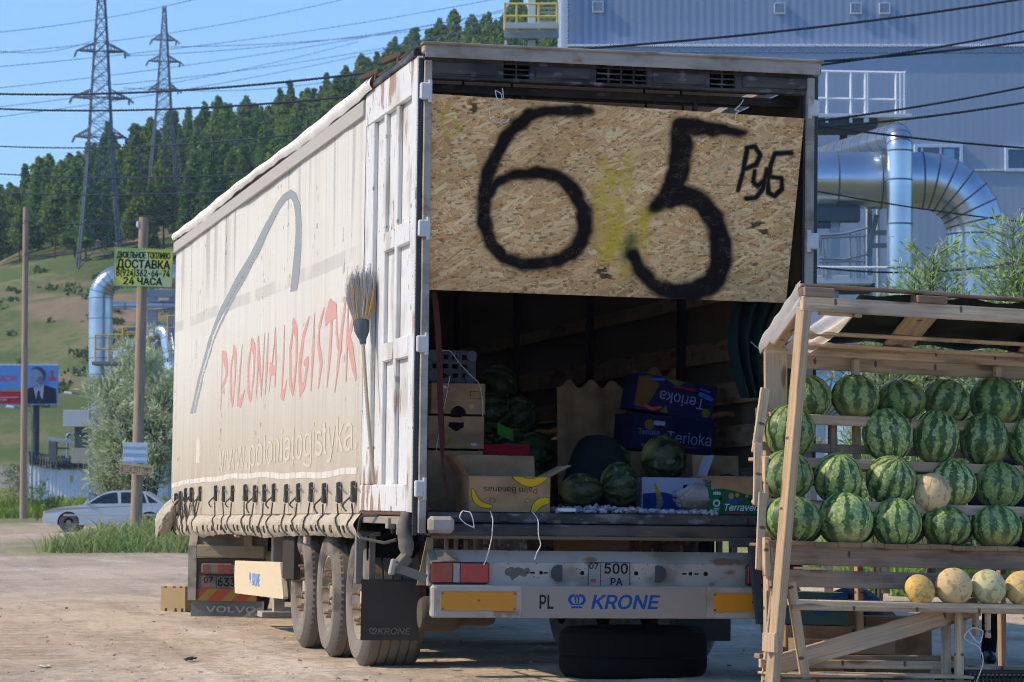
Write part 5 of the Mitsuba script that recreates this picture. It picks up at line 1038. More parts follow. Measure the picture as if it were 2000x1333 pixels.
for s in (-1, 1):
    H = 'LR'[s > 0]; J['w' + H] = ((s * .228, .11, .92), .030); J['p' + H] = ((s * .222, .14, .86), .036); B_.append(('w' + H, 'p' + H))
    for q, (dx, L) in enumerate(((-.024, .068), (-.008, .078), (.009, .072), (.025, .055))):
        J[f'f{H}{q}'] = ((s * .222 + dx * .3, .14 + dx, .84), .0115); J[f'g{H}{q}'] = ((s * .215 + dx * .3, .145 + dx, .84 - L * .6), .0100); J[f'i{H}{q}'] = ((s * .20 + dx * .3, .145 + dx, .84 - L), .0085); B_ += [(f'f{H}{q}', f'g{H}{q}'), (f'g{H}{q}', f'i{H}{q}'), ('p' + H, f'f{H}{q}')]
    J['t' + H] = ((s * .205, .165, .875), .012); J['u' + H] = ((s * .195, .19, .835), .010); B_ += [('w' + H, 't' + H), ('t' + H, 'u' + H)]
t = bones(J, B_[:7], .012, 6); mb = MB(MP); mb.tm(t); put('head', mb, 'matte', C('#b98a6c'), smooth=True, under=per)
for s in (0, 1):
    bb = [b for b in B_[7:] if b[0][1] == 'LR'[s]]; t = bones(J, bb, .008, 4); mb = MB(MP); mb.tm(t); put('hand', mb, 'matte', C('#b98a6c'), smooth=True, under=per)
mb = MB(MP); v_ = trimesh.creation.icosphere(3, 1.0).vertices; ic = trimesh.creation.icosphere(3, 1.0); P_ = ic.vertices * [.094, .108, .095] + [0, -.018, 1.652]; keep = ~((P_[:, 1] > .035) & (P_[:, 2] < 1.69)) & (P_[:, 2] > 1.585); f_ = ic.faces[keep[ic.faces].all(1)]; mb.add(P_, f_); put('hair', mb, 'matte', C('#1c1714'), smooth=True, under=per)
for s in (-1, 1):
    mb = MB(MP); mb.lathe([(0, .004), (.008, .003), (.011, 0)], frame([1, 0, 0], [0, 0, 1], [0, 1, 0], [s * .034, .080, 1.632]), 10); put('eye', mb, 'matte', C('#2a2019'), under=per)
mb = MB(MP); mb.box((0, .088, 1.572), (.045, .006, .010), ch=.003); put('mouth', mb, 'matte', C('#8a4f45'), under=per)
# ================================================================ small things on the yard
def gz(x, y): return float(height(x, y))
k, A = carton('yellow_crate', 'tan carton with notched edges standing left of the tractor unit', (-3.42, 30.6, gz(-3.4, 30.6) - .01), (.30, .22, .27), -28, M=np.eye(4), bsdf='matte', col=C('#b59c74'))
prints(k, A, .22, [('notch', unary_union([sbox(x, 0, x + .03, .035).union(Point(x + .015, .035).buffer(.015)) for x in (-.10, .02, .10)] + [sbox(x, .255, x + .035, .2705) for x in (-.11, .0, .08)]), '#4a3c26')])
mb = MB()
for i in range(1700):
    y = 15.8 + 17 * R.random() ** 1.3; x = (R.random() - .5) * .42 * y; s = .003 + .013 * R.random() ** 4
    v = trimesh.creation.icosphere(0, s).vertices * [1.3, 1, .7] + R.normal(0, s * .2, (12, 3)); mb.add(v + [x, y, gz(x, y) + s * .25], trimesh.creation.icosphere(0).faces, None, C('#a89b8a') * (.5 + .9 * R.random()))
put('pebbles', mb, 'matte', label='pebbles and grit strewn over the dirt yard', cat='gravel', kind='stuff')
for i, (x, y, w, lb) in enumerate(((86, 1302, .09, 'white scrap of paper on the dirt at the bottom left'), (598, 1305, .028, 'white pebble like scrap on the dirt in front of the wheels'), (320, 1255, .02, 'small pale scrap on the dirt at the left'), (890, 1310, .07, 'crumpled pale scrap on the lit dirt behind the bumper'))):
    g = survey(px := x, y, 20); d = g - EYE; P0 = EYE + d * (-1.16 / d[2]); mb = MB()
    mb.grid(lambda U, V: np.stack([P0[0] + w * U, P0[1] + w * 1.2 * V, gz(P0[0], P0[1]) + .008 + .012 * np.sin(U * 5 + V * 7) ** 2], -1), np.linspace(-.5, .5, 6), np.linspace(-.5, .5, 6)); put('paper_scrap', mb, 'matte', C('#d6d2cb'), label=lb, cat='litter')
mb = MB(); d = survey(367, 1292, 20) - EYE; P0 = EYE + d * (-1.16 / d[2])
for i in range(7): mb.beam(P0 + [R.normal(0, .04), R.normal(0, .1), .012], P0 + [R.normal(0, .06), R.normal(0, .1), .022], .02, .006)
put('dark_rag', mb, 'matte', C('#2e3038'), label='small dark rag lying on the dirt in front of the lorry', cat='litter')

# ================================================================ vegetation
def leafcloud(mb, base, n, size, cols, rng, w=.22, up=.35, dirs=None):
    """n lance shaped leaves, two triangles each, at points base (n,3)."""
    d = rng.normal(0, 1, (n, 3)); d[:, 2] += up * 2
    if dirs is not None: d = d * .75 + dirs * .9
    d /= np.linalg.norm(d, axis=1, keepdims=True); s = rng.normal(0, 1, (n, 3)); s = np.cross(d, s); s /= np.linalg.norm(s, axis=1, keepdims=True)
    L = size * (.6 + .8 * rng.random((n, 1))); v = np.stack([base, base + d * L * .5 + s * L * w * .5, base + d * L, base + d * L * .5 - s * L * w * .5], 1).reshape(-1, 3)
    i = np.arange(n)[:, None] * 4; f = np.vstack([i + [0, 1, 2], i + [0, 2, 3]])
    mb.add(v, f, None, np.repeat(cols, 4, 0))
def willow(label, x, y, hgt, spread, n, seed, size=.10, group=None, z0=None, name='willow_shrub', leaf=('#b4cc84', '#7ea04e'), silver=.7):
    """Stems from the ground, twigs off the stems, lance leaves along the twigs."""
    rng = np.random.default_rng(seed); k = thing(name, label, 'shrub', group); z0 = gz(x, y) if z0 is None else z0
    st, lv = MB(), MB(); ns = int(np.clip(n / 420, 5, 26)); P0, D0 = [], []
    for i in range(ns):
        a, r = rng.random() * 2 * np.pi, spread * math.sqrt(rng.random()) * .8; h = hgt * (1 - .40 * (r / spread) ** 1.5) * (.78 + .24 * rng.random()); e = np.array([math.cos(a), math.sin(a), 0])
        p0 = np.array([x, y, z0 - .05]) + e * .12 * r; p2 = np.array([x, y, z0 + h]) + e * r; p1 = (p0 + p2) / 2 - e * .1 * r + [0, 0, .12 * h]
        B = lambda t: (1 - t) ** 2 * p0 + 2 * t * (1 - t) * p1 + t * t * p2
        st.tube(B(np.linspace(0, 1, 6)[:, None]), np.linspace(.016, .003, 6) * (hgt / 3), 4, caps=False); m = 22
        for q in range(m):
            t = .22 + .78 * rng.random() ** .8; o = B(t); b = rng.random() * 6.28; L = hgt * .20 * (1.25 - t) * (.6 + .7 * rng.random()) + .05 * hgt
            d = e * .35 + [math.cos(b), math.sin(b), .55 + .5 * rng.random()]; d /= np.linalg.norm(d); tip = o + d * L - [0, 0, .10 * L]
            st.tube([o, tip], [.004 * hgt / 3, .0015], 3, caps=False); c = max(3, int(n / (ns * m))); s = rng.random((c, 1)) ** .8
            P0.append(o + (tip - o) * s + rng.normal(0, .035 * size / .1, (c, 3))); D0.append(np.broadcast_to(d, (c, 3)))
    pts, dirs = np.vstack(P0), np.vstack(D0); m = len(pts); g = np.clip(meshkit.fbm(pts * (2.2 / max(.4, hgt / 4)), 3, seed)[:, None] * 1.6 - .3, 0, 1)
    cols = C(leaf[0]) * g + C(leaf[1]) * (1 - g); sv = rng.random((m, 1)) < silver * .45; cols = np.where(sv, C('#c3cdb2') * .95, cols) * (.7 + .6 * rng.random((m, 1)))
    leafcloud(lv, pts, m, size, cols, rng, dirs=dirs, up=.1); put('stems', st, 'matte', C('#5c5a40'), under=k); put('foliage', lv, 'leaf', under=k); return k
def at(px, Y): return (px - 1000) / FPX * Y
for i, (px_, Y, H, s, n, lb) in enumerate(((1712, 33, 4.0, .42, 3600, 'slim willow shrub behind the stall, leftmost against the pipes'), (1812, 35, 4.45, .42, 9000, 'broad willow shrub behind the stall between the pipes'), (1988, 34, 4.5, .40, 9500, 'tall willow shrub behind the right end of the stall'),
        (1890, 38, 2.7, 1.1, 9000, 'low willow shrub between the two taller ones behind the stall'), (2120, 36, 3.9, .8, 7000, 'willow shrub far to the right behind the stall'), (1740, 39, 2.4, .8, 3000, 'low willow shrub seen through the stall shelves'))):
    willow(lb, at(px_, Y), Y, H, s, n, 30 + i, .105)
willow('big silvery willow shrub behind the signpost and the silver car', at(285, 103), 103, 6.9, 2.1, 17000, 51, .24, z0=.1, leaf=('#d2dcb8', '#9ab07e'), silver=1.0)
willow('smaller silvery willow shrub left of the signpost', at(222, 104), 104, 4.6, 1.0, 4400, 52, .26, z0=.1, leaf=('#c6d3a8', '#8ea672'), silver=1.0)
for i, (px_, Y, H, s, n, lb) in enumerate(((205, 120, 1.5, 1.1, 700, 'low green bush beside the silver car by the white fence'), (240, 118, 2.3, 1.3, 900, 'yellowish bush behind the silver car'), (75, 150, 2.2, .5, 260, 'spindly weed in front of the white fence by the pole'), (105, 150, 1.5, .5, 200, 'low weed in front of the white fence'), (25, 175, 2.8, 1.6, 700, 'bush on the embankment at the left edge'))):
    willow(lb, at(px_, Y), Y, H, s, n, 60 + i, .20, name='bush', leaf=('#72893c', '#3f5a24'), silver=.1)

def grass(name, label, xs, ys, n, hmin, hmax, seed, cols=('#7d9448', '#4c6a2e')):
    rng = np.random.default_rng(seed); x = xs(rng.random(n)) if callable(xs) else xs[0] + (xs[1] - xs[0]) * rng.random(n); y = ys[0] + (ys[1] - ys[0]) * rng.random(n)
    keep = meshkit.fbm(np.stack([x * .5, y * .25, 0 * x], -1), 3, seed) > .36; x, y = x[keep], y[keep]; n = len(x)
    z = height(x, y); g = meshkit.fbm(np.stack([x * .9, y * .35, 0 * x], -1), 3, seed + 3)[:, None]; L = (hmin + (hmax - hmin) * rng.random(n) * (.3 + 1.2 * g[:, 0]))[:, None]
    d = rng.normal(0, .30, (n, 3)); d[:, 2] = 1; a = rng.random(n) * 2 * np.pi; s = np.stack([np.cos(a), np.sin(a), 0 * a], -1) * (.010 + .012 * y[:, None] / 50)
    p = np.stack([x, y, z - .02], -1); b = d * [1.6, 1.6, .9]
    v = np.stack([p - s, p + s, p + d * L * .55 + s * .6, p + d * L * .55 - s * .6, p + b * L], 1).reshape(-1, 3); i = np.arange(n)[:, None] * 5; f = np.vstack([i + [0, 1, 2], i + [0, 2, 3], i + [3, 2, 4]])
    c = (C(cols[0]) * g * 1.3 + C(cols[1]) * (1.15 - g)) * (.7 + .6 * rng.random((n, 1))); mb = MB(); mb.add(v, f, None, np.repeat(c, 5, 0)); return put(name, mb, 'leaf', label=label, cat='grass', kind='stuff')
grass('tall_grass', 'tall green grass on the hump in front of the car and signpost', (-9.8, 4), (61.5, 84), 24000, .15, .66, 3, ('#a3a56c', '#67824c'))
grass('verge_grass', 'green grass verge along the far edge of the dirt yard', (-40, -10), (160, 190), 16000, .3, .8, 4, ('#8a9a48', '#566e30'))
grass('bank_grass', 'bright grass on the bank behind the fruit stall', (4.2, 11), (35, 46), 22000, .25, .75, 5, ('#98ac62', '#5f7f3c'))

# ---------------------------------------------------------------- pines
def pine_mesh(seed, H=12.0, kind=0):
    rng = np.random.default_rng(seed); tr_, cr_ = MB(), MB(); lean = rng.normal(0, .25, 2)
    c = np.stack([lean[0] * np.linspace(0, 1, 6) ** 2, lean[1] * np.linspace(0, 1, 6) ** 2, np.linspace(-.5, H * .95, 6)], -1); tr_.tube(c, np.linspace(.17, .04, 6), 6, caps=False)
    P0, n = [], 0; base = (.30, .22, .38, .12)[kind]; wid = (2.1, 1.7, 2.3, 1.9)[kind]
    for t in np.linspace(base, 1, 26):
        r = wid * ((1 - t) / (1 - base)) ** (.62 if kind != 1 else .9) * (.55 + .6 * rng.random()) + .12
        if kind == 2: r *= .6 + .8 * math.sin(np.pi * min(1, (t - base) / (1 - base) * .8 + .2))
        m = 5 if t < .93 else 3; a0 = rng.random() * 6.28
        for q in range(m):
            a = a0 + q * 6.28 / m + rng.normal(0, .3); rr = r * (.6 + .5 * rng.random()); o = np.array([lean[0] * t * t, lean[1] * t * t, H * t])
            e = o + [rr * math.cos(a), rr * math.sin(a), (.10 if kind != 1 else -.18) * rr]
            if q % 2 == 0: tr_.tube([o, e], [.035, .012], 3, caps=False)
            k = int(5 + 9 * rr); s = rng.random((k, 1)) ** .7; P0.append(o + (e - o) * (.25 + .75 * s) + rng.normal(0, .16 + .10 * rr, (k, 3)) * [1, 1, .6])
    P0 = np.vstack(P0); n = len(P0); out = np.hypot(P0[:, 0], P0[:, 1])[:, None]
    g = rng.random((n, 1)); cols = (C('#7f9a58') * g + C('#577344') * (1 - g)) * (.8 + .45 * rng.random((n, 1)))
    nn = 2; B = np.repeat(P0, nn, 0); d = rng.normal(0, 1, (n * nn, 3)); d /= np.linalg.norm(d, axis=1, keepdims=True); s = np.cross(d, rng.normal(0, 1, (n * nn, 3))); s /= np.linalg.norm(s, axis=1, keepdims=True)
    L = .30 + .25 * rng.random((n * nn, 1)); v = np.stack([B - d * L * .6, B + s * L * .55, B + d * L * .9, B - s * L * .5], 1).reshape(-1, 3); i = np.arange(n * nn)[:, None] * 4
    cr_.add(v, np.vstack([i + [0, 1, 2], i + [0, 2, 3]]), None, np.repeat(np.repeat(cols, nn, 0), 4, 0)); return tr_.out(), cr_.out()
PV = []
for s in range(6):
    (tv_, tf, _, _), (cv, cf, _, cc) = pine_mesh(100 + s, kind=s % 4 if s < 4 else s - 4)
    tint = np.array([[1, 1, 1], [.85, .95, .95], [1.25, 1.12, .85], [.78, .88, .9], [1.42, 1.25, .85], [.95, 1.1, .9]][s])
    a_, b_ = mikit.ply((tv_, tf), 'matte', color=np.broadcast_to(C('#6b5442') * .8, (len(tv_), 3))), mikit.ply((cv, cf), 'leaf', color=cc * tint)
    scene[f'pine_group_{s}'] = {'type': 'shapegroup', 'trunk': a_, 'crown': b_}; scene[f'wood_group_{s}'] = {'type': 'shapegroup', 'crown': b_}; scene[f'stem_group_{s}'] = {'type': 'shapegroup', 'trunk': a_}
rng = np.random.default_rng(21); trees = []
for gx in np.arange(-125, 24, 4.4):
    for gy in np.arange(400, 668, 5.2):
        x, y = gx + rng.normal(0, 1.5) * (gy / 520), gy + rng.normal(0, 1.7); pxx = 1000 + FPX * x / y
        edge_ = np.interp(pxx, [-200, 0, 60, 125, 150, 240, 400, 900], [470, 462, 452, 446, 425, 416, 410, 400]) + 10 * (meshkit.noise([[x * .12, 1, 2]])[0] - .5)
        if y < edge_ or rng.random() < .10 or (255 < pxx < 372 and 430 < y < 549) or (135 < pxx < 255 and y < 428): continue
        trees.append((x, y, pxx, y < edge_ + 9, y > 598))
nf = 0; ni = 0
for x, y, pxx, front, ridge in trees:
    if not -60 < pxx < 1110: continue
    if y > 618 and rng.random() < .5: continue
    z = gz(x, y); s = (.62 + .60 * rng.random()) * (1.0 if not ridge else 1.12); q = int(rng.integers(0, 6)); M = T().translate([x, y, z - .3]).rotate([0, 0, 1], float(360 * rng.random())).scale([s, s, s * (.9 + .25 * rng.random())])
    lone = (front and pxx < 330) or (ridge and y < 612 and ni < 130)
    if lone:
        ni += 1; k = nm('pine_tree'); scene[k] = {'type': 'instance', 'to_world': M, 'sg': {'type': 'ref', 'id': f'pine_group_{q}'}}
        lab(k, 'pine tree with bare trunk showing at the lower edge of the wood' if front else 'pine tree on the skyline of the wooded hill', 'tree', 'pines at the lower edge of the wood' if front else 'pines on the skyline')
    else:
        nf += 1; scene[f'pine_wood__{nf:03d}'] = {'type': 'instance', 'to_world': M, 'sg': {'type': 'ref', 'id': f'wood_group_{q}'}}
        if y < 470: scene[f'pine_wood__{nf:03d}b'.replace('b', '') + ''] = scene[f'pine_wood__{nf:03d}']
labels['pine_wood'] = {'label': 'dense mixed pine wood covering the hillside', 'category': 'wood', 'kind': 'stuff'}
for s in range(6): scene.pop(f'stem_group_{s}')
# shrubs on the grassy slope
rng = np.random.default_rng(5); sb = MB(); nb = 0
for i in range(130):
    pxx, y = -30 + 420 * rng.random(), 262 + 175 * rng.random(); x = at(pxx, y)
    if meshkit.fbm([[x * .05, y * .03, 1]], 3, 9)[0] < .47: continue
    r = .4 + .9 * rng.random() ** 3; m = int(40 * r); p = rng.normal(0, 1, (m, 3)); p /= np.linalg.norm(p, axis=1, keepdims=True); p *= rng.random((m, 1)) ** .4; p = p * [r * 1.5, r, r * .4] + [x, y, gz(x, y) + r * .25]
    leafcloud(sb, p, m, .5, (C('#66774a') * .9 + 0 * p) * (.6 + .6 * rng.random((m, 1))), rng, w=.7)
put('slope_scrub', sb, 'leaf', label='scattered scrub on the grassy slope', cat='scrub', kind='stuff')

# ================================================================ pylons and cables
STEEL = C('#5b6672')
def pylon(label, x, y, z0, H, wid, arms, seed):
    """wid: (height share, half width) pairs; arms: (height share, half length)."""
    k = thing('power_pylon', label, 'pylon'); hw = lambda t: np.interp(t, [a for a, _ in wid], [b for _, b in wid]); c0 = np.array([x, y, z0])
    yaw = rot([0, 0, 1], 12)
    P_ = lambda t, sx, sy: c0 + yaw @ np.array([sx * hw(t), sy * hw(t), 0]) + [0, 0, t * H]
    mb = MB(); lv = [0, .17, .31] + list(np.linspace(.38, 1, 14))
    for sx in (-1, 1):
        for sy in (-1, 1):
            for a, b in zip(lv[:-1], lv[1:]): mb.tube([P_(a, sx, sy), P_(b, sx, sy)], .17 if a < .4 else .12, 4, caps=False)
    put('legs', mb, 'matte', STEEL, under=k); mb = MB()
    for a, b in zip(lv[:-1], lv[1:]):
        for s0, s1 in (((-1, -1), (1, -1)), ((1, -1), (1, 1)), ((1, 1), (-1, 1)), ((-1, 1), (-1, -1))):
            mb.tube([P_(a, *s0), P_(b, *s1)], .06, 3, caps=False); mb.tube([P_(a, *s1), P_(b, *s0)], .06, 3, caps=False); mb.tube([P_(b, *s0), P_(b, *s1)], .06, 3, caps=False)
    put('bracing', mb, 'matte', STEEL * .95, under=k)
    for t, L in arms:
        mb = MB()
        for sx in (-1, 1):
            tip = c0 + yaw @ np.array([sx * L, 0, 0]) + [0, 0, t * H]
            for sy in (-1, 1):
                mb.tube([P_(t, sx, sy), tip], .15, 3); mb.tube([P_(t + .028, sx, sy), tip], .11, 3)
                for q in (.2, .4, .6, .8): mb.tube([P_(t, sx, sy) * (1 - q) + tip * q, P_(t + .028, sx, sy) * (1 - q) + tip * q], .05, 3)
            mb.tube([tip, tip + yaw @ np.array([sx * .4, -2.4, -.9])], .16, 5); mb.tube([tip, tip + yaw @ np.array([sx * .2, 2.4, -.5])], .16, 5)
        for s0, s1 in (((-1, -1), (1, 1)), ((-1, 1), (1, -1))): mb.tube([P_(t, *s0), P_(t, *s1)], .08, 3)
        put('cross_arm', mb, 'matte', STEEL, under=k)
    return k
x1 = at(192, 420); pylon('tall lattice power pylon, the nearer and taller of the two', x1, 420, gz(x1, 420) - .8, 40.5, [(0, 3.1), (.30, 2.0), (.42, 1.72), (.80, .92), (1, .40)], [(.472, 3.6), (.61, 4.0), (.775, 3.4)], 1)
x2 = at(316, 545); pylon('lattice power pylon further back, right of the taller one', x2, 545, gz(x2, 545) - 2, 38, [(0, 2.9), (.30, 1.95), (.5, 1.35), (.72, .85), (1, .22)], [(.595, 2.6), (.73, 2.9), (.835, 2.2)], 2)
def cable(label, a, b, Ya, Yb, r, sag, name='power_cable', col='#2c333d', group=None):
    """a, b: measured ends; the cable hangs between them."""
    p, q = survey(*a, Ya), survey(*b, Yb); t = np.linspace(0, 1, 24)[:, None]; c = p + (q - p) * t; c[:, 2] -= sag * 4 * (t * (1 - t))[:, 0]
    mb = MB(); mb.tube(c, r, 4, caps=False); return put(name, mb, 'matte', C(col), label=label, cat='cable', group=group)
NEAR = [((-60, 182), (900, 117), 70, 55, .024, .25, 'thick cable crossing the sky at the left, upper one'), ((-60, 210), (900, 163), 70, 55, .022, .25, 'thick cable crossing the sky at the left, lower one'), ((-60, 283), (760, 237), 80, 70, .017, .3, 'cable crossing in front of the wooded hill, uppermost'),
        ((-60, 336), (760, 318), 80, 70, .016, .25, 'cable crossing in front of the wooded hill, second from the top'), ((-60, 373), (760, 345), 80, 70, .016, .25, 'cable crossing in front of the wooded hill, third from the top'), ((-60, 446), (47, 436), 100, 120, .02, .1, 'cable running in to the top of the left pole')]
for a, b, Ya, Yb, r, sg_, lb in NEAR: cable(lb, a, b, Ya, Yb, r, sg_, col='#343c48' if r > .02 else '#3f4a57')
cable('cable running from the left pole up behind the lorry roof', (47, 432), (560, 368), 119, 92, .022, .5); cable('low cable between the two wooden poles', (47, 497), (281, 448), 119, 91, .022, .35)
for i, (a, b) in enumerate((((-30, 66), (520, -40)), ((-30, 106), (700, -8)), ((-30, 133), (1020, -12)), ((-30, 175), (1020, 12)), ((-30, 212), (700, 82)), ((-30, 232), (900, 62)), ((200, 168), (1000, 40)), ((245, 110), (990, 22)), ((240, 172), (700, 150)), ((330, 92), (1000, 30)), ((-30, 95), (180, 80)))):
    cable('thin high voltage line strung from the pylons', a, b, 400, 480, .045, 1.2, 'high_voltage_line', '#6b7e9c', 'lines strung from the pylons')
for a, b, r, sg_, lb in (((1085, 99), (2060, -12), .022, .12, 'cable rising across the upper part of the big building'), ((1560, 133), (2060, 49), .020, .05, 'cable from the lorry corner to the right, steeper of the top pair'), ((1560, 123), (2060, 74), .022, .05, 'cable from the lorry corner to the right, flatter of the top pair'), ((1560, 241), (2060, 158), .020, .06, 'cable crossing the railed platform, upper one'),
        ((1560, 253), (2060, 191), .021, .06, 'cable crossing the railed platform, lower one'), ((1600, 246), (2060, 293), .020, .05, 'cable falling to the right across the top of the pipes'), ((1590, 373), (2060, 440), .014, .05, 'thin cable falling across the big pipe bend'), ((1590, 522), (2060, 498), .016, .2, 'low cable crossing behind the willow shrubs')):
    cable(lb, a, b, 52, 56, r, sg_)

# ================================================================ wooden poles, signs, billboard
def pole(label, x, y, z0, z1, r, dx=0.0):
    k = thing('wooden_pole', label, 'utility pole'); mb = MB(); t = np.linspace(0, 1, 9); c = np.stack([x + dx * (t - 1) + 0 * t, y + 0 * t, z0 + (z1 - z0) * t], -1)
    mb.tube(c, np.linspace(r * 1.15, r * .9, 9), 14); f = put('shaft', mb, 'polewood', smooth=40, under=k); return k
scene['polewood'] = pr(.9, P(lambda p, n, uv: mix((.44, .33, .24), (.25, .19, .15), fbm(p.x * 20, p.y * 20, p.z * 1.2, 3)) * (.8 + .4 * noise(p.x * 60, p.y * 60, p.z * 2))), .2)
k1 = pole('tall wooden pole at the left edge', at(47, 120), 120, .3, survey(47, 405, 120)[2], .125)
Y2 = 91; xt = survey(281, 425, Y2); xb = survey(265, 1025, Y2)
k2 = pole('wooden pole carrying the fuel sign', xt[0], Y2, gz(xb[0], Y2) - .4, xt[2], .16, xt[0] - xb[0])
mb = MB(); mb.lathe([(0, .12), (.05, .12), (.06, .05), (.06, -.04), (.03, -.08), (0, -.08)], mv(xt + [-.16, -.08, -.25]), 10); put('insulator', mb, 'satin', C('#c9cbcb'), under=k2)
def heavy(m, d):
    o = []
    for q in (-1, 0, 1): w_ = m.copy(); w_.vertices = m.vertices + [q * d, .3 * q * d, .0004 * q]; o.append(w_)
    return trimesh.util.concatenate(o)
def signframe(px, py, Y, yaw=0, rollr=0):
    c = survey(px, py, Y); a, b = math.radians(yaw), math.radians(rollr); x = np.array([math.cos(a) * math.cos(b), math.sin(a) * math.cos(b), -math.sin(b)]); z = np.array([math.sin(a), -math.cos(a), 0]); y = np.cross(z, x); return frame(x, y, z, c)
Ys = 90.55; F_ = signframe(280, 523, Ys, 2, 1.6); u_ = Ys / FPX
sg1 = thing('fuel_sign', 'yellow green sign on the pole advertising diesel fuel delivery', 'sign')
mb = MB(F_); w, h = 113 * u_, 74 * u_
mb.box((0, 0, 0), (w, h, .04)); 
scene['signgreen'] = pr(.5, P(lambda p, n, uv: mix(mix((.45, .56, .14), (.53, .62, .34), smoothstep(.3, .7, noise(p.x * 1.9, p.z * 1.2, 3))), (.74, .72, .12), smoothstep(.45, .7, noise(p.x * 3.1 + p.z * 2, p.z * 1.5, 8)))), .4)
put('board', mb, 'signgreen', under=sg1); mb = MB(F_)
for s, hh, yy, sq in (('ДИЗЕЛЬНОЕ ТОПЛИВО', 12, 24, .80), ('ДОСТАВКА', 16.5, 6.5, 1.02), ('8(924)362-64-74', 13, -11, .95), ('24 ЧАСА', 14, -27, .92)):
    m = text(s, hh * u_, squeeze=sq, depth=.006); m.vertices[:, 0] *= min(1, 104 * u_ / np.ptp(m.vertices[:, 0])); mb.tm(heavy(m, .45 * u_), mv((0, yy * u_, .021)))
put('lettering', mb, 'matte', C('#10160a'), under=sg1)
mb = MB(F_)
for x_ in (-1, 1): mb.box((x_ * (w / 2 - .008), 0, .012), (.03, h + .02, .05))
for y_ in (-1, 1): mb.box((0, y_ * (h / 2 - .008), .013), (w - .03, .03, .05))
put('frame', mb, 'matte', C('#a9b774'), under=sg1)
F_ = signframe(264, 917, Ys, 0, 5); sg2 = thing('water_sign', 'handwritten wooden board nailed low on the signpost', 'sign'); mb = MB(F_); mb.box((0, 0, 0), (60 * u_, 21 * u_, .03), seed=12); uvput('board', mb, 'wood', under=sg2)
mb = MB(F_); m = text('ВОДА 25Т 000', 14 * u_, squeeze=.78, bold=False); m.vertices[:, 0] *= 55 * u_ / np.ptp(m.vertices[:, 0]); mb.tm(m, mv((0, -1 * u_, .016))); put('lettering', mb, 'matte', C('#2b2018'), under=sg2)
F_ = signframe(264, 885, Ys, 0, 1); sg3 = thing('blue_sign', 'blue and white sign half hidden by the willow on the signpost', 'sign'); mb = MB(F_); mb.box((0, 0, 0), (48 * u_, 40 * u_, .03)); put('board', mb, 'matte', C('#c9d2dc'), under=sg3)
mb = MB(F_)
for yy, hh in ((9, 6), (-5, 8), (-17, 5)): mb.box((0, yy * u_, .018), (46 * u_, hh * u_, .006), ch=.001)
put('blue_band', mb, 'matte', C('#8db2d2'), under=sg3); mb = MB(F_); mb.tm(text('200', 8 * u_), mv((-12 * u_, -12.5 * u_, .02))); put('lettering', mb, 'matte', C('#e8edf2'), under=sg3)
# billboard
Yb = 205; ub = Yb / FPX; F_ = signframe(41, 751, Yb, 0, 0); bb = thing('billboard', 'billboard with red lettering and a portrait of a man in a dark suit', 'billboard')
mb = MB(F_); mb.box((0, 0, -.1), (144 * ub, 80 * ub, .2)); put('panel', mb, 'matte', C('#5c8fd0'), under=bb)
B_ = lambda x, y: ((x - 41) * ub, (751 - y) * ub)
def flat(nme, sh, c, d=.02, z=.0): mb = MB(F_ @ mv((0, 0, z))); mb.poly(sh, np.eye(4), d); put(nme, mb, 'matte', C(c), under=bb)
PG = lambda L: Polygon([B_(*q) for q in L])
flat('pale_edge', PG([(-31, 711), (113, 711), (113, 714), (-31, 714)]), '#c9cfe0'); flat('red_ground', PG([(-31, 762), (-10, 764), (15, 765), (41, 762), (41, 789), (-31, 789)]), '#a8303c'); flat('pale_hill', PG([(-31, 757), (-5, 761), (14, 762), (20, 757), (41, 762), (41, 765), (-31, 765)]), '#7d8a6a', .03)
mb = MB(F_); m = text('МСЯ!', 11 * ub); m.vertices[:, 0] += B_(14, 740)[0]; m.vertices[:, 1] += B_(14, 740)[1]; mb.tm(m, mv((0, 0, .015))); put('lettering', mb, 'matte', C('#a8344a'), under=bb)
flat('small_print', unary_union([sbox(*B_(-25, 778), *B_(37, 775.5)), sbox(*B_(-25, 782.5), *B_(15, 780))]), '#c98a96', .05)
def EL(x, y, a, b): 
    p = Point(0, 0).buffer(1, 20); from shapely import affinity; return affinity.translate(affinity.scale(p, a * ub, b * ub), *B_(x, y))
suit = unary_union([PG([(45, 789), (48, 764), (58, 758), (68, 756), (84, 752), (98, 756), (110, 760), (111, 789)])]); flat('portrait_suit', suit, '#252c3a', .02)
flat('portrait_shirt', PG([(65, 757), (86, 752), (84, 781), (80, 776), (74, 770), (71, 780)]), '#9aa0bf', .03); flat('portrait_tie', PG([(74, 764), (78, 762), (80, 786), (74, 789), (70, 786)]), '#2d3346', .04)
flat('portrait_head', unary_union([EL(71, 738, 14, 19), EL(72, 750, 11, 10)]), '#7f8bab', .05); flat('portrait_hair', EL(73, 733, 16, 16).difference(EL(68, 739, 15.5, 18)).union(EL(86, 738, 2, 6)), '#3c4557', .055); flat('portrait_shade', unary_union([EL(79, 744, 5, 9), EL(64, 738, 3, 1.2), EL(76, 738, 3, 1.2), EL(70, 753, 4.5, 1.2), EL(71.5, 745, 1.5, 3)]), '#5d6988', .06)
flat('red_emblem', unary_union([EL(101, 726, 3.2, 2.5), PG([(100, 727), (103, 727), (104, 736), (99, 736)]), PG([(96, 737), (107, 737), (108, 744), (95, 744)])]), '#b0485a', .03)
mb = MB(); c = survey(71, 790, Yb + .4); mb.tube([(c[0], c[1], .2), (c[0], c[1], c[2] + .6)], .22, 12); put('column', mb, 'matte', C('#3b4450'), smooth=40, under=bb)
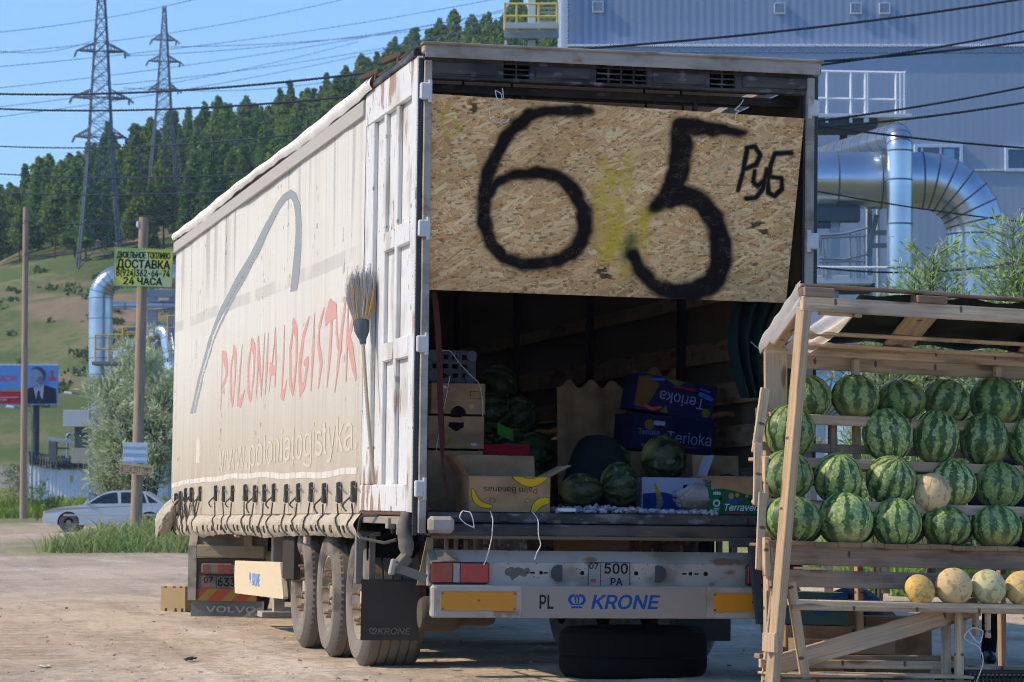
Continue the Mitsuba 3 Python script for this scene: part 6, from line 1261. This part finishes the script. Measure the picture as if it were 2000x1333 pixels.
for px_, py_, lb in ((133, 768, 'street lamp head, right of the billboard'), (20, 795, 'street lamp head, under the billboard')):
    Yl = 160; c = survey(px_, py_, Yl); k = thing('street_lamp', lb, 'street lamp'); mb = MB(); mb.box(c, (.42, .22, .14), rot([0, 1, 0], 8), .05); put('lamp_head', mb, 'satin', C('#e3e4da'), under=k); mb = MB(); mb.tube([c + [.2, 0, 0], c + [1.0, .1, -.15], c + [1.15, .1, -.4], (c[0] + 1.2, c[1] + .1, .8)], .035, 5); put('post', mb, 'matte', C('#6c7478'), under=k)

# ================================================================ the car, the fence, the gas plant at the left
Yc = 99.5; uc = Yc / FPX; zc = gz(at(190, Yc), Yc) + .02; car = thing('silver_car', 'silver saloon car parked behind the grass and the signpost', 'car')
MC = frame([1, 0, 0], [0, 1, 0], [0, 0, 1], [at(92, Yc), Yc, zc])    # x: from the front bumper back, y: across, z up
prof_b = [(.0, .28), (-.02, .45), (.03, .60), (.12, .70), (.35, .78), (1.0, .86), (1.32, .90), (2.2, .93), (3.9, .94), (4.35, .90), (4.52, .78), (4.55, .5), (4.5, .28)]
wheelx = (.86, 3.55)
side_ = Polygon(prof_b + [(4.0, .22), (.5, .22)]).difference(unary_union([Point(x, .31).buffer(.36, 24) for x in wheelx]))
def loft(sh, w0, w1=None):
    m = trimesh.creation.extrude_polygon(sh, w0, engine='earcut'); return m
mb = MB(MC); m = loft(side_, 1.70); v = m.vertices; v = np.stack([v[:, 0], v[:, 2] - .85, v[:, 1]], 1)
v[:, 1] *= 1 - .10 * np.clip((.35 - v[:, 0]) / .35, 0, 1) ** 2 - .05 * np.clip((v[:, 2] - .75) / .2, 0, 1)
mb.add(v, m.faces); body = put('body', mb, 'carpaint', smooth=35, under=car)
scene['carpaint'] = pr(.28, {'type': 'rgb', 'value': [.50, .50, .49]}, .6, .35, clearcoat=.8, clearcoat_gloss=.95)
cab = Polygon([(1.28, .88), (1.95, 1.27), (2.25, 1.36), (2.9, 1.38), (3.4, 1.33), (4.02, .93)])
mb = MB(MC); m = loft(cab, 1.44); v = m.vertices; v = np.stack([v[:, 0], (v[:, 2] - .72) * np.interp(v[:, 1], [.88, 1.38], [1.08, .80]), v[:, 1]], 1); mb.add(v, m.faces); put('roof', mb, 'carpaint', smooth=35, under=car)
for pts in ([(1.50, .93), (1.98, 1.22), (2.28, 1.29), (2.45, 1.30), (2.50, .94)], [(2.60, .945), (2.57, 1.305), (3.0, 1.31), (3.32, 1.27), (3.45, .95)], [(3.53, .95), (3.40, 1.25), (3.83, .96)]):
    for s in (-1, 1):
        m = trimesh.creation.extrude_polygon(Polygon(pts), .012, engine='earcut'); v = m.vertices; yy = s * (.72 * np.interp(v[:, 1], [.88, 1.38], [1.08, .80]) + .002 + v[:, 2]); mb = MB(MC); mb.add(np.stack([v[:, 0], yy, v[:, 1]], 1), m.faces); put('side_window', mb, 'pane', C('#1a2028'), under=car)
mb = MB(MC); mb.add([(1.36, -.62, .935), (1.36, .62, .935), (1.93, .54, 1.268), (1.93, -.54, 1.268)], [(0, 1, 2, 3)]); mb.v[-1] += [-.015, 0, .012]; put('windscreen', mb, 'pane', C('#3a4653'), under=car)
mb = MB(MC); mb.box((1.52, -.86, .97), (.16, .10, .12), ch=.04); mb.box((1.52, .86, .97), (.16, .10, .12), ch=.04); put('mirror', mb, 'carpaint', under=car)
mb = MB(MC); mb.box((.13, -.66, .63), (.24, .20, .12), rot([0, 1, 0], -14), .04); mb.box((.13, .66, .63), (.24, .20, .12), rot([0, 1, 0], -14), .04); put('headlight', mb, 'gloss', C('#b9b7c0'), under=car)
mb = MB(MC); mb.box((.30, -.79, .62), (.05, .03, .07), ch=.01); put('indicator', mb, 'gloss', C('#b65a4a'), under=car)
mb = MB(MC); mb.box((2.3, -.846, .55), (3.2, .012, .05)); mb.box((.05, 0, .35), (.12, 1.5, .10), ch=.03); put('trim', mb, 'carpaint', under=car)
for x in wheelx:
    for s in (1, -1): wheel(car, MC @ frame([1, 0, 0], [0, 0, 1], [0, s, 0], [x, -s * .80, .305]), .305, .19, .19)
mb = MB(MC); mb.box((2.2, 0, .5), (4.0, 1.5, .4)); put('underbody', mb, 'matte', C('#0e0e0f'), under=car)

Yf = 185; uf = Yf / FPX; fence = thing('white_fence', 'white sheet fence with a coil of razor wire along the top', 'fence'); z0 = survey(60, 979, Yf)[2]; xsf = [56, 80, 116, 158, 181, 205, 240, 265, 290, 318, 345, 372, 400]
tops = np.interp(xsf, [56, 90, 120, 150, 180, 230, 300, 400], [907, 913, 917, 918, 914, 909, 907, 905])
for i, (a, b) in enumerate(zip(xsf[:-1], xsf[1:])):
    mb = MB(); xa, xb = at(a + .6, Yf), at(b - .6, Yf); n = max(4, int((xb - xa) / .12)); q = np.linspace(xa, xb, 2 * n); zt = survey(a, (tops[i] + tops[i + 1]) / 2, Yf)[2]
    mb.grid(lambda U, V: np.stack([U, Yf + .012 * np.sign(np.sin((U - xa) * 26)) + .06 * (i % 2), V], -1), q, np.array([z0 - .6, zt])); mb.box(((xa + xb) / 2, Yf + .03 + .06 * (i % 2), zt), (xb - xa, .05, .05)); put('panel', mb, 'matte', C('#d6dcea') * (.92 + .1 * R.random()), under=fence)
mb = MB(); t = np.linspace(at(57, Yf), at(400, Yf), 1500); ztc = np.interp(t, [at(a, Yf) for a in xsf], [survey(a, q, Yf)[2] for a, q in zip(xsf, tops)]); ph = (t - t[0]) / .17 * 2 * np.pi
mb.tube(np.stack([t, Yf + .42 * np.sin(ph), ztc + .40 + .42 * np.cos(ph)], -1), .038, 3, caps=False); mb.tube(np.stack([t + .1, Yf + .36 * np.sin(ph * 1.07 + 1), ztc + .40 + .34 * np.cos(ph * 1.07 + 1)], -1), .038, 3, caps=False); put('razor_wire', mb, 'matte', C('#4b5560'), under=fence)
mb = MB()
for a in np.arange(60, 400, 11): c = survey(a, np.interp(a, xsf, tops), Yf); mb.beam(c + [0, .05, -.1], c + [-.12, .0, .85], .05, .05)
put('bracket', mb, 'matte', C('#5d6a70'), under=fence)
mb = MB(); c = survey(139, 936, Yf - .04); mb.box(c, (5 * uf, .02, 13 * uf)); put('warning_plate', mb, 'matte', C('#c9a92e'), under=fence)

GALV = C('#b9c3cf')
def pipe(mb, pts, r, bend, sides=40, seg=6, step=None):
    """Straight runs joined by gored bends."""
    pts = [np.asarray(p, float) for p in pts]; c = [pts[0]]
    for a, b, d in zip(pts[:-2], pts[1:-1], pts[2:]):
        u, w = (b - a) / np.linalg.norm(b - a), (d - b) / np.linalg.norm(d - b); ang = math.acos(np.clip(u @ w, -1, 1)); tl_ = bend * math.tan(ang / 2); s0 = b - u * tl_; n = w - u * (u @ w); n /= np.linalg.norm(n); o = s0 + n * bend
        for q in np.linspace(0, ang, seg + 1): c.append(o + bend * (u * math.sin(q) - n * math.cos(q)))
    c.append(pts[-1]); mb.tube(c, r, sides); return np.array(c)
def bands(c, r, k):
    o = []
    for i in range(1, len(c) - 1):
        t = c[i + 1] - c[i - 1]; o.append((c[i], t / np.linalg.norm(t)))
    for a, b in zip(c[:-1], c[1:]):
        L = np.linalg.norm(b - a)
        if L > 1.6: o += [(a + (b - a) * q / L, (b - a) / L) for q in np.arange(.9, L - .4, 1.1)]
    for m, t in o: mb = MB(); mb.tube([m - t * .022, m + t * .022], r * 1.018, 40); put('band', mb, 'satin', C('#4e5b68'), smooth=30, under=k)
def pipe_thing(name, label, pts, r, bend, seg=6):
    k = thing(name, label, 'pipe'); mb = MB(); c = pipe(mb, pts, r, bend, seg=seg); put('cladding', mb, 'pipemetal', smooth=12, under=k); bands(c, r, k); return k
def f_pipe(p, n, uv):
    g = fbm(p.x * 1.3, p.y * 1.3, p.z * 1.3, 3); return mix((.60, .65, .70), (.40, .455, .51), g) * (.92 + .12 * cell_rand(dr.floor(p.x * .9), dr.floor(p.z * .9), 4))
scene['pipemetal'] = pr(P(lambda p, n, uv: .16 + .20 * fbm(p.x * 2.2, p.y * 2, p.z * 2.2, 3)), P(f_pipe), .5, .92)
Yp = 165; up_ = Yp / FPX; s_ = lambda x, y, dy=0: survey(x, y, Yp + dy)
pipe_thing('insulated_pipe', 'big silver pipe rising and bending over at the left of the lorry', [s_(420, 700, 9), s_(240, 790, 2), s_(197, 775), s_(197, 538), s_(420, 538)], 23.5 * up_, 38 * up_) if False else None
pipe_thing('insulated_pipe', 'big silver pipe rising and bending over at the left of the lorry', [s_(330, 775, 14), s_(197, 775), s_(197, 541), s_(420, 541)], 23.5 * up_, 42 * up_)
pipe_thing('insulated_pipe', 'silver pipe running down just left of the lorry', [s_(420, 560, 3), s_(366, 560, 3), s_(366, 800, 3)], 24 * up_, 30 * up_)
pipe_thing('insulated_pipe', 'thin silver pipe crossing level behind the signpost', [s_(215, 598, 6), s_(420, 598, 6)], 8.5 * up_, 1)
pipe_thing('insulated_pipe', 'fat silver pipe behind the willow by the lorry', [s_(235, 700, 8), s_(330, 645, 5), s_(345, 760, 4)], 20 * up_, 20 * up_)
pipe_thing('insulated_pipe', 'thin bent pipe in front of the plant column at the left', [s_(131, 895, 3), s_(131, 848, 3), s_(152, 848, 3), s_(152, 870, 3)], 3.2 * up_, 7 * up_)
pipe_thing('insulated_pipe', 'low pair of pipes behind the white fence, upper', [s_(200, 850, 5), s_(330, 846, 5)], 6 * up_, 1); pipe_thing('insulated_pipe', 'low pair of pipes behind the white fence, lower', [s_(200, 868, 5), s_(330, 866, 5)], 4 * up_, 1)
fr_ = thing('pipe_gantry', 'grey blue steel gantry holding the pipes left of the lorry', 'steel frame'); BLUEG = C('#8b9db3')
def bx(mb, x0, y0, x1, y1, Y, d=.5, dy=0): a, b = survey(x0, y0, Y), survey(x1, y1, Y); mb.box(((a[0] + b[0]) / 2, Y + dy, (a[2] + b[2]) / 2), (abs(b[0] - a[0]), d, abs(a[2] - b[2])), ch=.01)
mb = MB(); bx(mb, 288, 580, 305, 985, Yp + 7); bx(mb, 330, 580, 345, 985, Yp + 7); put('column', mb, 'matte', BLUEG, under=fr_); mb = MB(); bx(mb, 280, 567, 420, 581, Yp + 6); put('beam', mb, 'matte', BLUEG * .8, under=fr_); mb = MB(); bx(mb, 312, 588, 345, 606, Yp + 8); bx(mb, 250, 640, 345, 650, Yp + 8); put('cross_member', mb, 'matte', C('#5b7796'), under=fr_)
yr = thing('yellow_railing', 'yellow handrails on the pipe platform left of the lorry', 'railing'); mb = MB(); YEL = C('#b99f5c')
for x0, x1, y0, y1 in ((186, 290, 655, 710), (240, 300, 640, 660), (328, 347, 618, 665)):
    for x in np.linspace(x0, x1, max(2, int((x1 - x0) / 24) + 1)): mb.tube([s_(x, y0, -3), s_(x, y1, -3)], .05, 4)
    for yy in (y0, (y0 + y1) / 2): mb.tube([s_(x0, yy, -3), s_(x1, yy - 2, -3)], .045, 4)
put('rails', mb, 'matte', YEL, under=yr); mb = MB(); bx(mb, 184, 708, 300, 714, Yp - 3, 2.0); put('deck', mb, 'matte', C('#7c7f80'), under=yr)
gp_ = thing('gas_cabinet', 'white metal cabinet on a column behind the white fence', 'cabinet'); mb = MB(); bx(mb, 128, 802, 178, 834, Yp + 1, 1.6); put('cabinet', mb, 'matte', C('#c3c5c8'), under=gp_); mb = MB(); bx(mb, 175, 790, 200, 985, Yp + 2, .9); put('column', mb, 'matte', C('#9fb0c8'), under=gp_)
mb = MB(); bx(mb, 148, 834, 176, 900, Yp + 2, .8); put('dark_frame', mb, 'matte', C('#59636c'), under=gp_); mb = MB(); bx(mb, 143, 876, 182, 905, Yp - 1, 1.2); put('plinth', mb, 'matte', C('#b5aa9b'), under=gp_)
gb = thing('grey_bracket', 'grey steel bracket frame behind the left end of the white fence', 'steel frame'); mb = MB(); bx(mb, 96, 862, 111, 900, Yp + 3, .5); put('upright', mb, 'matte', C('#6c6f70'), under=gb); mb = MB(); mb.beam(s_(95, 858, 3), s_(178, 868, 3), .5, 7 * up_); put('arm', mb, 'matte', C('#a4b3c4'), under=gb); mb = MB(); mb.beam(s_(112, 876, 3), s_(135, 876, 3), .2, .1); put('stay', mb, 'matte', C('#6c6f70'), under=gb)

# ================================================================ the big building and the pipes at the right
Yw = 95.0; uw = Yw / FPX; bl = thing('blue_building', 'huge pale blue metal clad industrial hall filling the right background', 'building'); W_ = lambda x, y, dy=0: survey(x, y, Yw + dy)
x0 = at(1104, Yw); qx = np.arange(0, 30, .031); prof_ = .0012 * np.sin(qx * 2 * np.pi / .248)
mb = MB(); mb.grid(lambda U, V: np.stack([x0 + U, Yw + np.interp(U, qx, prof_), V], -1), qx, np.array([-.5, 15.70])); mb.grid(lambda U, V: np.stack([x0 + U, Yw + .10 + np.interp(U, qx, prof_), V], -1), qx, np.array([15.62, 27.0]))
put('wall', mb, 'cladding', smooth=True, under=bl); mb = MB(); mb.box((x0 + 15, Yw + 9, 13.2), (29.9, 17.8, 27.4)); put('core', mb, 'matte', C('#7f92ad'), under=bl)
mb = MB(); mb.box((x0 + .02, Yw - .02, 13.3), (.16, .12, 27.6)); mb.box((x0 - .09, Yw + .12, 13.3), (.08, .10, 27.6)); put('corner_trim', mb, 'matte', C('#b8c4d2'), under=bl)
zt = W_(1300, 90)[2]; mb = MB(); mb.box((x0 + 15, Yw - .03, zt), (29.8, .20, .07)); put('flashing', mb, 'matte', C('#d5dae2'), under=bl); mb = MB(); mb.box((x0 + 15, Yw - .02, zt - .20), (29.8, .10, .05)); put('flashing', mb, 'matte', C('#8fa3bf'), under=bl)
zt = W_(1930, 333)[2]; mb = MB(); mb.box((x0 + 15, Yw - .03, zt), (29.6, .10, .05)); put('sill_strip', mb, 'matte', C('#c9d0da'), under=bl)
for px_, py_ in ((1168, 14), (1523, 17), (1672, 17), (1728, 17)):
    c = W_(px_, py_, .02); mb = MB(); h_ = .165
    for s in (-1, 1): mb.box(c + [s * h_, 0, 0], (.03, .08, .36)); mb.box(c + [0, 0, s * h_], (.30, .08, .03))
    mb.box(c + [0, .05, 0], (.32, .02, .32)); vt = put('vent', mb, 'matte', C('#b9c6d6'), under=bl); mb = MB()
    for zz in np.linspace(-.13, .13, 6): mb.box(c + [0, -.01, zz], (.29, .05, .02), rot([1, 0, 0], 30), .002)
    put('louvre', mb, 'matte', C('#9fb0c6'), under=vt)
for xa, xb, ya, yb, mull in ((1785, 1880, 283, 336, (1800, 1836)), (1962, 2060, 287, 336, (2012,))):
    a, b = W_(xa, ya), W_(xb, yb); ctr = (a + b) / 2; wv, hv = b[0] - a[0], a[2] - b[2]; mb = MB()
    for s in (-1, 1): mb.box((ctr[0] + s * (wv / 2 - .05), Yw - .05, ctr[2]), (.10, .14, hv)); mb.box((ctr[0], Yw - .05, ctr[2] + s * (hv / 2 - .05)), (wv - .2, .14, .10))
    for q in mull: mb.box((W_(q, ya)[0], Yw - .04, ctr[2]), (.07, .10, hv - .2))
    wn = put('window', mb, 'matte', C('#b9cbe2'), under=bl); mb = MB(); mb.box((ctr[0], Yw - .035, ctr[2]), (wv - .2, .01, hv - .2)); put('pane', mb, 'pane', C('#3f5570'), under=wn); mb = MB(); mb.box((b[0] - .28 * wv, Yw - .045, ctr[2] - .03), (.22 * wv, .008, hv - .22)); put('blind', mb, 'pane', C('#7fa3c4'), under=wn)
# yellow railed balcony at the building's left corner
Yy = 96.5; by = thing('yellow_balcony', 'balcony with yellow railing at the left corner of the big hall', 'balcony'); V_ = lambda x, y, dy=0: survey(x, y, Yy + dy); mb = MB(); YL = C('#c9bd6a')
for x in (986, 1009, 1052, 1088): mb.tube([V_(x, 60, -.8), V_(x, 6, -.8)], .045, 5)
for yy in (8, 32, 50): mb.tube([V_(985, yy, -.8), V_(1090, yy, -.8)], .04, 5)
for x in (986, 1088): mb.tube([V_(x, 8, -.8), V_(x, 8, .8)], .04, 5)
put('railing', mb, 'matte', YL, under=by); mb = MB(); bx(mb, 985, 53, 1091, 64, Yy, 1.8); put('deck', mb, 'matte', C('#aeb6b4'), under=by); mb = MB(); bx(mb, 985, 70, 1091, 80, Yy, .2, -.6); put('beam', mb, 'matte', C('#8d989c'), under=by)
mb = MB(); bx(mb, 1031, -60, 1046, 53, Yy + .4, .25); bx(mb, 1031, 80, 1046, 260, Yy + .4, .25); bx(mb, 986, 80, 990, 260, Yy - .6, .1); put('column', mb, 'matte', C('#c3ccc8'), under=by); mb = MB()
for yy in np.arange(-40, 52, 9): bx(mb, 1047, yy, 1086, yy + 4, Yy + .5, .10)
put('louvre', mb, 'matte', C('#a9b1a4'), under=by)
# pipes
Yq = 75.0; uq = Yq / FPX; Q_ = lambda x, y, dy=0: survey(x, y, Yq + dy)
pipe_thing('big_pipe', 'huge silver insulated pipe bending down at the right of the lorry', [Q_(1480, 353), Q_(1906, 353), Q_(1906, 1030)], 56 * uq, 106 * uq, 7)
pipe_thing('slim_pipe', 'slimmer silver pipe rising in front of the huge one and turning back at the top', [Q_(1757, 1030, -1.6), Q_(1757, 263, -1.6), Q_(1560, 322, 12)], 24.5 * uq, 34 * uq, 4)
pipe_thing('wide_pipe', 'wide silver pipe seen through the top shelf of the stall', [Q_(1560, 750, -5), Q_(1668, 770, -5), Q_(1668, 1030, -5)], 54 * uq, 60 * uq, 5)
sf = thing('pipe_trestle', 'grey steel trestle and stair carrying the huge pipe beside the lorry', 'steel frame'); SG = C('#8fa0ae'); SD = C('#4f5c68')
mb = MB(); bx(mb, 1621, 430, 1640, 560, Yq, .3); bx(mb, 1621, 560, 1640, 1030, Yq, .3); bx(mb, 1692, 398, 1706, 1030, Yq + 1, .3); bx(mb, 1712, 398, 1722, 1030, Yq + 1.5, .2); put('column', mb, 'matte', SG, under=sf)
mb = MB(); bx(mb, 1560, 405, 1678, 434, Yq, .5); bx(mb, 1560, 434, 1640, 446, Yq, .3); put('saddle_beam', mb, 'matte', SD, under=sf)
mb = MB(); bx(mb, 1560, 540, 1702, 556, Yq - 1, .6); put('platform', mb, 'matte', C('#a7b4c0'), under=sf); mb = MB(); bx(mb, 1560, 557, 1702, 572, Yq + .5, 1.5); put('shadow_beam', mb, 'matte', C('#3d464e'), under=sf)  # second beam below the platform, in a darker colour
for p_, q_, dy_ in (((1600, 470), (1620, 540), -.1), ((1696, 500), (1712, 420), .8), ((1700, 455), (1735, 455), .8), ((1700, 480), (1735, 480), .8)): mb = MB(); mb.beam(Q_(*p_, dy_), Q_(*q_, dy_), .11, .12); put('brace', mb, 'matte', SG * .8, under=sf)
mb = MB()
for x in (1608, 1616, 1660, 1673, 1679, 1688): mb.tube([Q_(x, 542, -1.3), Q_(x, 456 if x > 1650 else 460, -1.3)], .022, 4)
for a, b in (((1600, 460), (1650, 457)), ((1650, 457), (1695, 445)), ((1600, 465), (1692, 461)), ((1600, 505), (1650, 507)), ((1650, 507), (1695, 496)), ((1600, 512), (1690, 510))): mb.tube([Q_(*a, -1.3), Q_(*b, -1.3)], .03, 4)
put('stair_rail', mb, 'matte', C('#6f7d8a'), under=sf); mb = MB(); mb.tube([Q_(1590, 522, -1.5), Q_(1735, 523, -1.5)], .028, 4); put('white_pipe', mb, 'matte', C('#d8dde2'), under=sf)
# white railed platform above the pipes
pf = thing('railed_platform', 'small platform with white railing on the big hall above the pipes', 'platform'); Yr = 90; R_ = lambda x, y, dy=0: survey(x, y, Yr + dy); mb = MB()
for x in (1615, 1662, 1690, 1694, 1750, 1758, 1766): mb.tube([R_(x, 240), R_(x, 140 if x < 1700 else 143)], .05, 4)
for yy in (139, 192): mb.tube([R_(1560, yy), R_(1768, yy + 4)], .045, 4)
mb.tube([R_(1750, 150), R_(1768, 140, 2)], .045, 4); put('railing', mb, 'matte', C('#d3dbe4'), under=pf); mb = MB(); bx(mb, 1560, 233, 1770, 240, Yr + 1.2, 2.6); put('deck', mb, 'matte', C('#b7c3cf'), under=pf); mb = MB(); bx(mb, 1560, 241, 1706, 256, Yr + 1.2, 2.2); bx(mb, 1640, 241, 1655, 330, Yr + 2.4, .2); put('support', mb, 'matte', C('#47525e'), under=pf)

# ================================================================ the air: a thin summer haze between the yard and the hill
scene['haze_air'] = {'type': 'homogeneous', 'albedo': {'type': 'rgb', 'value': [.94, .95, .97]}, 'sigma_t': {'type': 'rgb', 'value': [.00010, .00012, .00015]}}
scene['haze'] = {'type': 'cube', 'to_world': T().translate([0, 1400, 190]).scale([1700, 1700, 200]), 'bsdf': {'type': 'null'}, 'interior': {'type': 'ref', 'id': 'haze_air'}}
scene['camera']['medium'] = {'type': 'ref', 'id': 'haze_air'}
labels['haze'] = {'label': 'thin bluish summer haze in the air', 'category': 'haze', 'kind': 'stuff'}
